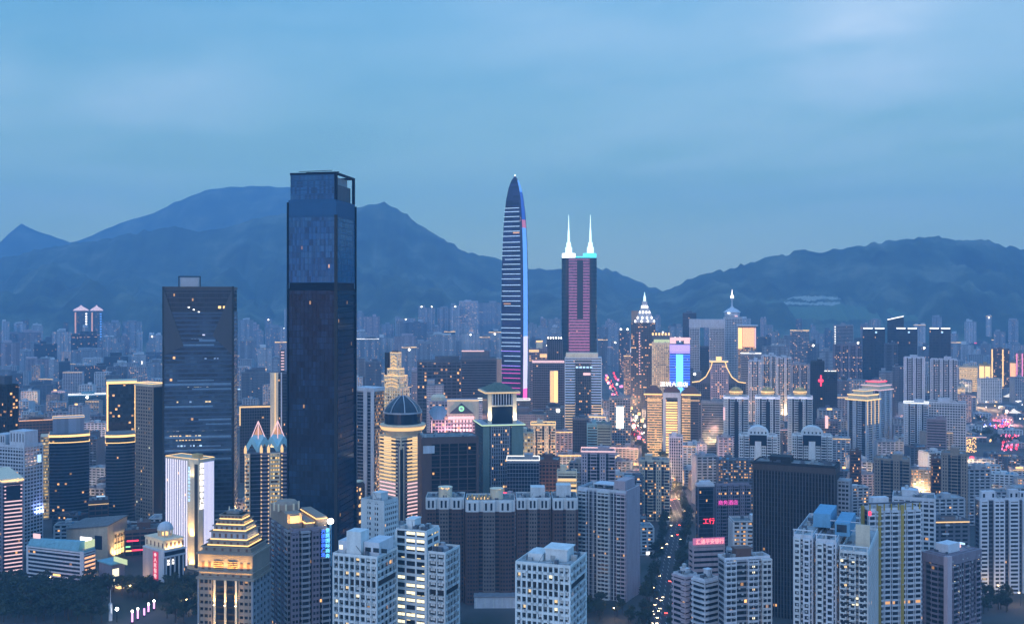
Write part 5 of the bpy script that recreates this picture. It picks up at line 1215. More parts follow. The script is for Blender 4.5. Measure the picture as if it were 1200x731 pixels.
# pavilion topped tower
b = Bld('office_tower', 'blue green glass tower wearing a white columned pavilion with a hipped roof and glowing ledge', 'tower', 557, 566, 613, 499, 1050, 78)
w, d, h = b.w / 2, b.d / 2, b.h
b.stack(-w, w, -d, d, 0, h, 3.7, .14, .1, 2.6, .3, .3, 'teal_dim', 'dark_glass'); b.box('ledge', 'pale_wall', -w - 1.5, w + 1.8, -d - 1.8, d + 1.5, h + .02, h + 1.2); b.line('ledge_light', -w - 1.5, w + 1.8, -d - 1.8, d + 1.5, h + .2, .9)
b.stack(-w * .60, w * .30, -d - 1.0, -d + .3, 0, h - .3, 3.7, .2, .2, 2.4, .8, .4, 'grey_wall', 'busy_glass', part='centre_cladding')
for x0, x1 in ((-w, -w * .68), (w * .42, w)): b.box('corner_pier', 'green_wall', x0, x1, -d - .7, -d + .2, 0, h)
px0, px1 = -w * .72, w * .72; hp = Z(462, 1050)
b.box('pavilion_glass', 'dark_glass', px0 + 1, px1 - 1, -d * .8, d * .8, h + 1.2, hp)
for x in (px0, px0 + (px1 - px0) * .86): b.box('pavilion_column', 'cream_wall', x, x + (px1 - px0) * .13, -d * .8 - 1.2, -d * .8 + 1.2, h + 1.2, hp)
b.box('pavilion_beam', 'cream_wall', px0, px1, -d * .8 - 1.0, -d * .8 - .1, hp - 13, hp - 11.6)
for i in range(8): x = px0 + 5 + (px1 - px0 - 10) * i / 7; b.box('pavilion_column', 'pale_wall', x - .4, x + .4, -d * .8 - .8, -d * .8 - .02, hp - 11.6, hp)
b.box('eave', 'cream_wall', px0 - 3, px1 + 3, -d * .8 - 3, d * .8 + 3, hp + .02, hp + 2.2); b.line('soft_warm_light', px0 - 3, px1 + 3, -d * .8 - 3, d * .8 + 3, hp + .6, .9); hip(b, px0 - 1, px1 + 1, -d * .8 - 1, d * .8 + 1, hp + 2.2, 7.5, 'roof_green', 'hip_roof', .8)
for x in (px0 + 2, px1 - 2): b.lamp(x, -d * .8 - 3, h + 2, 2.5, 1700, (1, .82, .55), (R(8), 0), .6)
for i in range(4): b.lamp(px0 + 4 + i * 8, -d * .8 - 2, hp + 2.5, 2, 260, (1, .85, .6), (R(30), 0), .4)
b.finish()
b = Bld('office_tower', 'pink floodlit facade with a stepped blue opening, pediment and round green emblem', 'tower', 503, None, 561, 470, 1180, dep=30)
w, d, h = b.w / 2, b.d / 2, b.h
b.stack(-w, w, -d, d, 0, h, 3.7, .45, .2, 3.6, 1.1, .3, 'pink_wall', 'busy_glass')
b.box('gateway', 'cream_wall', -w * .28, w, -d - 1.4, -d - .35, h - 16, h + 1.5); b.box('light_trim', 'soft_warm_light', -w * .28, w, -d - 1.75, -d - 1.42, h + .3, h + 1.4); b.box('light_trim', 'rose_light', -w * .24, w * .82, -d - 1.0, -d - .5, h - 20.5, h - 17)
b.box('gateway', 'cream_wall', w * .84, w, -d - 1.4, -d - .35, 0, h - 16.02)
m_ = b.mb('pediment', 'dim_wall'); m_.loft([[(-w * .2, -d - 1.7, h - 14), (w * .8, -d - 1.7, h - 14), (w * .3, -d - 1.7, h - 2)], [(-w * .2, -d - 1.42, h - 14), (w * .8, -d - 1.42, h - 14), (w * .3, -d - 1.42, h - 2)]])
o = MB(); o.lathe(0, 0, [(3.0, 0), (3.0, .4)], 20); o.v = [(v[0], -v[2], v[1]) for v in o.v]; e_ = link('emblem', o.mesh('emblem', 'green_light'), b.root, (w * .3, -d - 1.75, h - 8.5))
o = MB(); o.lathe(0, 0, [(1.9, 0), (1.9, .3)], 20); o.v = [(v[0], -v[2], v[1]) for v in o.v]; e2_ = link('emblem_disc', o.mesh('emblem_disc', 'white_wall'), e_, (0, -.45, 0))
for k in range(9):
    f = 1 - min(1, max(0, (k - 1) / 7)) * .55
    for i in range(7): x = -w * .2 + w * .95 * i / 7; b.box('lit_window', 'rose_light', x + .5, x + w * .1, -d - .62, -d - .45, h - 24 - k * 5.2, h - 21 - k * 5.2) if x > -w * .2 + (1 - f) * 0 else None
dm = b.mb('diamond_panel', 'blue_wall'); cx, zc = -w * .64, h - 12
dm.loft([[(cx - 11, -d - 1.3, zc), (cx - 5, -d - 1.3, zc - 9), (cx + 5, -d - 1.3, zc - 9), (cx + 11, -d - 1.3, zc), (cx + 5, -d - 1.3, zc + 7), (cx - 5, -d - 1.3, zc + 7)], [(cx - 11, -d - .4, zc), (cx - 5, -d - .4, zc - 9), (cx + 5, -d - .4, zc - 9), (cx + 11, -d - .4, zc), (cx + 5, -d - .4, zc + 7), (cx - 5, -d - .4, zc + 7)]])
b.mb('lit_turret', 'cream_wall').lathe(cx, -d * .3, [(8.5, h + .2), (8.5, h + 4), (6, h + 6.5), (1, h + 7)], 16)
for x in (-w * .9, -w * .35): b.box('light_edge', 'rose_light', x - .5, x + .5, -d - .9, -d - .5, 20, h - 22)
b.box('light_trim', 'warm_light', -w * .8, -w * .45, -d - 1.0, -d - .5, h - 52, h - 43); b.lamp(0, -d - 3, h - 45, 40, 12000, (1, .45, .50), (R(10), 0), .6); b.lamp(-w * .64, -d - 2, h, 10, 2500, (1, .75, .4), (R(14), 0), .5)
b.finish()
b = Bld('office_tower', 'wide dark slab with lit edge line and a rooftop frame, left of the bullet tower', 'tower', 540, None, 582, 421, 1500, dep=34)
office(b, 'dim_wall', 'dark_glass', 3.7, .3, 0, 1, .3, house=False); w, d, h = b.w / 2, b.d / 2, b.h
b.box('attic', 'dim_wall', -w * .95, w * .6, -d * .7, d * .7, h + .2, h + 12); b.box('light_trim', 'rose_light', -w * .95, w * .3, -d * .7 - .5, -d * .7 - .02, h + 11, h + 12.5); b.box('end_slab', 'tan_wall', w + .3, w + 7, -d, d, 0, h); b.lamp(w + 3, -d - 2, h * .4, 5, 5000, (1, .55, .3), (R(10), 0), .6); b.finish()
b = Bld('office_tower', 'broad dark banded slab adjoining the lit roof frame slab, dotted with few lamps', 'tower', 489, None, 541, 424, 1540, dep=34)
office(b, 'dim_wall', 'busy_glass', 5.0, .35, 7, 1, .3, house=False); b.box('attic', 'dim_wall', -b.w * .1, b.w * .45, -b.d * .3, b.d * .3, b.h, b.h + 8); b.finish()
# eaved gold tower with a white frame
b = Bld('hotel_tower', 'hotel tower with upturned gold lit eaves, red roof sign and a white framed centre', 'hotel', 757, None, 819, 462, 1476, dep=34)
w, d, h = b.w / 2, b.d / 2, b.h
b.stack(-w, w, -d, d, 0, h, 3.5, .4, .2, 0, .8, .3, 'dim_wall', 'dark_glass', bay=2.6)
for x0, x1 in ((-w * .95, -w * .40), (w * .36, w * .68)):
    b.stack(x0, x1, -d - 1.2, -d + .3, 4, h - 1, 3.5, .42, .4, 5.5, .6, .2, 'tan_wall', 'lit_glass', part='lit_wing')
    for k in range(int(h / 3.5) - 1): b.box('light_trim', 'soft_warm_light', x0, x1, -d - 1.8, -d - 1.62, 4 + k * 3.5 + .3, 4 + k * 3.5 + 1.2)
b.box('white_frame', 'pale_wall', -w * .36, -w * .25, -d - 2.6, -d + .3, 0, h - 4); b.box('white_frame', 'pale_wall', w * .2, w * .32, -d - 2.6, -d + .3, 0, h - 4); b.box('white_frame', 'pale_wall', -w * .36, w * .32, -d - 2.6, -d + .3, h - 4, h + 3)
for k in range(int((h - 8) / 3.5)): b.box('light_trim', 'warm_light' if k % 5 else 'soft_warm_light', -w * .24, w * .19, -d - .9, -d - .4, 2 + k * 3.5, 3.9 + k * 3.5)
for x0, x1 in ((-w * 1.08, -w * .38), (w * .34, w * 1.08)):
    b.box('eave', 'gold_wall', x0, x1, -d - 4, d + 4, h + .02, h + 1.8); b.box('light_trim', 'warm_light', x0, x1, -d - 4.4, -d - 4.05, h - .2, h + 1.4); hip(b, x0 + 1, x1 - 1, -d - 2, d + 2, h + 1.8, 9, 'roof_tile', 'hip_roof', .7)
    b.box('light_trim', 'soft_warm_light', x0 + 2, x1 - 2, -d - 2.6, -d - 2.2, h - 8, h - 7)
hip(b, -w * .34, w * .30, -d, d, h + 3, 8, 'roof_tile', 'hip_roof', .6)
b.box('sign_board', 'dim_wall', -w * .38, w * .52, -d - 1, -d, h + 10.5, h + 12); b.finish()
link('sign_lettering', text_mesh('深圳大酒店', 7.6, 'red_light', .4, xs=1.05), b.root, (w * .06, -d - 1.2, h + 12)); link('sign_lettering', text_mesh('深圳大酒店', 7.6, 'white_light', .3, xs=1.05), b.root, (w * .06, -d - 1.6, h + 12))
b = Bld('office_tower', 'narrow grey slab with a lit lower corner in front of the eaved hotel tower', 'tower', 784, None, 800, 512, 1250, dep=18)
office(b, 'pale_wall', 'dark_glass', 3.5, .2, 2.6, .8, .3); b.box('light_edge', 'warm_light', b.w / 2 + .1, b.w / 2 + .8, -b.d / 2, -b.d / 2 + 2, 6, 24); b.finish()
# swept gable tower
b = Bld('office_tower', 'pinkish tower whose swept gable roofs run down in strings of gold lamps', 'tower', 811, None, 874, 448, 1700, dep=36)
w, d, h = b.w / 2, b.d / 2, b.h; ha = Z(424, 1700)
office(b, 'dim_wall', 'dark_glass', 3.7, .3, 3.4, .8, .3, house=False, r=(-w, w, -d, d))
b.stack(-w * .30, w * .35, -d - 2, d, 0, ha - 2, 3.7, .42, .2, 3.6, 1.3, .4, 'pink_wall', 'busy_glass', part='centre_cladding')
SW = [(-1.0, 0), (-.72, .05), (-.48, .28), (-.30, .72), (-.24, 1)]
for sx in (-1, 1):
    for (a, ya), (c, yb) in zip(SW, SW[1:]):
        m_ = b.mb('swept_roof', 'dim_wall'); P_ = [(sx * -a * w, h + ya * (ha - h)), (sx * -c * w, h + yb * (ha - h))]
        for yy in (-d - 2.2,): b.mb('light_string', 'warm_light').bar((P_[0][0], yy, P_[0][1] + .6), (P_[1][0], yy, P_[1][1] + .6), 1.3)
        m_.loft([[(P_[0][0], -d - 1.5, h - .5), (P_[1][0], -d - 1.5, h - .5), (P_[1][0], d, h - .5), (P_[0][0], d, h - .5)], [(P_[0][0], -d - 1.5, P_[0][1]), (P_[1][0], -d - 1.5, P_[1][1]), (P_[1][0], d, P_[1][1]), (P_[0][0], d, P_[0][1])]])
b.box('cap', 'cream_wall', -w * .34, w * .34, -d - 2, d * .5, ha, ha + 2); b.line('warm_light', -w * .34, w * .34, -d - 2, d * .5, ha + .3, 1.5); b.box('cap', 'warm_light', -w * .1, w * .1, -d * .4, 0, ha + 2, ha + 8)
b.box('side_lamp', 'magenta_light', w * .42, w * .50, -d - .8, -d - .4, h - 75, h - 20); b.finish()
# three domed towers
first = None
for q, (pl, pr, lb) in enumerate(((848, 877, 'white apartment tower with a lit gold dome and pink rim, nearest the swept gable tower'), (885, 914, 'white apartment tower with a lit gold dome, middle one of three alike'), (923, 952, 'white apartment tower with a lit gold dome, nearest the red cross sign'))):
    b = Bld('apartment_tower', lb, 'apartments', pl, None, pr, 465, 1450, dep=30, group='white towers with gold domes')
    w, d, h = b.w / 2, b.d / 2, b.h
    homes(b, 'white_wall', 'home_glass', 5.0, 3.2, 1.8, 3.2, .40, house=False, pw=1.2); b.box('centre_glazing', 'dark_glass', -w * .13, w * .20, -d - 1.9, -d, 0, h - 6)
    b.line('lilac_light', -w, w, -d, d, h - 2.2, 2.4); b.mb('drum', 'cream_wall').lathe(0, 0, [(w * .5, h + .3), (w * .5, h + 4)], 16); b.mb('dome_band', 'warm_light').lathe(0, 0, [(w * .53, h + 3.6), (w * .53, h + 5.0)], 16, False)
    dome(b, 0, 0, h + 4, w * .56, 'gold_dome', q=1.0); b.mb('dome_arch', 'soft_warm_light').lathe(0, -.4, [(w * .575, h + 5.4), (w * .55, h + 7.6)], 16, False); b.mb('dome_lamp', 'soft_warm_light').lathe(0, -w * .3, [(2.0, h + 5), (2.0, h + 10), (.3, h + 12)], 8); mast(b, 0, 0, h + 4 + w * .45, 7, .4)
    b.lamp(0, -w * .62, h + 3.2, 8, 1600, (1, .60, .2), (R(12), 0), .5)
    if q == 0: b.box('light_trim', 'rose_light', -w - .5, -w + 2, -d - 2, -d - 1.6, h - 32, h - 14)
    b.finish()
for q, (pl, pr, lb) in enumerate(((866, 911, 'white apartment slab with an arched crown over a dark opening, under the gold domed towers'), (928, 975.5, 'white apartment slab with an arched crown over a dark opening, above the black finned tower'))):
    b = Bld('apartment_tower', lb, 'apartments', pl, None, pr, 510, 1200, dep=22, group='white slabs with arched crowns')
    w, d, h = b.w / 2, b.d / 2, b.h
    homes(b, 'white_wall', 'home_glass', 5.0, 1.6, 1.6, 3.1, .42, house=False)
    b.box('crown_opening', 'dark_glass', -w * .45, w * .45, -d - 1.2, -d + 1, h - 11, h + 1); b.box('centre_bay', 'white_wall', -w * .16, w * .16, -d - 1.6, -d, 0, h - 6)
    m_ = b.mb('arched_crown', 'white_wall'); A = [(w * .56 * cos(a), h + 1 + 9.5 * sin(a)) for a in [pi * i / 10 for i in range(11)]]
    m_.loft([[(x, -d * .8, z) for x, z in A], [(x, d * .8, z) for x, z in A]])
    for i in range(5): b.box('opening', 'dark_glass', -w * .4 + i * w * .19, -w * .4 + i * w * .19 + 1.6, -d * .8 - .1, -d * .8 - .01, h + 2.4, h + 4.6)
    b.finish()
# flared lit crowns
for q, (pl, pr, tp, D0, lit, cap, lb) in enumerate(((993, 1030, 470, 1450, 'warm_light', 'soft_warm_light', 'pale corner tower wearing a flared gold lit crown and lit edge strips'), (1009, 1045, 458, 1620, 'rose_light', 'red_light', 'pale corner tower with a flared crown glowing red, behind the gold crowned one'))):
    b = Bld('apartment_tower', lb, 'apartments', pl, (pl + pr) / 2 + 4, pr, tp, D0, 48)
    w, d, h = b.w / 2, b.d / 2, b.h; homes(b, 'pale_wall', 'home_glass', 5.0, 3.2, 1.6, 3.2, .4, house=False, pw=1.2)
    z = h + .3
    for f, hh in ((1.12, 1.6), (.94, 5.0), (.99, 1.4), (.62, 4.2), (.68, 1.2)):
        b.box('crown', 'cream_wall', -w * f, w * f, -d * f, d * f, z, z + hh)
        if hh < 2: b.line(lit if f > .7 else cap, -w * f, w * f, -d * f, d * f, z + .2, 1.2)
        z += hh + .02
    if q == 0:
        for x in (-w * .9, -w * .3, w * .3, w * .9): b.box('light_strip', 'soft_warm_light', x - .5, x + .5, -d - 1.0, -d - .4, h * .62, h)
    b.finish()
# the dark group on the right
for q, (pl, pr, tp, D0, lb) in enumerate(((1011, 1037, 384, 2400, 'pair of joined dark towers with two white roof lines, leftmost of the dark group'), (1050, 1075, 384, 2420, 'pair of joined dark towers with two white roof lines, under the slanted lit roof'), (1089, 1114, 384, 2400, 'pair of joined dark towers with two white roof lines, standing alone at the group end'))):
    b = Bld('apartment_tower', lb, 'apartments', pl, None, pr, tp, D0, dep=30, group='dark towers with white roof lines')
    w, d, h = b.w / 2, b.d / 2, b.h
    for x0, x1 in ((-w, -w * .06), (w * .06, w)):
        b.stack(x0, x1, -d, d, 0, h, 6.4, .4, .2, 7, 1.2, .4, 'dark_wall', 'home_glass', bay=3); b.box('light_trim', 'white_light', x0 + 1, x1 - 1, -d - .6, -d - .3, h - 2.4, h + .2)
    b.box('link', 'dark_wall', -w * .06, w * .06, -d + 4, d - 4, 0, h - 3); b.box('lit_window', 'cool_light', w * .12, w * .3, -d - .6, -d - .42, h - 12, h - 8); b.finish()
b = Bld('apartment_tower', 'tallest dark tower of the right group, its roof slanting under a white line', 'apartments', 1040, None, 1059, 375, 2500, dep=28)
w, d, h = b.w / 2, b.d / 2, b.h
b.stack(-w, w, -d, d, 0, h, 6.4, .4, .2, 7, 1.2, .4, 'dark_wall', 'home_glass', bay=3)
b.mb('slant_roof', 'dark_wall').loft([[(-w, -d, h), (w, -d, h), (w, d, h), (-w, d, h)], [(-w, -d, h + 1.5), (w, -d, h + 10), (w, d, h + 10), (-w, d, h + 1.5)]]); b.mb('light_trim', 'white_light').bar((-w, -d - .8, h + 1), (w, -d - .8, h + 9.5), 2.0); b.finish()
# lit cluster round the wedding-cake tower
b = Bld('office_tower', 'tower rising in white lamp lit tiers to a slender spire, pink string of lamps below', 'tower', 739.5, None, 768, 378, 2100, dep=34)
w, d, h = b.w / 2, b.d / 2, b.h
office(b, 'dim_wall', 'busy_glass', 3.8, .35, 3.4, .9, .4, house=False); cx = w * .12; z = h
for f, hh in ((.78, 7), (.58, 11), (.40, 11), (.22, 14)):
    b.box('tier', 'pale_wall', cx - w * f, cx + w * f, -w * f, w * f, z, z + hh)
    for x in (-f, -f * .33, f * .33, f): b.mb('tier_lamp', 'flood_dim').lathe(cx + w * x, -w * f - .8, [(.4, z + .3), (2.0, z + 2.0), (1.2, z + 4.5), (.2, z + 6)], 6)
    z += hh
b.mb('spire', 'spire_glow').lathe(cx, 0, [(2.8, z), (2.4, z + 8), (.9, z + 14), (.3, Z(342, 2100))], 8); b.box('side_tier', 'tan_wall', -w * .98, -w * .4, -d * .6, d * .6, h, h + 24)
for k in range(16): b.box('light_dot', 'rose_light', -w * .35, -w * .25, -d - .9, -d - .5, h - 22 - k * 5.5, h - 19.6 - k * 5.5)
b.box('side_lamp', 'soft_warm_light', w * .5, w * 1.0, -d - .8, -d - .45, h - 46, h - 42); b.finish()
b = Bld('office_tower', 'gold banded tower with a scalloped lit roof line, left of the cobalt lit tower', 'tower', 764, None, 785, 402, 2050, dep=30)
w, d, h = b.w / 2, b.d / 2, b.h
office(b, 'cream_wall', 'gold_glass', 3.8, .4, 4, 1.2, .3, house=False); b.box('crown', 'soft_panel', -w * .8, w, -d * .6, d * .6, h, h + 7); b.box('roof_frame', 'dim_wall', -w, w, -d * .3, d * .3, h + 7, h + 16)
for i in range(6): b.box('roof_lamp', 'warm_light', -w + i * w * .36, -w + i * w * .36 + 3.4, -d * .3 - .8, -d * .3 - .1, h + 15, h + 20)
b.finish()
b = Bld('office_tower', 'cobalt blue lit tower with a cyan centre panel, pink roof sign and two thin masts', 'tower', 785, None, 808.5, 404, 2000, dep=30)
w, d, h = b.w / 2, b.d / 2, b.h
b.stack(-w, w, -d, d, 0, h, 3.8, .35, .2, 0, 1, .3, 'cobalt_wall', 'dark_glass')
for k in range(int(h / 5)): b.box('light_trim', 'blue_light' if k < h / 5 - 4 else 'violet_light', -w, w, -d - .6, -d - .25, k * 5 + .5, k * 5 + 3.0)
b.box('centre_panel', 'cyan_light', -w * .38, w * .32, -d - 1.2, -d - .65, 20, h - 18); b.box('attic', 'violet_light', -w, w, -d - .7, -d - .2, h - 13, h + .2)
b.box('roof_sign', 'rose_light', -w, -w * .4, -d * .6, -d * .5, h + 2, h + 8); b.box('roof_sign', 'rose_light', w * .4, w, -d * .6, -d * .5, h + 2, h + 8); b.box('roof_sign', 'rose_light', -w, w, -d * .6, -d * .5, h + 8.02, h + 14)
for x in (-w, w): mast(b, x, 0, h, 42, .7)
b.finish()
b = Bld('office_tower', 'grey blue gateway block with twin legs joined by a beam, beside the domed spire tower', 'tower', 808, None, 849, 374, 2300, dep=34)
w, d, h = b.w / 2, b.d / 2, b.h
b.stack(-w, -w * .42, -d, d, 0, h - 18, 4, .3, .15, 3.4, .8, .3, 'pale_wall', 'dark_glass'); b.stack(w * .14, w, -d, d, 0, h - 18, 4, .3, .15, 3.4, .8, .3, 'pale_wall', 'dark_glass'); b.box('beam', 'pale_wall', -w - 1, w + 1, -d - 1, d + 1, h - 18, h)
b.stack(-w * .41, w * .13, -d + 5, d - 3, 0, h - 60, 4, .2, .1, 0, 0, 0, 'dim_wall', 'dark_glass', part='inner_cladding'); b.finish()
b = Bld('office_tower', 'pale tower with a mushroom dome and lit ball spire, above the peach lit block', 'tower', 848, None, 870, 372, 2400, dep=34)
w, d, h = b.w / 2, b.d / 2, b.h
office(b, 'pale_wall', 'home_glass', 4, .4, 3.6, 1.1, .3, house=False)
b.mb('mushroom_dome', 'pale_wall').lathe(-w * .1, 0, [(w * .7, h), (w * .82, h + 4), (w * .82, h + 10), (w * .95, h + 12), (w * .60, h + 18), (w * .25, h + 22), (2.2, h + 26), (1.4, h + 38), (3.4, h + 41), (4.2, h + 45)], 20)
b.mb('spire_ball', 'flood_dim').lathe(-w * .1, 0, [(4.3, h + 45), (3.6, h + 49), (1.2, h + 54), (.3, Z(339, 2400))], 12); b.box('crown_lamp', 'white_light', -w * .6, -w * .3, -w * .9, -w * .8, h + 9, h + 12); b.box('crown_lamp', 'rose_light', w * .2, w * .5, -w * .9, -w * .8, h + 2, h + 5); b.finish()
b = Bld('office_block', 'block glowing peach orange under a wide flat eave, below the mushroom domed tower', 'offices', 865, None, 886, 383, 2200, dep=30)
w, d, h = b.w / 2, b.d / 2, b.h
b.stack(-w, w, -d, d, 0, h, 4, .3, .2, 3.4, .9, .3, 'tan_wall', 'lit_glass')
b.box('lit_wall', 'peach_light', -w * .5, w * .8, -d - 1, -d - .5, h - 42, h - 2); b.box('lit_wall', 'warm_light', -w, -w * .55, -d - 1, -d - .5, h - 46, h - 2); b.box('lit_wall', 'rose_light', w * .84, w * .98, -d - 1, -d - .5, h - 44, h - 2)
b.box('eave', 'pale_wall', -w - 3, w + 4, -d - 4, d + 4, h + 2, h + 4); b.box('attic', 'tan_wall', -w, w, -d, d, h + .02, h + 2); b.finish()
# the dark pair with a red cross sign, right centre
b = Bld('office_tower', 'dark tower with a short white roof line and a red lit cross sign', 'tower', 950, None, 966, 424, 1750, dep=26)
office(b, 'dark_wall', 'dark_glass', 3.7, .3, 3, .6); w, d, h = b.w / 2, b.d / 2, b.h
b.box('sign_board', 'red_light', w * .4, w * .62, -d - 1.2, -d - .6, h - 40, h - 22); b.box('sign_board', 'red_light', w * .1, w * .9, -d - 1.2, -d - .62, h - 33, h - 29); b.finish()
b = Bld('office_tower', 'dark slim tower with a white roof line right of the red cross sign', 'tower', 965, None, 981, 436, 1720, dep=26)
office(b, 'dark_wall', 'dark_glass', 3.7, .3, 3, .6, house=False); b.line('white_light', *rect(b, 2, 2), b.h + .2, 1.0); b.finish()
b = Bld('office_block', 'brown block carrying a vertical pink neon sign, behind the arched white slabs', 'offices', 956, None, 982, 493, 1500, dep=24)
office(b, 'mauve_wall', 'busy_glass', 3.5, .45); b.box('neon_sign', 'rose_light', -b.w * .08, b.w * .06, -b.d / 2 - 1.4, -b.d / 2 - .5, b.h - 10, b.h + 8); b.finish()
# ------------------------------------------------------------------ towers further off, each described by what can be seen of it
def plain(name, label, cat, pl, pr, top, D, wl, gl, style='home', deco='', dep=26, pc=None, a=None, group=None):
    b = Bld(name, label, cat, pl, pc, pr, top, D, a, dep, group)
    w, d, h = b.w / 2, b.d / 2, b.h
    if gl == 'home_glass' and 430 < pl < 1010 and D > 1000: gl = 'busy_glass'
    if style == 'home': homes(b, wl + '_wall', gl, 5.2, 3.0, 1.6, 3.2, .40, pw=1.2)
    elif style == 'office': office(b, wl + '_wall', gl, 3.7, .38, 3.6, .9, .3)
    elif style == 'glass': office(b, wl + '_wall', gl, 3.7, .12, 2.8, .25, .12)
    elif style == 'band': office(b, wl + '_wall', gl, 3.5, .46, 0, .8, .2, .35)
    elif style == 'far':
        rnd = random.Random(int(pl * 31 + top * 7)); n = max(2, int(b.w / 11)); fh = 3.4
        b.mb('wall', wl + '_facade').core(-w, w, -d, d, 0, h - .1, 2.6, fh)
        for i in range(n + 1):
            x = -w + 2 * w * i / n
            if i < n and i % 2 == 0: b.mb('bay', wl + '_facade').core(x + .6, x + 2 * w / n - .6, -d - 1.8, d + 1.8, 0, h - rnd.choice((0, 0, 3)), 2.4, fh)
        b.box('roof', 'roof_grey', -w - .1, w + .1, -d - .1, d + .1, h - .1, h + .9)
        for q in range(rnd.choice((1, 1, 2, 3))):
            ww = rnd.uniform(.2, .5) * b.w; x = rnd.uniform(-w, w - ww); b.box('roof_house', wl + '_wall', x, x + ww, -d * .6, d * .6, h + .9, h + rnd.uniform(4, 11))
    if 'whiteline' in deco: b.line('white_light', -w, w, -d, d, h + 1.4, .7)
    if 'goldline' in deco: b.line('warm_light', -w, w, -d, d, h + 1.4, .9)
    if 'roseline' in deco: b.line('rose_light', -w, w, -d, d, h + 1.4, 1.2)
    if 'lamp2' in deco:
        for x in (-w * .6, w * .6): b.mb('roof_lamp', 'flood_light').lathe(x, -d, [(.4, h + 3), (2.4, h + 4.5), (2.4, h + 6.5), (.4, h + 8)], 8)
    if 'lamp1' in deco: b.mb('roof_lamp', 'flood_light').lathe(0, -d - 1, [(.4, h - 6), (2.2, h - 4.5), (2.2, h - 2.5), (.4, h - 1)], 8)
    if 'goldbands' in deco:
        for k in range(int(h / 5)): b.box('light_trim', 'soft_warm_light', -w * .95, w * .95, -d - .9, -d - .5, k * 5 + .4, k * 5 + 2.6)
    if 'goldwall' in deco: b.box('lit_wall', 'warm_light', -w * .9, -w * .1, -d - .9, -d - .5, 6, h - 4); b.box('lit_wall', 'warm_light', w * .05, w * .9, -d - .9, -d - .5, 6, h - 4)
    if 'goldstrips' in deco:
        for x in (-w * .85, w * .3): b.box('light_strip', 'warm_light', x - 1.4, x + 1.4, -d - 2.2, -d - 1.6, h * .1, h)
    if 'orange' in deco: b.box('lit_wall', 'peach_light', -w * .8, w * .8, -d - .9, -d - .5, 4, h - 3)
    if 'pinkstrips' in deco:
        for x in (-w * .7, 0, w * .7): b.box('light_strip', 'pink_light', x - .9, x + .9, -d - 2.2, -d - 1.6, h * .1, h)
    if 'dots' in deco:
        for k in range(9): b.box('light_dot', 'white_light', -w * .9, -w * .9 + 2, -d - 2.3, -d - 1.9, h - 6 - k * 6, h - 2.6 - k * 6)
    if 'litwin' in deco:
        for x in (-w * .3, w * .55): b.box('lit_window', 'white_light', x - 1.3, x + 1.3, -d - 2.4, -d - 1.9, h * .60, h * .74)
    if 'screen' in deco: b.box('screen', 'screen_light', -w * .35, w * .35, -d - 1.2, -d - .6, h * .50, h * .86)
    if style in ('home', 'office', 'band') and 430 < pl < 1010 and 950 < D < 2150 and int(pl * 5 + top) % 10 < 6 and pl != 749: deco += ' uplit'
    if 'uplit' in deco: b.lamp(0, -d - 3, 6, w * 1.6, 13000, (1, .62, .28), (R(9), 0), 1.0)
    if 'cross' in deco: b.box('sign_board', 'red_light', -w * .7, w * .7, -d - 1, -d - .5, h * .8, h * .9)
    b.finish(); return b
glow('screen_light', (.75, .95, .98), 1.9)
A_ = lambda *a, **k: plain('apartment_tower', *a[:1], 'apartments', *a[1:], **k)
O_ = lambda *a, **k: plain('office_tower', *a[:1], 'tower', *a[1:], **k)
A_('slim beige tower with a pale cap, between the avenue and the glass apartment tower', 749, 785, 540, 1080, 'beige', 'home_glass')
A_('grey tower with a rose lit cornice and square crown, right of the brown slab', 681, 721, 531, 1000, 'pink', 'home_glass', deco='roseline')
O_('cream tiered block with warm lit upper storeys, right of the pavilion tower', 622, 651, 499, 1200, 'cream', 'busy_glass', 'home', 'goldline uplit')
O_('dark glass block edged in white, below the cream tiered block', 594, 632, 541, 1000, 'grey', 'dark_glass', 'glass', 'whiteline')
O_('brown ribbed block joined behind the white edged dark glass block', 631, 656, 540, 1030, 'brown', 'dark_glass', 'office')
O_('small white block with gold lit bands between brown block and rose cornice tower', 653, 676, 553, 970, 'cream', 'home_glass', 'band', 'goldbands', dep=14)
O_('cream wall tower lit gold from below, behind the pavilion tower shoulder', 611, 625, 507, 1150, 'cream', 'gold_glass', 'office', 'uplit')
O_('dark teal glass block with a flat white cornice, beneath the twin spires', 671, 690, 491, 1350, 'dim', 'dark_glass', 'glass')
O_('grey green slab split by a dark central slot, over the rose cornice tower', 700, 716, 498, 1300, 'green', 'dark_glass', 'band')
O_('mid height block with a bright white video screen on its front', 714, 739, 466, 1500, 'grey', 'busy_glass', 'office', 'screen')
O_('narrow blue lit block under the video screen block', 688, 702, 497, 1330, 'teal', 'dark_glass', 'band')
A_('tan tower with a pale window strip, left one of the tan pair on the right', 1024, 1066, 538, 1050, 'tan', 'home_glass')
A_('tan tower with a dark recessed edge, right one of the tan pair on the right', 1103, 1134, 532, 1020, 'tan', 'home_glass')
A_('dark sliver of a tower tucked against the right tan tower', 1091, 1104, 538, 1060, 'brown', 'busy_glass', 'band')
A_('slim reddish brown tower beside the left tan tower', 996, 1009, 529, 1150, 'red', 'home_glass', 'band', dep=14)
A_('tall pale ribbed tower beyond the red crowned tower, under the dark group', 1059, 1084, 419, 1900, 'pale', 'home_glass')
A_('wide pale ribbed tower with raised middle, left of the gold lit cluster', 1090, 1122, 421, 1900, 'pale', 'home_glass')
A_('pale blue tower with a white roof line, lower neighbour of the wide grid slab', 1059, 1088, 473, 1500, 'pale', 'home_glass', deco='whiteline')
A_('wide pale grid slab with rows of dark openings, facing the purple lit garden', 1088, 1132, 471, 1520, 'pale', 'home_glass', 'office')
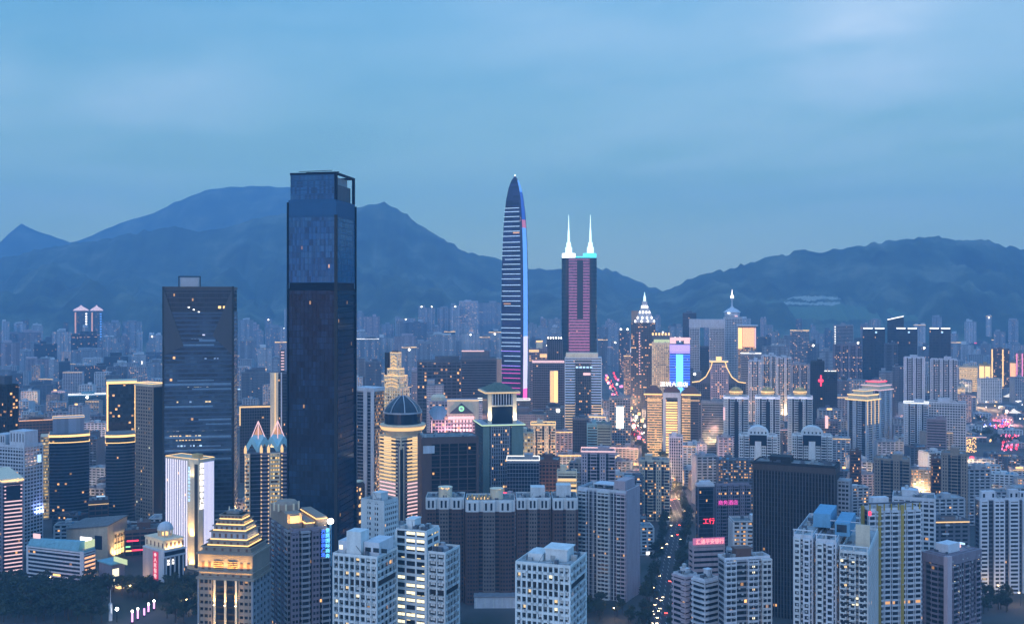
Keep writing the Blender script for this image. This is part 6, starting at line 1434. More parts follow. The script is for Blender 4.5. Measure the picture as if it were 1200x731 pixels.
A_('mauve brown tower standing before the wide pale grid slab', 1086, 1109, 491, 1350, 'mauve', 'home_glass', 'band')
A_('dusky grey tower cluster left of the dark group', 976, 1010, 404, 2250, 'mauve', 'home_glass')
A_('dim tower wedged low between two of the dark joined pairs', 1036, 1052, 403, 2250, 'dim', 'home_glass')
O_('gold banded office tower, leftmost of the golden cluster near the right edge', 1123, 1146, 429, 2600, 'cream', 'gold_glass', 'office', 'goldbands')
O_('short cream lit block below the golden cluster', 1121, 1131, 453, 2200, 'cream', 'gold_glass', 'office', 'goldbands')
O_('brilliant gold walled tower with dark cap, middle of the golden cluster', 1147, 1161, 427, 2500, 'gold', 'gold_glass', 'office', 'goldwall')
O_('tall brown tower with two gold vertical strips in the golden cluster', 1161, 1183, 409, 2620, 'brown', 'busy_glass', 'office', 'goldstrips')
O_('slim orange lit tower near the right picture edge', 1183, 1191, 424, 2400, 'tan', 'gold_glass', 'office', 'orange')
O_('mauve tower with pink vertical strips at the right picture edge', 1189, 1207, 414, 2500, 'mauve', 'lit_glass', 'office', 'pinkstrips')
O_('blue grey low tower with a dark roof house left of the three gold domes', 822, 849, 471, 1570, 'grey', 'dark_glass', 'band')
A_('pale blue ribbed tower, leftmost of a cluster behind the gold domed towers', 877, 893, 423, 1950, 'pale', 'home_glass')
A_('pale blue ribbed tower, second of the cluster behind the gold domed towers', 892, 910, 417, 1980, 'pale', 'home_glass')
A_('pale blue ribbed tower, third of the cluster behind the gold domed towers', 909, 927, 419, 1960, 'pale', 'home_glass')
A_('shorter pale tower closing the cluster behind the gold domed towers', 926, 949, 427, 1940, 'grey', 'home_glass')
O_('flat roofed block with a white glowing roof line below the peach lit block', 868, 892, 415, 2050, 'grey', 'dark_glass', 'band', 'whiteline')
O_('grey tower with a gold vertical lamp strip and lit roof, beyond the pale cluster', 926, 948, 388, 2700, 'grey', 'home_glass', 'office', 'goldline')
O_('grey blue tower with a column of white dots on its edge', 977, 1000, 381, 2600, 'grey', 'dark_glass', 'band', 'dots')
O_('teal low slab with a white roof line and bright lamp, left of the gold frame', 80, 124, 464, 2000, 'teal', 'dark_glass', 'glass', 'whiteline lamp1')
O_('dark tall block beyond the gateway block', 800, 816, 367, 2650, 'dim', 'dark_glass', 'glass')
O_('dark small headed tower with two white roof lamps, left of the tiered spire tower', 725, 738, 388, 2900, 'dim', 'busy_glass', 'office', 'lamp2')
O_('pinkish lamp strung little tower right of the light filled avenue', 731, 739, 418, 2300, 'tan', 'lit_glass', 'office', 'goldline', dep=12)
A_('far tower crowned by two bright white lamps, between tallest and bullet towers', 490, 510, 361, 4200, 'grey', 'home_glass', 'far', 'lamp2')
A_('tall far slab with stepped flat roof just left of the bullet tower', 538, 560, 353, 4300, 'pale', 'home_glass', 'office')
A_('far tower with one bright lamp on its face, mid way to the bullet tower', 500, 520, 391, 3400, 'grey', 'home_glass', 'far', 'lamp1')
A_('hazy pale tower with two tall lit windows, left of the broad banded tower', 150, 171, 416, 3000, 'white', 'home_glass', 'far', 'litwin')
for q, (pl, pr) in enumerate(((87.5, 102.5), (107, 119.5))):
    b = plain('apartment_tower', ('slim far tower with a lit pyramid cap and white lamp column, left of a pair', 'slim far tower with a lit pyramid cap and blue lamp column, right of a pair')[q], 'apartments', pl, pr, 366, 3700, 'dim', 'home_glass', 'far', dep=34)
    w, d, h = b.w / 2, b.d / 2, b.h; m2 = MB()
    m2.lathe(0, 0, [(w * 1.3, h + 6), (w * 1.0, h + 12), (w * .3, h + 20), (.3, h + 26)], 8); link('lit_cap', m2.mesh('lit_cap', 'rose_dim'), b.root)
    m2 = MB(); m2.box(-w, -w + 5, -d - 4, -d - 3, h * .45, h); link('light_strip', m2.mesh('light_strip', 'peach_dim'), b.root)
    m2 = MB()
    for k in range(12): m2.box(w - 7, w - 1, -d - 4, -d - 3, h - 8 - k * 9, h - 3 - k * 9)
    link('light_dot', m2.mesh('light_dot', 'white_light' if q == 0 else 'blue_edge'), b.root)
# ------------------------------------------------------------------ hazy far blocks and the low town between the towers
MARKS = [(-60, 'the left edge'), (95, 'the capped pair'), (235, 'the banded tower'), (377, 'the tallest tower'), (463, 'the deco tower'), (603, 'the bullet tower'), (679, 'the twin spires'), (754, 'the tiered spire'), (858, 'the mushroom dome'), (937, 'the gold domes'), (1062, 'the dark group'), (1154, 'the gold cluster'), (1290, 'the right edge')]
ORD = ['first', 'second', 'third', 'fourth', 'fifth', 'sixth', 'seventh', 'eighth', 'ninth', 'tenth', 'eleventh', 'twelfth', 'thirteenth', 'fourteenth', 'fifteenth', 'sixteenth', 'seventeenth', 'eighteenth', 'nineteenth', 'twentieth']
SHADE = {'white': 'whitish', 'grey': 'grey', 'dim': 'dusky', 'tan': 'tan', 'pink': 'pinkish', 'dark': 'dark', 'brown': 'brownish', 'pale': 'pale'}
def between(px):
    for (a, na), (b_, nb) in zip(MARKS, MARKS[1:]):
        if a <= px < b_: return na, nb
    return MARKS[-2][1], MARKS[-1][1]
COUNT = {}
def auto_label(px, shade, size, noun):
    na, nb = between(px); key = (shade, size, noun, na)
    k = COUNT[key] = COUNT.get(key, 0) + 1
    nth = ORD[k - 1] if k <= len(ORD) else 'number %d' % k
    return f'{SHADE[shade]} {size} {noun}, {nth} from left between {na} and {nb}'
FAR = [  # left edge, right edge, roof row, distance, shade
 (-12, 3, 388, 4100, 'grey'), (3, 11, 379, 4100, 'white'), (16, 31, 379, 4150, 'white'), (-6, 24, 392, 3700, 'pink'), (22, 48, 390, 3650, 'pink'), (36, 44, 401, 3300, 'grey'), (40, 67, 403, 3250, 'dark'), (61, 84, 389, 3500, 'white'), (83, 114, 391, 3300, 'dark'), (120, 141, 378, 4000, 'grey'), (143, 166, 377, 4050, 'grey'), (114, 122, 400, 3600, 'grey'),
 (121, 138, 395, 3500, 'white'), (138, 146, 402, 3450, 'grey'), (180, 192, 393, 3450, 'white'), (171, 181, 402, 3600, 'grey'), (-4, 24, 402, 3000, 'pink'), (23, 36, 412, 2900, 'grey'), (30, 58, 421, 2800, 'pink'), (57, 69, 422, 2750, 'white'), (69, 82, 424, 2760, 'dark'), (83, 121, 411, 3050, 'grey'), (87, 124, 429, 2650, 'dark'), (122, 150, 418, 2950, 'dark'), (133, 149, 426, 2700, 'white'), (171, 192, 425, 2750, 'grey'), (-8, 13, 434, 2500, 'grey'), (12, 27, 438, 2480, 'dim'), (62, 80, 447, 2400, 'grey'), (26, 62, 452, 2350, 'dim'), (124, 140, 440, 2500, 'dim'),
 (279, 297, 375, 4000, 'white'), (297, 309, 388, 3900, 'grey'), (311, 332, 384, 3900, 'grey'), (333, 338, 362, 3600, 'white'), (281, 300, 400, 3100, 'grey'), (302, 319, 408, 2900, 'white'), (322, 338, 402, 2800, 'pink'), (283, 316, 437, 2200, 'dim'), (318, 331, 420, 2500, 'grey'),
 (415, 427, 367, 4400, 'grey'), (427, 445, 371, 4200, 'pink'), (446, 462, 380, 4400, 'grey'), (463, 488, 373, 4300, 'grey'), (512, 528, 361, 4400, 'grey'), (528, 539, 358, 4250, 'white'), (560, 587, 355, 4500, 'grey'), (472, 500, 378, 4000, 'dim'), (416, 430, 389, 3500, 'white'), (418, 444, 398, 3200, 'grey'), (444, 461, 396, 3300, 'white'), (462, 487, 394, 3250, 'pink'), (487, 504, 403, 3000, 'grey'), (505, 534, 393, 3300, 'white'), (541, 562, 391, 3350, 'white'), (562, 574, 396, 3300, 'grey'), (573, 587, 390, 3350, 'white'), (471, 488, 408, 2700, 'grey'), (428, 447, 424, 2300, 'dim'), (534, 543, 400, 3500, 'grey'), (482, 495, 436, 2000, 'pink'), (416, 428, 420, 2500, 'tan'),
 (619, 629, 380, 4100, 'grey'), (629, 642, 384, 4000, 'grey'), (642, 657, 374, 4200, 'grey'), (621, 634, 397, 3200, 'dim'), (636, 646, 403, 2600, 'grey'), (646, 658, 391, 3000, 'grey'), (700, 713, 384, 3900, 'grey'), (713, 727, 378, 4100, 'grey'), (701, 712, 399, 3100, 'dim'), (716, 726, 400, 3300, 'grey'), (737, 744, 398, 3300, 'grey'), (768, 786, 388, 3500, 'dim'), (786, 800, 383, 3600, 'grey'),
 (886, 904, 395, 2900, 'dim'), (902, 913, 389, 3000, 'grey'), (912, 928, 397, 2800, 'grey'), (895, 906, 381, 3900, 'grey'), (946, 960, 403, 2600, 'dim'), (960, 978, 412, 2500, 'grey'), (950, 966, 391, 3400, 'grey'), (999, 1012, 400, 2700, 'dim'), (1112, 1126, 402, 3200, 'grey'), (1126, 1141, 404, 3250, 'white'), (1149, 1161, 403, 3300, 'grey'), (1185, 1205, 404, 3300, 'grey'), (1162, 1176, 399, 3600, 'grey'), (1076, 1090, 406, 2900, 'dim'), (1108, 1124, 432, 2350, 'grey'), (1046, 1060, 430, 2000, 'dim'), (1030, 1046, 436, 2050, 'grey'), (980, 995, 446, 1900, 'dim'),
 (806, 822, 436, 2100, 'dim'), (838, 850, 404, 2600, 'dim'), (893, 925, 406, 2400, 'grey'), (874, 886, 430, 2100, 'dim'), (560, 583, 470, 1450, 'grey'), (500, 520, 452, 1480, 'grey'), (586, 621, 470, 1700, 'dim'), (604, 640, 486, 1400, 'dim'), (640, 668, 478, 1520, 'dim'), (430, 447, 472, 1400, 'grey'),
]
rx = random.Random(99)
px_ = 2.0
while px_ < 1198:
    w_ = rx.uniform(6, 14); tp_ = rx.uniform(371, 399) if not (600 < px_ < 620 or 335 < px_ < 415) else 430
    FAR.append((px_, px_ + w_, tp_, rx.uniform(3500, 4450), rx.choice(('grey', 'white', 'grey', 'pink', 'dim')))); px_ += w_ + rx.uniform(1, 13)
FAR.sort(key=lambda f: f[0])
for pl, pr, tp, D, sh in FAR:
    h = Z(tp, D); wm = (pr - pl) * D / FOC
    size = ('slim tall' if wm < 38 and h > 85 else 'slim' if wm < 38 else 'broad tall' if h > 85 else 'broad')
    plain('apartment_tower' if D > 2100 else 'office_tower', auto_label((pl + pr) / 2, sh, size, 'far tower'), 'apartments' if D > 2100 else 'tower', pl, pr, tp, D, sh, 'home_glass', 'far', deco=(('goldline', 'lamp1', 'whiteline', 'goldline lamp1', 'lamp1', 'litwin')[int(pl * 3 + tp) % 6] if (int(pl * 7 + tp * 3) % 10) < (5 if 540 < pl < 1000 and D < 3400 else 2) else ''), dep=28, group='hazy far towers')

# --- low and middling blocks, wherever the plots between the towers show
def shown(pl, pr, top, D):
    """share of its columns in which its top can be seen over what stands nearer"""
    n = 8; k = 0
    for i in range(n):
        px = pl + (pr - pl) * (i + .5) / n
        if not any(a <= px <= c and t_ <= top + 2 and dd < D for a, c, t_, dd, _ in SIL): k += 1
    return k / n
rnd = random.Random(42)
cand = []
D = 800.0
while D < 4300:
    half = 640 / FOC * D
    step = 30 + D * .010
    x = -half
    while x < half:
        cand.append((x + rnd.uniform(-8, 8), D + rnd.uniform(-10, 10))); x += step * rnd.uniform(.9, 1.5)
    D += step * (1.15 if D < 2000 else 1.6)
LOW = []
for x, y in cand:
    wd = rnd.uniform(18, 40) * (1 if y < 2000 else 1.25); dp = rnd.uniform(13, 22)
    if abs(x - ax(y)) < 13.5 + wd / 2: continue
    if any((x - fx) ** 2 + (y - fy) ** 2 < (fr + wd * .42) ** 2 for fx, fy, fr in FOOT): continue
    pxc = 600 + x * FOC / y
    if pxc < 250 and y < 900: continue                      # the park
    tall = rnd.random()
    hh = rnd.uniform(16, 26) if tall < .60 else rnd.uniform(26, 44) if tall < .90 else rnd.uniform(44, 66)
    if y > 2600: hh = rnd.uniform(24, 62)
    if pxc < 430 and y < 1250: hh = min(hh, rnd.uniform(14, 24))
    if 1128 < pxc < 1240 and 1440 < y < 2250:                # the lit gardens
        if rnd.random() < .55: continue
        hh = rnd.uniform(6, 11)
    if pxc > 1115 and 1120 < y < 1450: hh = min(hh, rnd.uniform(14, 22))
    pl, pr = 600 + (x - wd / 2) * FOC / y, 600 + (x + wd / 2) * FOC / y
    if pr < 2 or pl > 1198: continue
    top = HY + (HC - hh) * FOC / y
    if top > 726: continue
    s_ = shown(pl, pr, top, y)
    if s_ < .2: continue
    LOW.append((s_ * (pr - pl) * min(40, hh * FOC / y), x, y, wd, dp, hh, pl, pr, top))
LOW.sort(reverse=True)
LOW = sorted(LOW[:285], key=lambda q: q[6])
pxc_ = lambda x, y: 600 + x * FOC / y
for _, x, y, wd, dp, hh, pl, pr, top in LOW:
    sh = rnd.choice(('white', 'white', 'grey', 'grey', 'pink', 'dim', 'tan', 'dim') if y < 2000 else ('grey', 'white', 'grey', 'dim'))
    rm = rnd.choice(('roof_grey', 'roof_pale', 'roof_grey', 'roof_pale', 'roof_tile'))
    size = ('low' if hh < 26 else 'midrise' if hh < 44 else 'high') + (' wide' if wd > 29 else '')
    row = 'front' if y < 1150 else 'middle' if y < 1900 else 'rear'
    lb = auto_label((pl + pr) / 2, sh, size, row + ' block')
    r_ = link('apartment_block', None, None, (x, y, 0), R(rnd.uniform(-14, 14) + rnd.choice((0, 0, 0, 90)) * 0 - 5))
    tag(r_, lb, 'low block', 'low town blocks')
    SIL.append((pl, pr, top, y, lb)); FOOT.append((x, y, wd * .5))
    w, d = wd / 2, dp / 2; P_ = {}
    def pm(part, mt): return P_.setdefault((part, mt), MB())
    nf = max(3, round(hh / 3.2)); fh = hh / nf
    pm('glazing', 'home_glass' if rnd.random() < (.45 if 430 < pxc_(x, y) < 1000 else .7) else rnd.choice(('busy_glass', 'busy_glass', 'lit_glass'))).core(-w, w, -d, d, 0, hh - .1, 2.6, fh)
    for k in range(nf): pm('cladding', sh + '_fwall').box(-w - .15, w + .15, -d - .15, d + .15, k * fh, k * fh + fh * .47)
    np_ = max(2, round(wd / 5.5))
    for k in range(np_ + 1):
        xx = -w + wd * k / np_; pm('cladding', sh + '_fwall').box(xx - .8, xx + .8, -d - .3, d + .3, 0, hh + .02)
    if y < 2200:
        for k in range(1, nf):
            if rnd.random() < .75:
                xx = rnd.uniform(-w * .8, w * .5); pm('balcony', 'pale_wall').box(xx, xx + rnd.uniform(2.5, 5), -d - 1.5, -d - .1, k * fh + .3, k * fh + 1.3)
    pm('roof', rm).box(-w - .1, w + .1, -d - .1, d + .1, hh + .03, hh + .5)
    for q in ((-w - .2, w + .2, -d - .25, -d + .2), (-w - .2, w + .2, d - .2, d + .25), (-w - .2, -w + .25, -d + .2, d - .2), (w - .25, w + .2, -d + .2, d - .2)): pm('parapet', sh + '_fwall').box(*q, hh + .51, hh + 1.5)
    hx = rnd.uniform(-w * .6, w * .2); pm('stair_house', sh + '_fwall').box(hx, hx + rnd.uniform(4, 8), -d * .3, d * .5, hh + .5, hh + rnd.uniform(3, 5.5))
    for q in range(6 if y < 2000 else 2):
        tx, ty = rnd.uniform(-w + 1.5, w - 3), rnd.uniform(-d + 1.2, d - 2.5); pm('roof_plant', rnd.choice(('roof_pale', 'dim_wall', 'blue_wall', 'grey_wall'))).box(tx, tx + rnd.uniform(1, 3.2), ty, ty + rnd.uniform(1, 2.4), hh + .5, hh + rnd.uniform(1.2, 3.2))
    lit = rnd.random()
    if lit < .22:
        mt = rnd.choice(('warm_light', 'soft_warm_light', 'warm_light', 'white_light', 'red_light', 'cool_light', 'rose_light'))
        sx = rnd.uniform(-w, 0); pm('shop_sign', mt).box(sx, sx + rnd.uniform(4, w), -d - .9, -d - .4, 3.6, 5.2) if lit < .15 else pm('roof_sign', mt).box(sx, sx + rnd.uniform(5, 10), -d - .1, -d + .3, hh + 1.6, hh + 4.2)
    if lit > .45:
        for q in range(3): sx = rnd.uniform(-w, w - 4); pm('shop_front', rnd.choice(('warm_light', 'soft_warm_light', 'rose_light', 'white_light'))).box(sx, sx + rnd.uniform(2, 5), -d - .55, -d - .32, .8, 3.4)
    if rnd.random() < (.30 if 430 < pxc_(x, y) < 1000 and y > 1150 else .08):
        mt = rnd.choice(('warm_light', 'soft_warm_light', 'soft_warm_light', 'rose_light'))
        pm('light_trim', mt).box(-w - .5, w + .5, -d - .6, -d - .3, hh - .6, hh + .3)
    for (part, mt), m_ in P_.items():
        if part in ('roof_plant', 'balcony', 'shop_front') and y < 1500 and len(m_.isl) > 1:
            for q in m_.islands(): link(part, q.mesh(part, mt), r_)
        else: link(part, m_.mesh(part, mt), r_)
# ------------------------------------------------------------------ trees, cars, lamps, the lit gardens
rnd = random.Random(9)
TREES = []
for v in range(5):
    tr = MB(); H_ = 9 + v * .8
    tr.lathe(0, 0, [(.35, 0), (.26, H_ * .35), (.16, H_ * .6)], 7)
    cl = []
    for k in range(7):
        a = rnd.uniform(0, 2 * pi); r_ = rnd.uniform(1.2, 3.4); c = (r_ * cos(a), r_ * sin(a), H_ * rnd.uniform(.5, .88)); cl.append((c, rnd.uniform(1.2, 2.2)))
        tr.bar((0, 0, H_ * .34), (c[0] * .8, c[1] * .8, c[2]), .16)
    cl.append(((0, 0, H_ * .92), 1.8))
    lf = MB()
    for c, r_ in cl:
        for q in range(62):
            u = Vector((rnd.gauss(0, 1), rnd.gauss(0, 1), rnd.gauss(0, 1))).normalized() * r_ * rnd.uniform(.45, 1.08); u.z *= .75
            p = Vector(c) + u; n1 = Vector((rnd.gauss(0, 1), rnd.gauss(0, 1), rnd.gauss(.6, 1))).normalized(); t1 = n1.orthogonal().normalized() * rnd.uniform(.3, .62); t2 = n1.cross(t1).normalized() * rnd.uniform(.25, .5)
            lf.quad(tuple(p + t1), tuple(p + t2), tuple(p - t1), tuple(p - t2))
    TREES.append((tr.mesh('trunk', 'bark'), lf.mesh('crown', 'leaf')))
def tree(x, y, s, label, group):
    tm, lm = rnd.choice(TREES)
    r_ = link('tree', None, None, (x, y, 0), rnd.uniform(0, 6.28)); r_.scale = (s, s, s * rnd.uniform(.9, 1.15)); tag(r_, label, 'tree', group)
    link('trunk', tm, r_); link('crown', lm, r_)
k = 0; row = 0; y = 742.0
while y < 835:
    px = -8 + (row % 2) * 6
    while px < 232:
        dd = y + rnd.uniform(-4, 4); x = X(px + rnd.uniform(-3, 3), dd)
        edge = px > 105 and dd < 795 and 118 < px < 195
        if not edge and not any((x - fx) ** 2 + (dd - fy) ** 2 < (fr * .95 + 4) ** 2 for fx, fy, fr in FOOT):
            tree(x, dd, rnd.uniform(1.15, 1.6), 'dark leafy park tree, one of the dense mass at the bottom left corner', 'trees of the dark park'); k += 1
        px += 12.5
    y += 10.5; row += 1
print('park trees', k)
for i in range(70):
    for sd in (-1, 1):
        y = 690 + i * 17 + rnd.uniform(-3, 3)
        if rnd.random() < .92: tree(ax(y) + sd * (11.0 + rnd.uniform(-.7, .7)), y, rnd.uniform(1.2, 1.6), 'dark street tree on the pavement of the avenue', 'street trees along the avenue')
for (px, D_, n) in ((700, 770, 14), (560, 752, 12), (730, 745, 8), (1160, 795, 12), (660, 760, 8), (1190, 770, 8), (1100, 1150, 6), (1010, 1180, 6), (960, 1350, 6), (835, 1330, 8), (1180, 1650, 12), (1150, 1750, 10), (1140, 1950, 10), (640, 1300, 6)):
    for i in range(n):
        y = D_ + rnd.uniform(-14, 14); x = X(px, y) + rnd.uniform(-24, 24)
        if not any((x - fx) ** 2 + (y - fy) ** 2 < (fr * .9) ** 2 for fx, fy, fr in FOOT) and abs(x - ax(y)) > 20:
            tree(x, y, rnd.uniform(.8, 1.3), 'dark garden tree in a clump between the apartment blocks', 'garden trees between the blocks')

# cars, both ways along the avenue
def make_car(mat):
    r_ = link('car', None)
    m_ = MB(); m_.loft([[(-.9, -2.2, .35), (.9, -2.2, .35), (.9, 2.2, .35), (-.9, 2.2, .35)], [(-.92, -2.25, .6), (.92, -2.25, .6), (.92, 2.25, .6), (-.92, 2.25, .6)], [(-.86, -2.1, .92), (.86, -2.1, .92), (.86, 2.15, .98), (-.86, 2.15, .98)]]); link('body', m_.mesh('body', mat), r_)
    m_ = MB(); m_.loft([[(-.8, -1.0, .93), (.8, -1.0, .93), (.8, 1.7, .97), (-.8, 1.7, .97)], [(-.66, -.35, 1.42), (.66, -.35, 1.42), (.66, 1.1, 1.42), (-.66, 1.1, 1.42)]]); link('cabin', m_.mesh('cabin', 'dark_wall'), r_)
    wm = MB(); wm.lathe(0, 0, [(.33, -.11), (.33, .11)], 12); wm.v = [(v[2], v[0], v[1]) for v in wm.v]; wme = wm.mesh('wheel', 'tyre')
    for sx in (-.85, .85):
        for sy in (-1.35, 1.35): link('wheel', wme, r_, (sx, sy, .33))
    for sx in (-.62, .62):
        m_ = MB(); m_.box(-.22, .22, -.06, .06, -.12, .12); link('headlight', m_.mesh('headlight', 'headlamp'), r_, (sx, -2.3, .68)); m_ = MB(); m_.box(-.22, .22, -.06, .06, -.12, .12); link('tail_light', m_.mesh('tail_light', 'tail_light'), r_, (sx, 2.3, .75))
    return r_
glow('headlamp', (1, .74, .40), 22); MATS['tail_light'].node_tree.nodes['Principled BSDF'].inputs['Emission Strength'].default_value = 40
wall('car_white', (.7, .7, .7), .3, .05); wall('car_dark', (.03, .035, .05), .3, .05)
protos = [make_car('car_paint'), make_car('car_white'), make_car('car_dark')]; used = set()
NC = 0
for lane, face, y0, y1, n in ((-6.8, 0, 738, 808, 5), (-2.3, 0, 735, 812, 6), (-6.8, 0, 830, 1200, 4), (-2.3, 0, 850, 1200, 3), (2.3, pi, 740, 1250, 5), (6.8, pi, 740, 1250, 3), (-5, 0, 1500, 2950, 26), (4, pi, 1500, 2950, 46)):
    for i in range(n):
        y = y0 + (y1 - y0) * (i + rnd.random() * .7) / n; p = rnd.randrange(3)
        c = protos[p] if p not in used else copy_tree(protos[p]); used.add(p)
        c.location = (ax(y) + lane + rnd.uniform(-.9, .9), y, .05); c.rotation_euler = (0, 0, face - .12)
        sh = ('silver', 'white', 'black')[p]
        tag(c, f'{sh} car with glowing headlights driving towards the viewer along the avenue' if face == 0 else f'{sh} car with red tail lights driving away along the avenue', 'car', f'{sh} cars ' + ('coming down' if face == 0 else 'going up') + ' the avenue'); NC += 1

# street lamps
def lamp_proto():
    r_ = link('street_lamp', None)
    m_ = MB(); m_.lathe(0, 0, [(.14, 0), (.10, 9)], 8); m_.bar((0, 0, 8.9), (1.8, 0, 9.4), .12); link('pole', m_.mesh('pole', 'steel'), r_)
    m_ = MB(); m_.box(1.4, 2.5, -.28, .28, 9.2, 9.45); link('lamp_head', m_.mesh('lamp_head', 'street_glow'), r_)
    return r_
glow('street_glow', (1, .66, .28), 24)
lp = lamp_proto(); first = True
spots = [(ax(700 + i * 32) + sd * 9.6, 700 + i * 32, 0 if sd < 0 else pi, 'arched street lamp lighting the avenue kerb', 'street lamps along the avenue') for i in range(48) for sd in ((-1,) if i % 2 else (1,))]
for px, D_ in ((60, 828), (150, 800), (205, 778), (222, 765), (120, 870), (210, 862), (640, 758), (720, 742), (1170, 800), (1196, 780), (1150, 1180), (1178, 1420), (1140, 1330), (1060, 1300), (965, 1420), (840, 1350), (905, 1600), (990, 1700), (560, 1250), (600, 1350), (620, 1280), (655, 1250), (420, 1200), (705, 1700), (765, 1600), (1120, 1700), (1185, 1900), (1145, 2200), (1190, 2300), (1050, 1250), (1082, 1190), (20, 1500), (70, 1700), (110, 1600), (40, 2100), (150, 2300), (470, 1250), (520, 1300), (585, 1200), (640, 1150), (700, 1180), (735, 1400), (780, 1320), (820, 1500), (860, 1250), (610, 1600), (650, 1750), (700, 1650), (745, 1900), (770, 2100), (800, 1800), (850, 1900), (880, 1750), (760, 1200), (920, 1250), (980, 1550), (1040, 1800), (520, 1700), (560, 1900), (630, 2000), (440, 1500), (1130, 2350), (1165, 2150), (1180, 2050), (810, 2150), (865, 2050), (300, 1500), (320, 1100), (250, 1050), (150, 1150), (100, 1200), (60, 1150)):
    spots.append((X(px, D_), D_, rnd.uniform(0, 6), 'street lamp glowing between the low town blocks', 'street lamps in the side streets'))
for x, y, rz, lb, gp in spots:
    c = lp if first else copy_tree(lp); first = False
    c.location = (x, y, .1); c.rotation_euler = (0, 0, rz); tag(c, lb, 'street lamp', gp)
    if 'side' in gp or (y > 1100 and int(y) % 3 == 0):
        l = bpy.data.lights.new('lamp_glow', 'POINT'); l.energy = (60000 if y < 1100 else 120000) * (.06 if y < 900 else 1); l.shadow_soft_size = 1.5; l.color = rnd.choice(((1, .58, .24), (1, .58, .24), (1, .66, .36), (1, .45, .40)))
        link('lamp_glow', l, c, (2.0, 0, 9.0))

# five light columns with bright heads at the park's edge, and a white one apart
def column(x, y, h, head, label, group=None):
    r_ = link('light_column', None, None, (x, y, 0)); tag(r_, label, 'light column', group)
    m_ = MB(); m_.lathe(0, 0, [(.9, 0), (.9, 1.2), (.55, 1.3)], 10); link('base', m_.mesh('base', 'dark_wall'), r_)
    m_ = MB(); m_.lathe(0, 0, [(.62, 1.3), (.62, h)], 10); link('glowing_shaft', m_.mesh('glowing_shaft', 'column_glow'), r_)
    m_ = MB(); m_.lathe(0, 0, [(.4, h + .05), (.7, h + .5), (.7, h + 1.1), (.2, h + 1.6)], 10)
    if head: link('lamp_head', m_.mesh('lamp_head', 'flood_strong'), r_)
glow('column_glow', (.95, .40, .85), 2.2); glow('flood_strong', (1, .95, .85), 22)
for i, (px, py, hd) in enumerate(((155, 717, 1), (161.5, 714, 1), (169, 714, 0), (174, 708.5, 1), (180.5, 705.5, 1))):
    D_ = 738 + i * 8; column(X(px, D_), D_, max(6, Z(py, D_)), hd, ('pink light column with white lamp head, nearest the lone white column', 'pink light column with white lamp head, second in the row of five', 'pink light column without a lamp head, middle of the row', 'pink light column with white lamp head, fourth in the row', 'pink light column with white lamp head, farthest up the row')[i])
r_ = link('light_column', None, None, (X(137, 742), 742, 0)); tag(r_, 'short dark post with a starry white lamp beside the pink columns', 'light column')
m_ = MB(); m_.lathe(0, 0, [(.4, 0), (.3, 8)], 8); link('base', m_.mesh('base', 'steel'), r_); m_ = MB(); m_.lathe(0, 0, [(.4, 8), (1.2, 8.8), (1.0, 9.8), (.2, 10.4)], 10); link('lamp_head', m_.mesh('lamp_head', 'flood_strong'), r_)
r_ = link('signal_mast', None, None, (X(129.5, 745), 745, 0)); tag(r_, 'slim pale blue mast with a pointed top left of the light columns', 'mast')
m_ = MB(); m_.lathe(0, 0, [(1.3, 0), (1.3, 12)], 12); link('shaft', m_.mesh('shaft', 'pale_wall'), r_); m_ = MB(); m_.lathe(0, 0, [(1.4, 12), (.4, 13), (.2, 22)], 10); link('antenna', m_.mesh('antenna', 'pale_steel'), r_)

# the lit gardens on the right: a low arcade, light strings on trees, an umbrella roof
def lightmass(name, label, cat, pts, parts): pass
b = Bld('garden_arcade', 'low garden arcade outlined in blue and violet lamp strings', 'arcade', 1131, None, 1195, 512, 1800, dep=14)
w, d, h = b.w / 2, b.d / 2, b.h
b.box('wall', 'dim_wall', -w, w, -d, d, 0, h - 3); b.box('roof', 'dim_wall', -w - 1, w + 1, -d - 1, d + 1, h - 3, h)
for i in range(46): x = -w + b.w * (i + .5) / 46; b.box('light_dot', ('lilac_light', 'violet_light', 'blue_light')[i % 3], x - .6, x + .6, -d - 2, -d - 1.1, h - 2.4, h - .6 + (i % 2) * .5)
b.finish()
def gate(label, pl, pr, top, D_, mat, seed, cols):
    b = Bld('light_tree_screen', label, 'light screen', pl, None, pr, top, D_, dep=2); rr = random.Random(seed); w, d, h = b.w / 2, b.d / 2, b.h
    for x in (-w, 0, w): b.box('post', 'steel', x - .3, x + .3, -.3, .3, 0, h)
    for z in range(2, int(h), 4): b.box('rail', 'steel', -w, w, -.15, .15, z, z + .3)
    for i in range(cols):
        x, z = rr.uniform(-w, w), rr.uniform(1, h); b.box('light_dot', rr.choice(mat), x - .7, x + .7, -.9, -.3, z - .7, z + .7)
    b.finish()
gate('tall lattice hung with golden lamps, standing below the garden arcade', 1131, 1144, 512, 1560, ('warm_light', 'warm_light', 'soft_warm_light'), 3, 95)
lm = MB(); lm.lathe(0, 0, [(.1, 1.6), (.85, 2.0), (1.1, 2.8), (.85, 3.5), (.1, 3.9)], 8)
pmesh = MB(); pmesh.lathe(0, 0, [(.1, 0), (.08, 1.7)], 6); pmesh = pmesh.mesh('post', 'steel'); LM = {}
rr = random.Random(31)
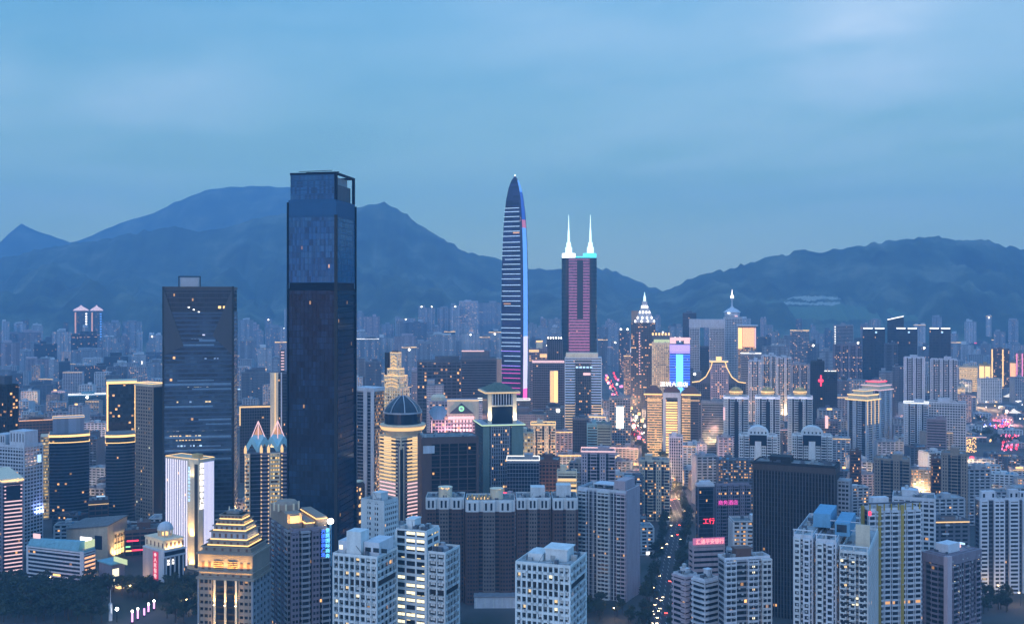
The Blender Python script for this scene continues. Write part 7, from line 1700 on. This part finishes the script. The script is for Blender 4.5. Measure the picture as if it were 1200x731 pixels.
for cn, mt, n, (a0, a1), (y0, y1) in (('red', 'red_light', 30, (1164, 1183), (494, 503)), ('pink', 'pink_light', 16, (1164, 1184), (494, 506)), ('white', 'flood_dim', 18, (1151, 1164), (494, 503)), ('blue', 'blue_light', 22, (1143, 1190), (490, 509)), ('red', 'red_light', 40, (1174, 1194), (511, 531)), ('pink', 'pink_light', 22, (1172, 1194), (512, 531)), ('rose', 'rose_light', 10, (1168, 1182), (532, 545)), ('pink', 'pink_light', 12, (1168, 1182), (532, 545)), ('amber', 'warm_light', 8, (1145, 1165), (512, 522)), ('amber', 'warm_light', 12, (1128, 1200), (484, 492)), ('amber', 'warm_light', 14, (1150, 1200), (545, 556)), ('white', 'flood_dim', 10, (1125, 1200), (465, 485))):
    for i in range(n):
        px, py = rr.uniform(a0, a1), rr.uniform(y0, y1); D_ = HC * FOC / (py - HY)
        if any((X(px, D_) - fx) ** 2 + (D_ - fy) ** 2 < (fr * .8) ** 2 for fx, fy, fr in FOOT): continue
        r_ = link('garden_lantern', None, None, (X(px, D_), D_, 0)); r_.scale = (1.0, 1.0, rr.uniform(1.0, 2.0)); tag(r_, f'{cn} garden lantern glowing in the park beyond the wide grid slab', 'lantern', f'{cn} lanterns of the lit gardens')
        if mt not in LM: LM[mt] = lm.mesh('lantern_globe', mt)
        link('post', pmesh, r_); link('lantern_globe', LM[mt], r_)
for px, D_, lb in ((1188, 2050, 'white tent roof glowing above the lit gardens'), (1183, 2380, 'far white tent roof under the orange lit tower'), (1152, 2330, 'white canopy glowing at the foot of the gold walled tower')):
    r_ = link('tent', None, None, (X(px, D_), D_, 0)); tag(r_, lb, 'tent')
    m_ = MB(); m_.lathe(0, 0, [(14, 6), (9, 8.5), (4, 11), (.4, 14)], 8, True); link('canopy', m_.mesh('canopy', 'tent_glow'), r_)
    for a in range(6): m_ = MB(); m_.lathe(12 * cos(a), 12 * sin(a), [(.25, 0), (.25, 6.4)], 6); link('post', m_.mesh('post', 'steel'), r_)
# the glow of shop signs along the far avenue
rr = random.Random(12)
for i in range(62):
    y = 1540 + i * 23; sd = -1 if i % 3 else 1
    if rr.random() < .8:
        r_ = link('neon_sign', None, None, (ax(y) + sd * 11.5, y, 0)); mt = rr.choice(('red_light', 'red_light', 'pink_light', 'rose_light', 'warm_light', 'white_light')); hh = rr.uniform(10, 28)
        cn = {'red_light': 'red', 'pink_light': 'pink', 'rose_light': 'rose', 'warm_light': 'amber', 'white_light': 'white'}[mt]
        tag(r_, f'{cn} neon sign on a post along the far stretch of the avenue', 'neon sign', f'{cn} neon signs of the far avenue')
        m_ = MB(); m_.lathe(0, 0, [(.25, 0), (.25, hh)], 6); link('post', m_.mesh('post', 'steel'), r_); m_ = MB(); m_.box(-2.6, 2.6, -.3, .3, hh - 5.5, hh); link('sign_board', m_.mesh('sign_board', mt), r_)
dup = {k: v for k, v in LABELS.items() if len(v) > 1 and len({g for _, g in v}) > 1 or (len(v) > 1 and v[0][1] is None)}
print('DUP LABELS', list(dup)[:10]); print('LONG', [k for k in LABELS if len(k.split()) > 16][:20]); print('LOW', len(LOW), 'CARS', NC)
